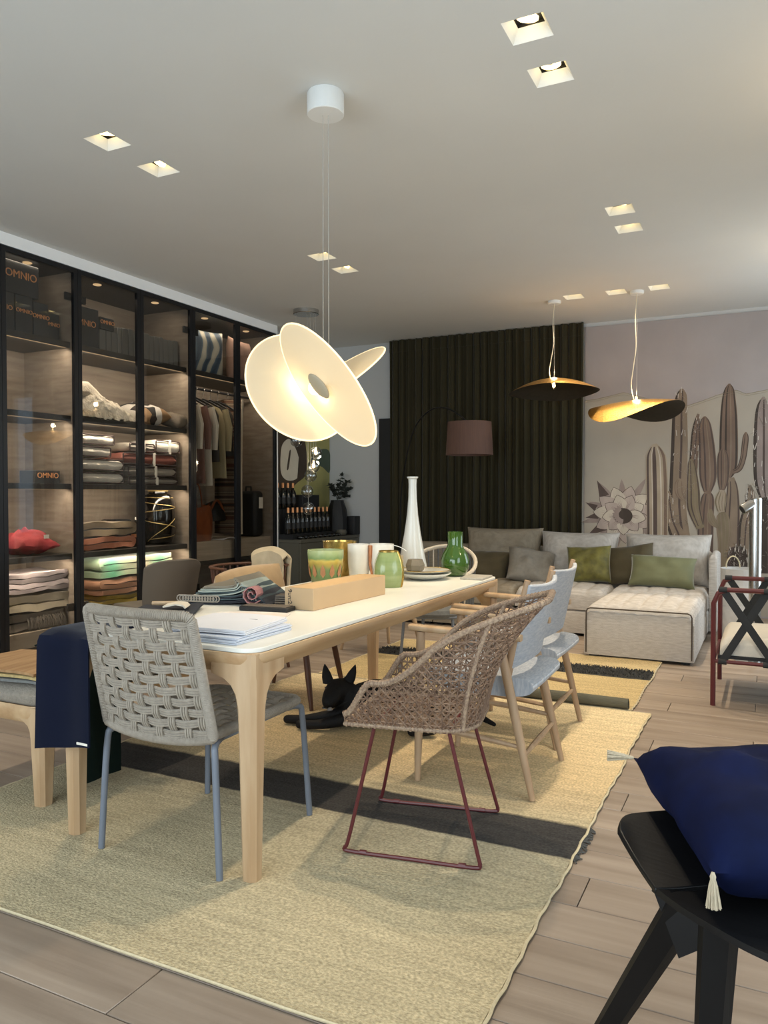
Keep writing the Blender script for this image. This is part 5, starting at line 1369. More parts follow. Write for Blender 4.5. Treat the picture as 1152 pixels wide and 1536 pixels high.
for i in range(0, 90):
    p = rim[i]; q = rim[i + 1]
    for f in (0.0, 0.5):
        c = p.lerp(q, f); tdir = (q - p).normalized()
        rm.tube([c - tdir * 0.002, c + tdir * 0.002], 0.0122, 8)
obj('wrapped_rim', rm, 'wicker_rim', C2)
bl = [wall(i / 60, 0.0) + Vector((0, 0, -0.004)) for i in range(61)]; bl = bl + [Vector((0.225 - 0.45 * i / 12, 0.228, 0.441)) for i in range(1, 12)]
bm_ = MB().tube(bl, 0.0075, 8, closed=True)
for i in range(len(bl)):
    p = bl[i]; q = bl[(i + 1) % len(bl)]; td = (q - p).normalized(); bm_.tube([p.lerp(q, 0.3) - td * 0.003, p.lerp(q, 0.3) + td * 0.003], 0.0098, 8)
obj('wrapped_base', bm_, 'wicker_rim', C2)
for s in (0.335, 0.665):
    obj('corner_rib', MB().tube([wall(s, rim_h(s) * i / 12) for i in range(13)], 0.0085, 8), 'wicker_rim', C2)
for sx in (-1, 1):
    p = [(sx * 0.19, 0.13, 0.432), (sx * 0.222, 0.21, 0.0 + 0.06), (sx * 0.228, 0.225, 0.02), (sx * 0.228, 0.205, 0.006), (sx * 0.232, 0.0, 0.006), (sx * 0.236, -0.215, 0.006), (sx * 0.236, -0.238, 0.02), (sx * 0.232, -0.228, 0.06), (sx * 0.2, -0.13, 0.432)]
    obj('sled_leg', MB().tube(smoothpts(p, 5), 0.0068, 8), 'burgundy', C2)
    for yy in (0.16, -0.18):
        obj('foot_sleeve', MB().tube([(sx * (0.232 - 0.004 * (yy > 0)), yy - 0.012, 0.007), (sx * (0.232 - 0.004 * (yy > 0)), yy + 0.012, 0.007)], 0.0088, 8), 'burgundy', C2)
obj('seat_ring', MB().tube([(0.19, 0.13, 0.432), (-0.19, 0.13, 0.432), (-0.2, -0.13, 0.432), (0.2, -0.13, 0.432)], 0.0068, 8, closed=True), 'burgundy', C2)

# ------------------------------------------------------------------ oak armchairs with pale blue webbing
def taper(mb, a, b, r0, r1, n=10, k=6):
    a, b = Vector(a), Vector(b)
    pts = [a.lerp(b, i / k) for i in range(k + 1)]
    rs = [r0 + (r1 - r0) * i / k + 0.0035 * math.sin(PI * i / k) for i in range(k + 1)]
    return mb.tube(pts, rs, n)
def oak_armchair(label, loc, rz):
    t = thing('oak_armchair', label, 'armchair', loc, rz, 'oak armchairs along the table')
    for sx in (-1, 1):
        obj('leg', taper(MB(), (sx * 0.252, 0.235, 0.64), (sx * 0.252, 0.25, 0.0), 0.019, 0.013), 'oak_grey', t)
        obj('leg', taper(MB(), (sx * 0.246, -0.105, 0.64), (sx * 0.262, -0.252, 0.0), 0.019, 0.013), 'oak_grey', t)
        def armf(u, v):
            a = 2 * PI * u; y = 0.285 - 0.485 * v; w = 0.021 + 0.006 * math.sin(PI * v)
            c, s = math.cos(a), math.sin(a)
            return (sx * (0.252 - 0.006 * v) + w * math.copysign(abs(c) ** 0.5, c), y, 0.656 - 0.012 * v + 0.0135 * math.copysign(abs(s) ** 0.5, s))
        am = MB().grid(armf, 20, 10, cu=True); am.f += [tuple(i * 11 for i in range(20)), tuple(i * 11 + 10 for i in range(19, -1, -1))]
        obj('armrest', am, 'oak', t)
        obj('back_post', taper(MB(), (sx * 0.222, -0.118, 0.40), (sx * 0.222, -0.218, 0.875), 0.017, 0.013), 'oak_grey', t)
        obj('side_stretcher', MB().tube([(sx * 0.252, 0.243, 0.235), (sx * 0.254, 0.0, 0.225), (sx * 0.257, -0.205, 0.205)], [0.009, 0.0135, 0.009], 8), 'oak_grey', t)
    obj('rear_stretcher', MB().tube([(-0.258, -0.212, 0.17), (0, -0.212, 0.17), (0.258, -0.212, 0.17)], [0.009, 0.0135, 0.009], 8), 'oak_grey', t)
    obj('front_stretcher', MB().tube([(-0.252, 0.243, 0.30), (0, 0.243, 0.30), (0.252, 0.243, 0.30)], [0.009, 0.0135, 0.009], 8), 'oak_grey', t)
    def sf(u, v):
        x = (-1 + 2 * u) * 0.243
        q = 2 * PI * v; y = 0.235 * math.copysign(abs(math.cos(q)) ** 0.45, math.cos(q)); z = 0.041 * math.copysign(abs(math.sin(q)) ** 0.7, math.sin(q))
        return (x, y - 0.012, 0.44 + z - 0.007 * (1 - (2 * u - 1) ** 2) * (1 if z > 0 else 0.3) + 0.02 * (y / 0.23) ** 2 * (1 if y > 0 else 0.2))
    sm = MB().grid(sf, 14, 36, cv=True); sm.f += [tuple(range(36)), tuple(14 * 36 + i for i in range(35, -1, -1))]
    obj('woven_seat', sm, 'seat_weave', t, ang=60)
    def bf(u, v):
        z = 0.515 + 0.345 * v; y = -0.153 - 0.072 * v - 0.035 * (1 - (2 * u - 1) ** 2)
        return ((-1 + 2 * u) * 0.232, y, z + 0.012 * (1 - (2 * u - 1) ** 2) * (-1 if v > 0.5 else 1) * abs(v - 0.5) * 2)
    obj('woven_back', MB().sheet(bf, 16, 10, 0.02), 'blue_weave', t, bevel=0.006)
    return t
ac = oak_armchair('oak armchair with pale blue woven seat next to the wicker chair', (-1.085, 3.272, 0.0135), math.radians(91))
dup(ac, (-1.145, 3.935, 0.0135), math.radians(90), 'oak armchair with pale blue woven seat at the table corner near the sofa')

# ------------------------------------------------------------------ modular sofa
def softbox(w, d, h, r, chan=0, seed=0.0, puff=0.012, axis=0):
    """upholstered block with a puffed, channelled top"""
    mb = MB().rbox((0, 0, h / 2), (w, d, h), r, 4)
    return mb
def block(name, parent, x0, x1, y0, y1, z0, z1, m, r=0.045, chan=0, axis='x'):
    nu, nv = 44, 20
    w, d, h = x1 - x0, y1 - y0, z1 - z0
    mb = MB()
    def top(u, v):
        # superellipse dome profile across both axes
        fx_ = math.sin(PI / 2 * min(1, min(u, 1 - u) * w / r)); fy_ = math.sin(PI / 2 * min(1, min(v, 1 - v) * d / r))
        z = z1 - r * (1 - min(fx_, 1)) - r * (1 - min(fy_, 1)) + 0.022 * math.sin(PI * u) * math.sin(PI * v)
        if chan:
            q = u if axis == 'x' else v
            z -= 0.010 * abs(math.cos(PI * q * chan)) ** 14
        return z
    def g(i): # denser near edges
        t_ = i; return t_
    us = [0, 0.004, 0.012, 0.03, 0.05] + [0.05 + 0.9 * k / nu for k in range(1, nu)] + [0.95, 0.97, 0.988, 0.996, 1]
    vs_ = [0, 0.004, 0.012, 0.03, 0.05] + [0.05 + 0.9 * k / nv for k in range(1, nv)] + [0.95, 0.97, 0.988, 0.996, 1]
    P = []
    for u in us:
        for v in vs_: P.append((x0 + w * u, y0 + d * v, top(u, v)))
    W = len(vs_); fs = []
    for i in range(len(us) - 1):
        for j in range(W - 1): fs.append((i * W + j, (i + 1) * W + j, (i + 1) * W + j + 1, i * W + j + 1))
    edge = [i * W for i in range(len(us))] + [(len(us) - 1) * W + j for j in range(1, W)] + [i * W + W - 1 for i in range(len(us) - 2, -1, -1)] + [j for j in range(W - 2, 0, -1)]
    n0 = len(P)
    for k in edge: P.append((P[k][0], P[k][1], z0))
    ne = len(edge)
    for k in range(ne): fs.append((edge[(k + 1) % ne], edge[k], n0 + k, n0 + (k + 1) % ne))
    fs.append(tuple(n0 + k for k in range(ne))[::-1])
    mb.add(P, [f[::-1] if False else f for f in fs])
    return obj(name, mb, m, parent, ang=50)
def piping_rect(parent, x0, x1, y, z0, z1, r=0.03):
    p = [(x0, y, z0), (x0, y, z1 - r), (x0 + r * 0.3, y, z1 - r * 0.3), (x0 + r, y, z1), (x1 - r, y, z1), (x1 - r * 0.3, y, z1 - r * 0.3), (x1, y, z1 - r), (x1, y, z0)]
    obj('piping', MB().tube(p, 0.0055, 6), 'piping', parent)
ot = thing('sofa_ottoman', 'square oatmeal linen sofa ottoman with dark piping in front of the sofa', 'ottoman', (-0.85, 6.45, 0))
block('upholstery', ot, -0.39, 0.39, -0.50, 0.50, 0.025, 0.395, 'sofa', 0.05, 6, 'x')
piping_rect(ot, -0.375, 0.375, -0.503, 0.04, 0.378)
for sx in (-1, 1):
    for sy in (-1, 1): obj('foot', MB().box((sx * 0.33, sy * 0.43, 0.0125), (0.06, 0.06, 0.025)), 'black_matte', ot)
def sofa_module(label, xc, w, y0, m, back_m):
    t = thing('sofa_module', label, 'sofa', (xc, 7.4, 0))
    block('base', t, -w / 2, w / 2, y0 - 7.4, 0.42, 0.025, 0.23, m, 0.03)
    block('seat_cushion', t, -w / 2, w / 2, y0 - 7.4, 0.40, 0.231, 0.405, m, 0.05, 5, 'x')
    block('back_panel', t, -w / 2, w / 2, 0.425, 0.60, 0.025, 0.70, back_m, 0.03)
    for sx in (-1, 1): obj('foot', MB().box((sx * (w / 2 - 0.06), y0 - 7.4 + 0.06, 0.0125), (0.06, 0.06, 0.025)), 'black_matte', t)
    return t
sm = sofa_module('oatmeal linen sofa seat behind the ottoman with an upright side panel', -0.85, 0.785, 6.955, 'sofa', 'sofa')
block('side_panel', sm, 0.395, 0.46, 0.0, 0.60, 0.025, 0.70, 'sofa', 0.02)
sofa_module('oatmeal linen sofa seat beside the ottoman under the moss velvet cushion', -1.645, 0.79, 6.80, 'sofa', 'sofa')
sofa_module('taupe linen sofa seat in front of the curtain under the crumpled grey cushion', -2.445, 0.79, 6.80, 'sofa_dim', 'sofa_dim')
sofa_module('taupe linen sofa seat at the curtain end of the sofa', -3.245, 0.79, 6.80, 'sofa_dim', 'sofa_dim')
la = math.radians
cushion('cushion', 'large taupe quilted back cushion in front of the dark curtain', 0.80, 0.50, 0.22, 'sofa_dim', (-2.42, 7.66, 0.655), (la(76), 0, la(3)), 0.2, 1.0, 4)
cushion('cushion', 'large oatmeal back cushion behind the moss velvet cushion', 0.76, 0.48, 0.22, 'sofa', (-1.65, 7.64, 0.635), (la(75), 0, la(-2)), 0.2, 2.0, 0, 'sofa')
cushion('cushion', 'large oatmeal back cushion behind the sage lumbar cushion', 0.76, 0.49, 0.22, 'sofa', (-0.83, 7.62, 0.63), (la(74), 0, la(1)), 0.2, 3.0, 0, 'sofa')
cushion('cushion', 'crumpled grey linen cushion lying against the taupe back cushion', 0.46, 0.40, 0.18, 'grey_linen', (-2.04, 7.34, 0.545), (la(48), la(10), la(22)), 0.5, 4.0)
cushion('cushion', 'olive brown cushion low behind the crumpled grey cushion', 0.46, 0.36, 0.15, 'olive_brown', (-2.50, 7.40, 0.52), (la(52), 0, la(-6)), 0.3, 5.0)
cushion('cushion', 'moss green velvet square cushion on the sofa', 0.41, 0.36, 0.17, 'moss_velvet', (-1.49, 7.33, 0.585), (la(68), la(-3), la(4)), 0.35, 6.0)
cushion('cushion', 'olive brown cushion tucked behind the sage lumbar cushion', 0.44, 0.38, 0.15, 'olive_brown', (-1.13, 7.42, 0.59), (la(66), la(-9), la(-4)), 0.3, 7.0)
cushion('cushion', 'sage green velvet lumbar cushion on the sofa seat behind the ottoman', 0.56, 0.30, 0.17, 'green_velvet', (-0.83, 7.26, 0.55), (la(62), la(2), la(1)), 0.25, 8.0)

# ------------------------------------------------------------------ things on the dining table
ZT = 0.754
t = thing('cardboard_box', 'long kraft cardboard box with handwriting on its end, lying on the table', 'box', (-1.735, 3.045, ZT), math.radians(-2.5))
obj('carton', MB().rbox((0, 0, 0.046), (0.145, 0.62, 0.092), 0.002, 1), 'cardboard', t)
M['tape'] = mat('box_lid_flap', (206, 170, 122), 0.5)
obj('lid_flap', MB().box((0.012, 0, 0.0925), (0.118, 0.618, 0.0012)), 'tape', t)
lettering('handwriting', '9un:2e', 0.029, 'ink', t, (-0.045, -0.3115, 0.046), (PI / 2, math.radians(90), 0), 0.0004)
def pot(name, label, loc, parts, cat):
    t = thing(name, label, cat, loc)
    for pn, prof, m, n in parts: obj(pn, MB().lathe(prof, n), m, t)
    return t
def glaze():
    k = NT('green_yellow_glaze'); tc = k.node('ShaderNodeTexCoord'); sp = k.node('ShaderNodeSeparateXYZ'); k.link(tc.outputs['Object'], sp.inputs[0])
    nz = k.node('ShaderNodeTexNoise'); nz.inputs['Scale'].default_value = 22; k.link(tc.outputs['Object'], nz.inputs['Vector'])
    ma = k.node('ShaderNodeMath', operation='MULTIPLY_ADD'); ma.inputs[1].default_value = 0.03; k.link(nz.outputs[0], ma.inputs[0]); k.link(sp.outputs[2], ma.inputs[2])
    mr = k.node('ShaderNodeMapRange'); mr.inputs['From Max'].default_value = 0.19; k.link(ma.outputs[0], mr.inputs['Value'])
    rp = k.node('ShaderNodeValToRGB'); cr = rp.color_ramp
    st_ = [(0, (120, 96, 60)), (0.3, (96, 120, 70)), (0.5, (110, 130, 80)), (0.68, (176, 150, 70)), (0.76, (196, 172, 84)), (0.82, (120, 144, 90)), (1.0, (168, 180, 128))]
    while len(cr.elements) < len(st_): cr.elements.new(0.5)
    for e, (p, c) in zip(cr.elements, st_): e.position = p; e.color = lin(c)
    k.link(mr.outputs[0], rp.inputs[0]); k.link(rp.outputs[0], k.b.inputs['Base Color']); k.b.inputs['Roughness'].default_value = 0.25
    return k.m
M['glaze'] = glaze()
t = pot('glazed_pot', 'green and yellow striped glazed pot with painted leaves behind the cardboard box', (-2.13, 3.60, ZT),
        [('pot_body', [(0.068, 0), (0.076, 0.01), (0.092, 0.10), (0.097, 0.16), (0.097, 0.185), (0.090, 0.185), (0.086, 0.10), (0.065, 0.02)], 'glaze', 36)], 'pot')
M['leaf_paint'] = mat('leaf_relief', (176, 122, 80), 0.4, 0.2, (30, 30, 30))
for a in (-2.3, -1.75, -1.2, -0.65, -0.1, 0.45):
    lf = MB()
    def rp_(da, z):
        r = 0.078 + 0.016 * z / 0.1 + 0.0015; return (r * math.cos(a + da), r * math.sin(a + da), z)
    lf.add([rp_(0, 0.04), rp_(0.16, 0.06), rp_(0.13, 0.085), rp_(0, 0.112), rp_(-0.13, 0.085), rp_(-0.16, 0.06)], [(0, 1, 2, 3, 4, 5)])
    obj('painted_leaf', lf, 'leaf_paint', t, smooth=False)
t = pot('gold_vase', 'faceted shiny gold vase between the striped pot and the white vase', (-2.205, 3.885, ZT),
        [('vase_body', [(0.06, 0), (0.066, 0.01), (0.085, 0.10), (0.098, 0.215), (0.09, 0.215), (0.078, 0.10), (0.055, 0.02)], 'gold_leaf', 14)], 'vase')
t = pot('white_vase', 'white marbled double vase with a copper seam on the table', (-2.0, 3.85, ZT), [], 'vase')
M['marble_glass'] = mat('white_marbled_glass', (230, 226, 216), 0.25, 0.08, (14, 14, 14), detail=5, coat=0.3)
M['copper_drip'] = mat('copper_seam', (178, 116, 74), 0.35, 0.2, (30, 30, 30), metal=0.4)
for k, (ox, oy) in enumerate(((-0.047, -0.025), (0.062, 0.035))):
    ob = obj('vase_body', MB().lathe([(0.045, 0), (0.052, 0.008), (0.062 + 0.008 * k, 0.10), (0.064 + 0.008 * k, 0.205), (0.058 + 0.008 * k, 0.205), (0.054, 0.1), (0.04, 0.012)], 32), 'marble_glass', t, (ox, oy, 0))
obj('copper_seam', MB().tube([(0.045, -0.035, 0.01), (0.028, -0.036, 0.1), (0.03, -0.03, 0.2)], [0.006, 0.008, 0.014], 8), 'copper_drip', t)
obj('thin_handle', MB().tube([(0.10 + 0.09 * f, 0.05 + 0.045 * f, 0.195 + 0.02 * f - 0.05 * f * f) for f in [i / 8 for i in range(9)]], 0.002, 5), 'white_metal', t)
t = pot('green_vase', 'rounded pale green vase with a gold side seam beside the cardboard box', (-1.775, 3.645, ZT), [], 'vase')
M['celadon'] = mat('celadon_glaze', (148, 160, 108), 0.22, 0, (3, 3, 26), detail=4, c2=(124, 142, 86), coat=0.4)
def gv(u, v):
    a = 2 * PI * u; z = 0.185 * v
    r = 0.052 + 0.03 * math.sin(PI * min(1.0, 0.12 + v * 0.83)) ** 0.7 - 0.012 * v
    c, s = math.cos(a), math.sin(a); q = (abs(c) ** 3 + abs(s) ** 3) ** (-1 / 3)
    return (r * q * c, r * q * s, z)
gm = MB().grid(gv, 40, 18, cu=True); gm.f.append(tuple(i * 19 for i in range(39, -1, -1)))
obj('vase_body', gm, 'celadon', t, (0, 0, 0), (0, 0, 0.6))
obj('gold_lip', MB().tube([Vector(gv(i / 32, 1.0)) for i in range(32)], 0.004, 6, closed=True), 'gold_leaf', t, (0, 0, 0), (0, 0, 0.6))
obj('gold_seam', MB().tube([Vector(gv(0.885, i / 16)) for i in range(17)], 0.0045, 6).tube([Vector(gv(0.935, i / 16)) for i in range(17)], 0.003, 6), 'gold_leaf', t, (0, 0, 0), (0, 0, 0.6))
pr = [(0.055, 0), (0.08, 0.004), (0.12, 0.016), (0.153, 0.034), (0.155, 0.038), (0.15, 0.038), (0.11, 0.02), (0.0, 0.012)]
t = thing('dinner_plate', 'deep white plate at the bottom of the two stacked plates', 'plate', (-1.75, 4.06, ZT))
obj('plate_body', MB().lathe(pr, 44), 'ceramic_white', t)
pr2 = [(0.06, 0), (0.10, 0.006), (0.143, 0.016), (0.15, 0.02), (0.144, 0.021), (0.1, 0.011), (0.0, 0.009)]
t = thing('gold_rim_plate', 'white plate with a gold rim on top of the deep plate', 'plate', (-1.75, 4.06, ZT + 0.0325))
obj('plate_body', MB().lathe(pr2, 44), 'ceramic_white', t)
obj('gold_rim', MB().tube([(0.146 * math.cos(2 * PI * i / 48), 0.146 * math.sin(2 * PI * i / 48), 0.021) for i in range(48)], 0.003, 5, closed=True), 'gold_leaf', t)
t = thing('stone_cup', 'small rounded square grey cup standing on the gold rim plate', 'cup', (-1.80, 4.045, ZT + 0.0445))
M['stone_grey'] = mat('grey_stoneware', (126, 116, 98), 0.5, 0.15, (20, 20, 20))
obj('cup_body', MB().lathe([(0.04, 0), (0.05, 0.008), (0.055, 0.035), (0.043, 0.066), (0.04, 0.068), (0.038, 0.062), (0.048, 0.035), (0.03, 0.01)], 6), 'stone_grey', t, rot=(0, 0, 0.5), ang=20)
t = thing('green_bottle_vase', 'bright green glass bottle vase with a wide neck at the end of the table', 'vase', (-1.655, 4.30, ZT))
obj('vase_body', MB().lathe([(0.045, 0), (0.066, 0.012), (0.083, 0.05), (0.085, 0.09), (0.075, 0.13), (0.052, 0.165), (0.045, 0.185), (0.045, 0.255), (0.047, 0.262), (0.042, 0.262), (0.040, 0.19), (0.06, 0.14), (0.07, 0.08), (0.04, 0.015)], 36), 'green_glass', t)
t = thing('tall_vase', 'tall slender white ceramic vase with a flared foot at the table end', 'vase', (-1.925, 4.285, ZT))
obj('vase_body', MB().lathe([(0.085, 0), (0.092, 0.01), (0.088, 0.05), (0.072, 0.13), (0.05, 0.25), (0.034, 0.36), (0.026, 0.46), (0.024, 0.54), (0.026, 0.575), (0.034, 0.582), (0.034, 0.59), (0.026, 0.59), (0.018, 0.54)], 36), 'ceramic_white', t)
tag(obj('linen_napkins', MB().strip(serp(0.09, 0.03, 4), 0.026, -0.05, 0.05, 'x', 0.004, 2), 'cream_cloth', None, (-1.955, 4.05, ZT + 0.004), (0, 0, 0.2)), 'small stack of pale folded linen beside the tall white vase', 'napkins')
b = tag(obj('grey_booklet', MB().rbox((0, 0, 0.006), (0.135, 0.20, 0.012), 0.002, 1), 'stone_grey', None, (-1.497, 4.23, ZT), (0, 0, 0.05)), 'thin grey booklet at the corner of the table beside the plates', 'booklet')
M['booklet_grey'] = mat('printed_grey_cover', (178, 172, 160), 0.7, 0.2, (60, 60, 60)); b.data.materials.clear(); b.data.materials.append(M['booklet_grey'])
# brochures near the camera
def catalogue(label, loc, w, l, h, m, rz, curl=0.0):
    t = thing('catalogue', label, 'brochure', loc, rz)
    pages = MB()
    n = max(2, int(h / 0.0045))
    for i in range(n):
        o = 0.0025 * math.sin(i * 2.7)
        pages.sheet(lambda u, v: (-w / 2 + w * u + o, -l / 2 + l * v + o, h * (i + 0.5) / n + curl * math.sin(PI * u) * (0.4 + 0.6 * v)), 6 if curl else 1, 1, h / n * 0.8)
    obj('pages', pages, m, t, smooth=False)
    return t
M['page_blue'] = mat('coated_paper', (206, 212, 224), 0.4, 0.03, (10, 10, 10))
M['page_pink'] = mat('printed_page', (222, 202, 186), 0.5, 0, (7, 7, 7), c2=(232, 228, 222), detail=4)
catalogue('thick pale blue edged catalogue at the bottom of the stack on the table corner', (-1.655, 2.155, ZT), 0.29, 0.315, 0.024, 'page_blue', 0.0)
c = catalogue('white catalogue with curled pages lying on the thick catalogue', (-1.675, 2.17, ZT + 0.025), 0.30, 0.30, 0.016, 'brochure', 0.12, 0.006)
M['print_ink'] = mat('grey_print', (120, 116, 122), 0.7)
pr_ = MB()
for x, y, w_ in ((0.06, 0.05, 0.05), (0.02, 0.09, 0.03)): pr_.box((x, y, 0.0188), (w_, 0.004, 0.0012))
obj('printed_line', pr_, 'print_ink', c, smooth=False)
catalogue('loose printed sheets with beige pictures behind the white catalogue', (-1.815, 2.46, ZT), 0.30, 0.22, 0.006, 'page_pink', 0.35, 0.004)
t = thing('sample_tablet', 'flat black sample board between the printed sheets and the cardboard box', 'sample board', (-1.86, 2.668, ZT), 0.12)
obj('board', MB().rbox((0, 0, 0.009), (0.22, 0.085, 0.018), 0.003, 1), 'black_matte', t); obj('board_edge', MB().rbox((0, 0, 0.02), (0.2, 0.07, 0.003), 0.001, 1), 'taupe_shell', t)
catalogue('small stack of white leaflets beside the cardboard box end', (-1.90, 3.07, ZT), 0.11, 0.15, 0.012, 'brochure', 0.2, 0.003)
# fabric sample books
M['sw_grey'] = mat('swatch_grey', (132, 124, 108), 0.9, 0.15, (10, 10, 10)); M['sw_teal'] = mat('swatch_teal', (66, 80, 84), 0.9, 0.15, (10, 10, 10))
M['sw_mint'] = mat('swatch_mint', (158, 166, 156), 0.9, 0.1, (10, 10, 10)); M['sw_pink'] = mat('swatch_pink', (176, 124, 122), 0.9, 0.1, (10, 10, 10)); M['sw_dark'] = mat('swatch_dark', (44, 46, 54), 0.9, 0.15, (10, 10, 10))
t = thing('swatch_book', 'fanned book of grey, mint and teal fabric swatches folded open on the table', 'fabric samples', (-2.14, 2.86, ZT), 0.25)
mats = ['sw_dark', 'sw_dark', 'sw_teal', 'sw_dark', 'sw_teal', 'sw_mint', 'sw_teal', 'sw_mint', 'sw_mint', 'sw_grey', 'sw_grey']
for i, m in enumerate(mats):
    z = 0.004 + 0.0075 * i; e = 0.15 - 0.012 * i
    path = [(-0.22 + 0.012 * i, z + 0.002 * math.sin(i)), (-0.1, z), (0.03, z + 0.008), (e, z + 0.018 + 0.002 * i), (e + 0.03, z + 0.01), (e + 0.045, z - 0.004 - 0.006 * i + 0.006)]
    path = [(p[0], max(p[1], 0.004 + 0.0075 * i * 0.35)) for p in path]
    obj('swatch', MB().strip(smoothpts([(a, b, 0) for a, b in path], 4) and [(p[0], p[1]) for p in smoothpts([(a, b, 0) for a, b in path], 4)], 0.0055, -0.15, 0.15, 'y', 0.004, i * 1.3), m, t)
obj('pink_swatch_roll', MB().strip([(0.12 + (0.006 + 0.0022 * k) * math.cos(k * 0.7), 0.052 + (0.006 + 0.0022 * k) * math.sin(k * 0.7)) for k in range(18)], 0.004, -0.175, -0.10, 'y'), 'sw_pink', t)
for k in range(5):
    obj('header_bar', MB().box((0.235, -0.10 + 0.004 * k, 0.006 + 0.009 * k), (0.05, 0.07, 0.006)), 'taupe_shell', t)
lp = MB()
for k in range(14):
    x = -0.05 - 0.013 * k
    lp.tube([(x + 0.016 * math.cos(a), -0.155, 0.026 + 0.014 * math.sin(a)) for a in [2 * PI * i / 10 for i in range(10)]], 0.003, 4, closed=True)
obj('edge_loops', lp, 'rope', t, kind='stuff')
t = thing('swatch_hanger', 'swatch hanger with pale leather clip and wooden bar on dark cloth', 'fabric samples', (-2.165, 2.44, ZT), 0.5)
obj('dark_cloth', MB().sheet(lambda u, v: (-0.14 + 0.24 * u, -0.11 + 0.24 * v, 0.012 + 0.006 * math.sin(5 * u + 3 * v)), 10, 10, 0.008), 'sw_dark', t)
obj('leather_clip', MB().strip([(-0.03, 0.03), (0.02, 0.04), (0.05, 0.035), (0.06, 0.024)], 0.006, -0.045, 0.045, 'y'), 'sheepskin', t)
obj('wooden_bar', MB().tube([(-0.10, 0.07, 0.03), (0.02, 0.055, 0.033)], 0.008, 8), 'oak', t)
# navy cloth draped over the near left corner of the table
t = thing('navy_throw', 'navy cloth draped over the table corner beside the rope chair', 'throw', (-2.165, 1.953, 0))
def nf(u, v):
    x = -0.122 + (0.245 + 0.0 * v) * u
    s = v * 0.78
    if s < 0.33: y, z = 0.33 - s, 0.757
    elif s < 0.40:
        a = (s - 0.33) / 0.07 * PI / 2; y, z = -0.0 - 0.045 * math.sin(a), 0.757 - 0.045 * (1 - math.cos(a))
    else: y, z = -0.046 - 0.03 * (s - 0.40), 0.712 - (s - 0.40) * (0.96 - 0.10 * u)
    if s > 0.36: y -= 0.012 + 0.008 * math.sin(u * 7 + 1); x += 0.04 * (s - 0.36) * (u - 0.15)
    return (x, y, z + 0.002 * math.sin(u * 9))
obj('cloth', MB().sheet(nf, 16, 40, 0.007), 'navy_cloth', t)
obj('edge_label', MB().box((0.105, -0.079, 0.395), (0.05, 0.003, 0.008)), 'bag_band', t, label='white woven label')

# ------------------------------------------------------------------ bench with folded fabrics beside the table
t = thing('oak_bench', 'upholstered oak bench with curved legs and grey woven pad beside the table', 'bench', (-2.79, 2.59, 0))
for sx in (-1, 1):
    for sy in (-1, 1):
        o = obj('leg', leg_mb(sx, sy, 0.13, 0.042), 'oak', t, (sx * 0.235, sy * 0.46, 0), ang=35); o.scale = (1, 1, 0.545)
ap = MB(); prof = [(0.0, 0.405), (0.006, 0.39), (0.0, 0.35), (-0.012, 0.335), (-0.05, 0.335), (-0.05, 0.40)]
base = [rrect(0.55 + 2 * o, 1.0 + 2 * o, 0.08 + o) for o, z in prof]; n = len(base[0]); vs = []; fs = []
for (o, z), ring in zip(prof, base): vs += [(p[0], p[1], z) for p in ring]
for j in range(len(prof) - 1):
    for i in range(n): fs.append((j * n + (i + 1) % n, j * n + i, (j + 1) * n + i, (j + 1) * n + (i + 1) % n))
ap.add(vs, fs); obj('apron', ap, 'oak_h', t)
M['pad'] = mat('grey_herringbone', (150, 142, 130), 0.95, 0.2, (60, 60, 60), bump=0.5, bscale=(160, 160, 160))
pd = MB(); rings = []
for o, z in ((-0.01, 0.405), (0.004, 0.42), (0.006, 0.445), (-0.02, 0.468), (-0.08, 0.478)): rings.append([(p[0], p[1], z) for p in rrect(0.55 + 2 * o, 1.0 + 2 * o, 0.085 + o)])
n = len(rings[0]); vs = [p for r in rings for p in r]; fs = [tuple((len(rings) - 1) * n + i for i in range(n)), tuple(range(n))[::-1]]
for j in range(len(rings) - 1):
    for i in range(n): fs.append((j * n + i, j * n + (i + 1) % n, (j + 1) * n + (i + 1) % n, (j + 1) * n + i))
pd.add(vs, fs); obj('pad', pd, 'pad', t)
M['sw_tan'] = mat('tan_bark_cloth', (176, 140, 98), 0.9, 0, (30, 4, 10), c2=(150, 114, 76), detail=5); M['sw_straw'] = mat('straw_tweed', (186, 164, 112), 0.9, 0.25, (90, 90, 90)); M['sw_blue'] = mat('blue_grey_tweed', (116, 118, 116), 0.9, 0.2, (90, 90, 90))
def drape_sample(label, z, m, dx, dy, rz):
    def fn(u, v):
        x = -0.24 + 0.44 * u; y = -0.16 + 0.34 * v
        d = max(0.0, (x - 0.10) + (-y - 0.04) * 0.6)
        return (x, y, 0.008 - 0.35 * d * d + 0.003 * math.sin(8 * u + 5 * v))
    o = obj('fabric_sample', MB().sheet(fn, 18, 14, 0.010), m, None, (-2.785 + dx, 2.26 + dy, z), (0, 0, rz)); return tag(o, label, 'fabric sample')
drape_sample('blue grey tweed sample lowest of the cloths on the bench end', 0.488, 'sw_blue', 0.02, -0.01, 0.15)
drape_sample('straw coloured tweed sample between two other cloths on the bench end', 0.503, 'sw_straw', 0.0, 0.0, 0.1)
drape_sample('tan streaked cloth sample on top of the pile on the bench end', 0.518, 'sw_tan', -0.02, 0.01, 0.06)
t = thing('green_throw', 'dark green cloth spread over the bench and hanging down its side', 'throw', (-2.70, 2.62, 0))
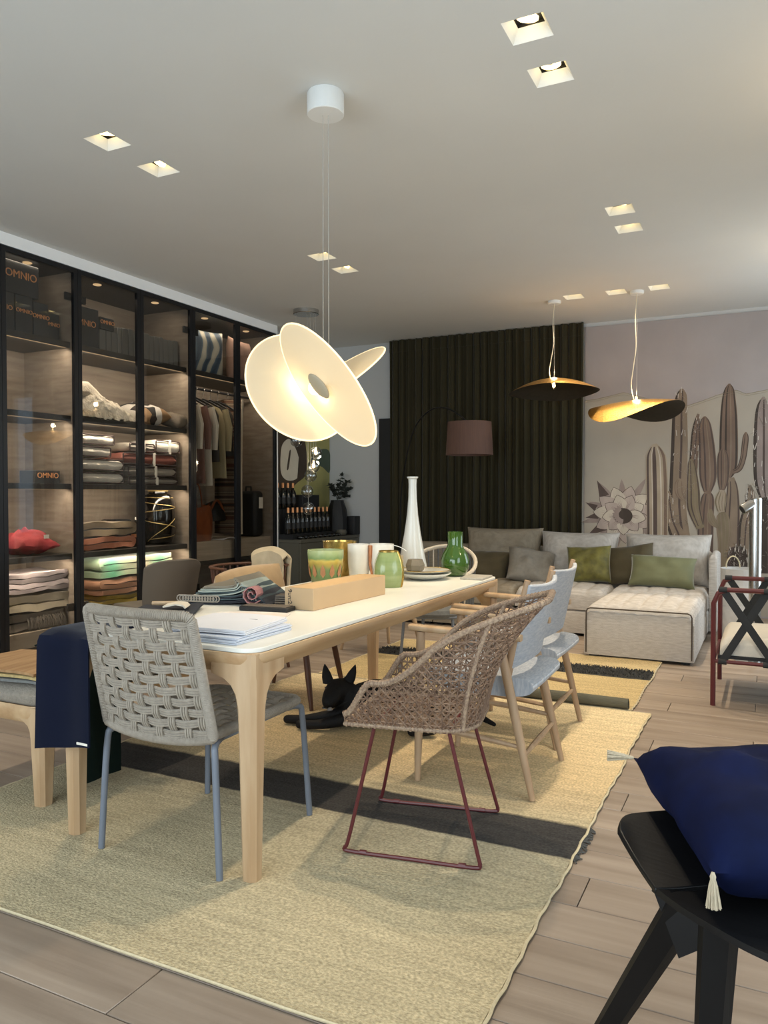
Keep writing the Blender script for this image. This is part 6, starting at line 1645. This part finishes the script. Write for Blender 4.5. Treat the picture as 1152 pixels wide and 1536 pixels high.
def gf(u, v):
    s = u * 0.98; q0 = min(1.0, max(0.0, (s - 0.30) / 0.2)); y = (-0.16 + 0.52 * v) * (1 - q0) + (-0.43 + 0.27 * v) * q0
    if s < 0.48: x, z = -0.30 + s, 0.54 + 0.014 * math.sin(7 * v + 5 * u) + 0.03 * math.exp(-((s - 0.15) ** 2) / 0.01)
    else:
        q = s - 0.48; x = 0.18 + 0.035 * min(1, q / 0.06) + 0.004 * math.sin(9 * v); z = 0.54 - 0.03 * min(1, q / 0.05) - max(0, q - 0.02) * 0.95
        x += 0.006 * math.sin(12 * v + 2)
    return (x, y, max(z, 0.03))
obj('cloth', MB().sheet(gf, 40, 14, 0.008), 'dark_green_cloth', t)
obj('cloth_fold', MB().sheet(lambda u, v: (-0.28 + 0.42 * u, -0.05 + 0.36 * v, 0.555 + 0.015 * math.sin(4 * u + 4 * v)), 12, 10, 0.022), 'dark_green_cloth', t)
obj('ruler', MB().box((-0.16, 0.19, 0.592), (0.42, 0.03, 0.006), 0.35), 'bag_band', t, label='white edge strip')
t = thing('sample_book', 'brown fabric sample book with pale stamped marks on yellow swatches on the bench', 'sample book', (-2.56, 2.60, 0.585), 0.55)
for i, m in enumerate(('wool_yellow', 'gold_wire', 'wool_yellow', 'sw_grey', 'sw_grey')):
    obj('swatch', MB().rbox((-0.01 * i, 0.004 * i, 0.004 + 0.008 * i), (0.30, 0.13, 0.007), 0.002, 1), m if m != 'gold_wire' else 'sw_tan', t)
obj('cover', MB().rbox((-0.06, 0.02, 0.052), (0.30, 0.12, 0.018), 0.002, 1), 'taupe_shell', t)
mk = MB()
for i in range(9): mk.box((-0.16 + 0.022 * i, 0.0, 0.0615), (0.011, 0.012 + 0.004 * (i % 3), 0.0012))
obj('stamped_marks', mk, 'bag_band', t, smooth=False)

# ------------------------------------------------------------------ chairs on the far side of the table
t = thing('tub_chair', 'tan suede tub chair pulled up to the cabinet side of the table', 'chair', (-2.58, 3.95, 0), math.radians(-80))
bp_ = MB().pillow(0.88, 0.50, 0.17, 22, 0.15, 2.0, -0.05, 2.6)
bp_.v = [(x, -0.28 + 0.35 * x * x - z - 0.12 * (y + 0.25), 0.525 + y) for x, y, z in bp_.v]
obj('backrest', bp_, 'tan_suede', t, ang=70)
obj('seat', MB().rbox((0, 0.0, 0.42), (0.62, 0.52, 0.12), 0.045, 4), 'tan_suede', t)
for sx in (-1, 1):
    for sy in (-1, 1): obj('leg', taper(MB(), (sx * 0.22, sy * 0.18, 0.37), (sx * 0.27, sy * 0.24, 0.0), 0.018, 0.011), 'walnut', t)
t = thing('spindle_chair', 'walnut spindle back armchair with a curved rail standing before the wardrobe', 'chair', (-3.30, 4.52, 0), math.radians(-110))
ra_ = 0.275
def ringp(a, z, r=ra_): return (r * math.cos(a), r * math.sin(a) * 0.95, z)
A0, A1 = math.radians(-200), math.radians(20)
obj('curved_rail', MB().tube([ringp(A0 + (A1 - A0) * i / 26, 0.725) for i in range(27)], 0.017, 8, flat=0.6), 'walnut', t)
for i in range(17):
    a = A0 + (A1 - A0) * (i + 0.5) / 17
    obj('spindle', MB().tube([ringp(a, 0.43, 0.24), ringp(a, 0.72)], 0.007, 6), 'walnut', t)
obj('seat', MB().lathe([(0.0, 0.40), (0.25, 0.40), (0.27, 0.415), (0.265, 0.43), (0.0, 0.425)], 32), 'walnut', t)
for a in (0.7, 2.4, 3.9, 5.5): obj('leg', taper(MB(), ringp(a, 0.41, 0.2), ringp(a, 0.0, 0.28), 0.017, 0.011), 'walnut', t)
t = thing('beige_jacket', 'beige quilted jacket hung over the spindle chair rail', 'jacket', (-3.30, 4.52, 0), math.radians(-110))
def jk(u, v):
    a = math.radians(-10) + math.radians(-95) * u * 1.0
    s = (v - 0.42) * 0.62
    rr_ = ra_ + (0.035 if s > 0 else -0.03) * min(1, abs(s) / 0.03) + 0.012 * math.sin(9 * u + 5 * v)
    z = 0.775 - abs(s) * 0.95 + (0.02 - abs(s) if abs(s) < 0.02 else 0) + 0.045 * math.sin(PI * u) ** 0.5
    return (rr_ * math.cos(a + PI / 2 + 0.45), rr_ * math.sin(a + PI / 2 + 0.45) * 0.95, z)
def jk2(u, v):
    a = math.radians(-196) + math.radians(70) * u
    s = (v - 0.45) * 0.62
    rr_ = ra_ + (0.034 if s > 0 else -0.034) * min(1, abs(s) / 0.03) + 0.010 * math.sin(9 * u + 5 * v)
    z = 0.79 + 0.055 * math.sin(PI * u) ** 0.5 - abs(s) * 0.92
    return (rr_ * math.cos(a), rr_ * math.sin(a) * 0.95, z)
obj('jacket_cloth', MB().sheet(jk2, 20, 20, 0.014), 'cream_cloth', t)
ql = MB()
for k in range(5):
    u = 0.12 + 0.19 * k; ql.tube([Vector(jk2(u, 0.5 + 0.5 * i / 10)) for i in range(11)], 0.006, 5)
obj('quilt_seams', ql, 'tan_suede', t)
t = thing('shell_chair', 'taupe leather shell chair standing close to the glass cabinet', 'chair', (-3.86, 4.22, 0), math.radians(75))
def shf(u, v):
    x = (-1 + 2 * u) * (0.225 - 0.03 * (1 - v) ** 2); z = 0.42 + 0.37 * v
    z -= 0.05 * (abs(2 * u - 1) ** 4) * (v ** 3)
    return (x, -0.18 - 0.07 * v + 0.09 * (2 * u - 1) ** 2, z)
obj('backrest', MB().sheet(shf, 20, 14, 0.022), 'taupe_shell', t, bevel=0.006)
obj('seat', MB().rbox((0, 0.04, 0.44), (0.45, 0.44, 0.05), 0.022, 3), 'taupe_shell', t)
for sx in (-1, 1):
    for sy in (-1, 1): obj('leg', taper(MB(), (sx * 0.17, 0.04 + sy * 0.16, 0.42), (sx * 0.22, 0.04 + sy * 0.21, 0.0), 0.013, 0.010), 'black_metal', t)
# pale rope armchair at the far head of the table
t = thing('cord_armchair', 'pale rattan framed armchair with grey cord sides at the table end near the sofa', 'chair', (-2.06, 4.98, 0.0135), math.radians(180))
M['rattan_white'] = mat('pale_rattan', (214, 202, 182), 0.6, 0.15, (60, 60, 60), bump=0.2, bscale=(200, 200, 200)); M['cord_grey'] = mat('grey_cord', (104, 106, 106), 0.8, 0.2, (60, 60, 60))
def hc(a, z, r=0.27): return (r * math.cos(a), -0.02 + r * math.sin(a) * 0.95, z)
B0, B1 = math.radians(-205), math.radians(25)
def rz_(f): return 0.68 + 0.17 * math.sin(PI * f) ** 1.5
obj('top_rail', MB().tube([hc(B0 + (B1 - B0) * i / 26, rz_(i / 26)) for i in range(27)], 0.014, 8), 'rattan_white', t)
for i in range(30):
    f = (i + 0.5) / 30; a = B0 + (B1 - B0) * f
    obj('cord', MB().tube([hc(a, 0.40, 0.25), hc(a, rz_(f) - 0.005)], 0.0055, 5), 'cord_grey' if i % 6 else 'rattan_white', t)
obj('seat_ring', MB().tube([hc(2 * PI * i / 30, 0.40, 0.25) for i in range(30)], 0.013, 8, closed=True), 'blue_metal', t)
obj('seat', MB().lathe([(0, 0.40), (0.24, 0.40), (0.245, 0.42), (0.23, 0.445), (0.0, 0.45)], 30), 'cord_grey', t)
for a in (0.75, 2.4, 3.9, 5.5): obj('leg', MB().tube([hc(a, 0.40, 0.24), hc(a, 0.0, 0.28)], 0.011, 8), 'blue_metal', t)
# second wooden chair partly hidden behind the table legs
t = thing('wood_side_chair', 'plain wooden chair with splayed legs behind the pale rattan armchair', 'chair', (-2.72, 5.45, 0), math.radians(-120))
obj('seat', MB().rbox((0, 0, 0.44), (0.42, 0.42, 0.035), 0.015, 3), 'oak', t)
for sx in (-1, 1):
    for sy in (-1, 1): obj('leg', taper(MB(), (sx * 0.16, sy * 0.16, 0.43), (sx * 0.23, sy * 0.23, 0.0), 0.017, 0.012), 'oak', t)
for sx in (-1, 1): obj('back_post', taper(MB(), (sx * 0.17, -0.18, 0.44), (sx * 0.19, -0.24, 0.76), 0.013, 0.011), 'oak', t)
obj('back_rail', MB().sheet(lambda u, v: (-0.21 + 0.42 * u, -0.225 - 0.02 * v - 0.03 * math.sin(PI * u), 0.66 + 0.12 * v), 12, 3, 0.016), 'oak', t)

# ------------------------------------------------------------------ black dog lying under the table
def dog():
    vs = [(0.46, 0.22, 0.10), (0.28, 0.15, 0.11), (0.07, 0.03, 0.11), (0.0, -0.03, 0.14), (-0.035, -0.06, 0.17), (-0.05, -0.085, 0.195), (-0.046, -0.145, 0.165), (-0.04, -0.205, 0.132),
          (-0.02, -0.09, 0.065), (-0.20, -0.15, 0.034), (-0.33, -0.165, 0.024), (0.06, -0.10, 0.065), (-0.09, -0.20, 0.034), (-0.22, -0.215, 0.024),
          (0.34, 0.02, 0.085), (0.50, -0.03, 0.04), (0.36, -0.09, 0.028), (0.60, 0.28, 0.05), (0.72, 0.24, 0.02), (0.16, 0.10, 0.13)]
    rad = [0.10, 0.108, 0.11, 0.095, 0.082, 0.082, 0.054, 0.034, 0.042, 0.026, 0.024, 0.042, 0.026, 0.024, 0.058, 0.032, 0.024, 0.022, 0.010, 0.11]
    ed = [(0, 1), (1, 19), (19, 2), (2, 3), (3, 4), (4, 5), (5, 6), (6, 7), (2, 8), (8, 9), (9, 10), (2, 11), (11, 12), (12, 13), (0, 14), (14, 15), (15, 16), (0, 17), (17, 18)]
    me = bpy.data.meshes.new('dog_body'); me.from_pydata(vs, ed, []); me.update()
    o = bpy.data.objects.new('dog_body', me); COL.objects.link(o)
    sk = o.modifiers.new('skin', 'SKIN'); sk.use_smooth_shade = True
    for i, r in enumerate(rad):
        d = me.skin_vertices[0].data[i]; d.radius = (r, r); d.use_root = (i == 0)
    sb = o.modifiers.new('sub', 'SUBSURF'); sb.levels = 2; sb.render_levels = 2
    dg = bpy.context.evaluated_depsgraph_get(); dg.update()
    m2 = bpy.data.meshes.new_from_object(o.evaluated_get(dg))
    bpy.data.objects.remove(o)
    m2.polygons.foreach_set('use_smooth', [True] * len(m2.polygons))
    for v in m2.vertices:
        if v.co.z < 0.004: v.co.z = 0.004
    return m2
DG = thing('dog', 'black pointed ear dog lying on the rug under the table', 'dog', (-1.975, 3.615, 0.0135))
dme = dog(); dme.materials.clear(); dme.materials.append(M['dog_fur'])
db = obj('dog_body', dme, None, DG)
for (a, b, c) in (((-0.095, -0.075, 0.235), (-0.105, -0.085, 0.245), (-0.135, -0.06, 0.318)), ((-0.005, -0.055, 0.24), (0.005, -0.05, 0.245), (0.035, -0.03, 0.325))):
    ear = MB(); a, b, c = Vector(a), Vector(b), Vector(c); base = (a + b) / 2 - Vector((0, 0, 0.02))
    side = Vector((1, 0.25, 0)) * 0.030; dep = Vector((-0.2, 1, 0)) * 0.014
    rows = []
    for f, w in ((0.0, 1.0), (0.3, 0.98), (0.6, 0.72), (0.85, 0.35), (1.0, 0.06)):
        p = base.lerp(c, f); rows.append([p + side * w * math.cos(q) + dep * w * math.sin(q) for q in [2 * PI * k / 10 for k in range(10)]])
    vs = [p for r in rows for p in r]; fs = [(j * 10 + i, j * 10 + (i + 1) % 10, (j + 1) * 10 + (i + 1) % 10, (j + 1) * 10 + i) for j in range(4) for i in range(10)] + [tuple(40 + i for i in range(10))]
    obj('ear', ear.add(vs, fs), 'dog_fur', DG)
M['eye'] = mat('dog_eye', (26, 16, 10), 0.08, coat=0.6); M['muzzle_white'] = mat('white_fur', (150, 142, 136), 0.8, 0.2, (80, 80, 80))
for p in ((-0.081, -0.137, 0.212), (-0.018, -0.135, 0.212)):
    obj('eye', blob(0.008, 0.008, 0.008, 10, 0, 0.0), 'eye', DG, p)
obj('nose', blob(0.014, 0.010, 0.010, 12, 0, 0.0), 'black_gloss', DG, (-0.038, -0.226, 0.133))
obj('white_muzzle_patch', blob(0.014, 0.018, 0.013, 12, 1, 0.1), 'muzzle_white', DG, (-0.018, -0.206, 0.122))
obj('collar', MB().tube([Vector((-0.018, -0.045, 0.155)) + Vector((math.cos(a) * 0.080, math.sin(a) * 0.076, math.cos(a) * 0.03 + math.sin(a) * 0.035)) for a in [2 * PI * i / 24 for i in range(24)]], 0.006, 6, closed=True), 'black_matte', DG)

# ------------------------------------------------------------------ black stool and navy cushion close to the camera
t = thing('black_stool', 'low black plywood stool with a folded wing seat under the navy cushion', 'stool', (0.06, 1.74, 0))
def plate(poly_fn, nu, nv, th): return MB().sheet(poly_fn, nu, nv, th)
O = Vector((0.06, 1.74, 0))
near = [Vector((-0.205, 1.66, 0.425)), Vector((-0.145, 1.598, 0.425)), Vector((-0.075, 1.545, 0.425)), Vector((0.0, 1.50, 0.425)), Vector((0.11, 1.462, 0.425)), Vector((0.22, 1.50, 0.43)), Vector((0.33, 1.60, 0.44))]
far = [Vector((-0.02, 1.80, 0.425)), Vector((0.0, 1.86, 0.425)), Vector((0.04, 1.91, 0.425)), Vector((0.09, 1.94, 0.425)), Vector((0.17, 1.95, 0.425)), Vector((0.26, 1.92, 0.43)), Vector((0.34, 1.86, 0.44))]
def crv(L, f):
    q = f * (len(L) - 1); i = min(int(q), len(L) - 2); return L[i].lerp(L[i + 1], q - i)
nearS = [Vector(p) for p in smoothpts([tuple(p) for p in near], 5)]; farS = [Vector(p) for p in smoothpts([tuple(p) for p in far], 5)]
obj('seat', MB().sheet(lambda u, v: crv(nearS, u).lerp(crv(farS, u), v) - O - Vector((0, 0, 0.012 * math.sin(PI * v))), 30, 10, 0.013), 'black_ply', t, bevel=0.003)
fl0 = [Vector((-0.205, 1.66, 0.427)), Vector((-0.02, 1.80, 0.427))]; 
def wing(u, v):
    b = fl0[0].lerp(fl0[1], u); d = Vector((-0.125, 0.195, 0.03)) * (1.0 - 0.28 * abs(2 * u - 1) ** 5)
    v = v * 1.08 - 0.08
    return b + d * v + Vector((0, 0, 0.02 * v * v)) - O
obj('wing', MB().sheet(wing, 24, 10, 0.013), 'black_ply', t, bevel=0.003)
def sleg(a, b, w0, w1, d0, d1):
    a, b = Vector(a) - O, Vector(b) - O; mb = MB(); ax = (b - a).normalized(); s = ax.cross(Vector((0.45, -0.9, 0))).normalized(); q = ax.cross(s)
    rows = []
    for f, w, d in ((0, w0, d0), (1, w1, d1)):
        p = a.lerp(b, f); rows += [p + s * w + q * d * 0.5, p + s * w * 0.3 + q * d, p - s * w + q * d * 0.5, p - s * w - q * d * 0.5, p - s * w * 0.3 - q * d, p + s * w - q * d * 0.5]
    mb.add(rows, [(i, (i + 1) % 6, 6 + (i + 1) % 6, 6 + i) for i in range(6)] + [tuple(range(5, -1, -1)), tuple(range(6, 12))]); return mb
obj('leg', sleg((-0.135, 1.665, 0.415), (-0.335, 1.72, 0.0), 0.038, 0.024, 0.02, 0.014), 'black_ply', t, smooth=False)
obj('leg', sleg((-0.075, 1.625, 0.415), (-0.095, 1.58, 0.0), 0.036, 0.026, 0.024, 0.016), 'black_ply', t, smooth=False)
obj('leg', sleg((0.2, 1.82, 0.42), (0.34, 1.95, 0.0), 0.036, 0.024, 0.02, 0.014), 'black_ply', t, smooth=False)
obj('gusset', MB().sheet(lambda u, v: (Vector((-0.2, 1.662, 0.42)).lerp(Vector((-0.05, 1.64, 0.41)), u) + Vector((0.05, -0.01, -0.12)) * v * (1 - u * 0.8)) - O, 6, 6, 0.012), 'black_ply', t)
nc = cushion('cushion', 'large navy velvet cushion with cream tassels lying on the black stool', 0.50, 0.49, 0.20, 'navy_velvet', (0.035, 1.885, 0.532), (la(6), la(5), la(26)), 0.35, 3.0)
def tassel(p, d):
    mb = MB(); d = Vector(d).normalized(); p = Vector(p)
    up = d.cross(Vector((0, 0, 1))).normalized(); o2 = d.cross(up)
    for i in range(26):
        a = i * 2.4; r = 0.010 * math.sqrt((i + 0.5) / 26); w = up * math.cos(a) * r + o2 * math.sin(a) * r
        mb.tube([p + d * 0.008 + w * 0.25, p + d * 0.022 + w * 0.7, p + d * 0.062 + w * 1.4], 0.0017, 4)
    mb.tube([p - d * 0.002, p + d * 0.006, p + d * 0.014], [0.003, 0.006, 0.0045], 8)
    return mb
obj('tassel', tassel((-0.25, 0.245, 0), (-1.0, 0.2, -0.1)), 'tassel', nc, label='cream cotton tassel')
obj('tassel', tassel((-0.25, -0.245, 0), (0.05, -0.25, -1.0)), 'tassel', nc, label='cream cotton tassel')
obj('tassel', tassel((0.25, -0.245, 0), (0.3, -0.4, -1.0)), 'tassel', nc, label='cream cotton tassel')
obj('tassel', tassel((0.25, 0.245, 0), (1, 0.3, -0.3)), 'tassel', nc, label='cream cotton tassel')

# ------------------------------------------------------------------ burgundy strap armchair, lamp and basket at the right
t = thing('strap_armchair', 'burgundy tube lounge armchair with black strap sides and white cushions', 'armchair', (0.12, 5.27, 0))
M['strap'] = mat('black_webbing', (40, 42, 44), 0.8, 0.1, (60, 60, 60))
for sy in (-0.36, 0.36):
    p = [(-0.395, sy, 0.0), (-0.395, sy, 0.60), (-0.37, sy, 0.66), (-0.32, sy, 0.682), (0.30, sy, 0.682), (0.37, sy, 0.66), (0.395, sy, 0.60), (0.395, sy, 0.0)]
    fr = obj('side_frame', MB().tube(p, 0.0145, 8), 'burgundy', t)
    obj('lower_rail', MB().tube([(-0.395, sy, 0.262), (0.395, sy, 0.262)], 0.011, 8), 'burgundy', t)
    for k in range(3):
        x0, x1 = -0.345 + 0.235 * k, -0.345 + 0.235 * (k + 1) - 0.02
        for a, b in ((x0, x1 + 0.06), (x1 + 0.02, x0 - 0.0)):
            b = max(min(b, 0.37), -0.37)
            dx = b - a; l = math.hypot(dx, 0.42)
            q = MB(); n_ = Vector((0.42, 0, dx)) / l * 0.021; off_ = -0.003 if a < b else 0.003
            P0, P1 = Vector((a, sy + off_, 0.682)), Vector((b, sy + off_, 0.262))
            n_ = Vector((P1 - P0).cross(Vector((0, 1, 0))).normalized()) * 0.021
            yv = Vector((0, 0.0025, 0))
            q.add([P0 + n_ - yv, P0 - n_ - yv, P1 - n_ - yv, P1 + n_ - yv, P0 + n_ + yv, P0 - n_ + yv, P1 - n_ + yv, P1 + n_ + yv], [(3, 2, 1, 0), (4, 5, 6, 7), (0, 1, 5, 4), (1, 2, 6, 5), (2, 3, 7, 6), (3, 0, 4, 7)])
            for e in (P0, P1): q.tube([e - Vector((0.022, 0, 0)), e + Vector((0.022, 0, 0))], 0.0175, 10)
            obj('strap', q, 'strap', fr, smooth=False)
for x in (-0.395, 0.395): obj('cross_rail', MB().tube([(x, -0.36, 0.262), (x, 0.36, 0.262)], 0.011, 8), 'burgundy', t)
obj('seat_deck', MB().box((0, 0, 0.285), (0.74, 0.68, 0.018)), 'black_matte', t)
M['seat_white'] = mat('white_canvas', (206, 200, 188), 0.9, 0.06, (20, 20, 20), bump=0.2, bscale=(160, 160, 160))
block('seat_cushion', t, -0.36, 0.36, -0.33, 0.33, 0.296, 0.40, 'seat_white', 0.04)
obj('back_frame', MB().tube([(0.395, -0.34, 0.68), (0.46, -0.34, 0.86), (0.46, 0.34, 0.86), (0.395, 0.34, 0.68)], 0.012, 8), 'burgundy', t)
cushion('cushion', 'pale cushion lying on the strap armchair seat', 0.42, 0.40, 0.15, 'seat_white', (0.26, 5.22, 0.50), (0, la(-50), 0), 0.3, 2.0)
t = thing('tube_lamp', 'thick brushed steel tube lamp with a short angled head', 'floor lamp', (-0.075, 6.30, 0))
obj('base', MB().lathe([(0, 0), (0.13, 0), (0.132, 0.012), (0.05, 0.018)], 32), 'chrome', t)
obj('tube', MB().lathe([(0.042, 0.015), (0.042, 1.19), (0.04, 1.205), (0.0, 1.207)], 28), 'alu' if 'alu' in M else 'chrome', t)
hd = MB(); dv = (Rv * -0.86 + Vector((0, 0, -0.5)) ).normalized(); P0 = Vector((0, 0, 1.20)) + Rv * 0.03
hd.tube([P0 - dv * 0.01, P0 + dv * 0.06, P0 + dv * 0.15], [0.012, 0.036, 0.038], 20)
obj('lamp_head', hd, 'chrome', t)
obj('head_opening', MB().tube([P0 + dv * 0.1501, P0 + dv * 0.152], 0.029, 18), 'dark_recess', t)
t = thing('paper_basket', 'tall white crinkled basket with a rope handle beside the sofa', 'basket', (-0.195, 7.12, 0))
M['crinkle'] = mat('crinkled_white_paper', (206, 204, 200), 0.5, 0.08, (6, 6, 6), bump=0.9, bscale=(16, 16, 16))
bk_ = MB().lathe([(0.13, 0), (0.14, 0.01), (0.15, 0.3), (0.152, 0.60), (0.158, 0.62), (0.15, 0.62), (0.145, 0.3)], 40)
bk_.v = [(x * (1 + 0.05 * noise.noise(Vector((x * 9, y * 9, z * 7)))), y * (1 + 0.05 * noise.noise(Vector((x * 9, y * 9 + 4, z * 7)))), z) for x, y, z in bk_.v]
obj('basket_body', bk_, 'crinkle', t)
obj('rope_handle', MB().tube([Rv * (0.06 * math.cos(a)) + Vector((0, 0, 0.61 + 0.10 * math.sin(a))) + Fv * 0.14 for a in [PI * i / 12 for i in range(13)]], 0.006, 6), 'fringe', t)
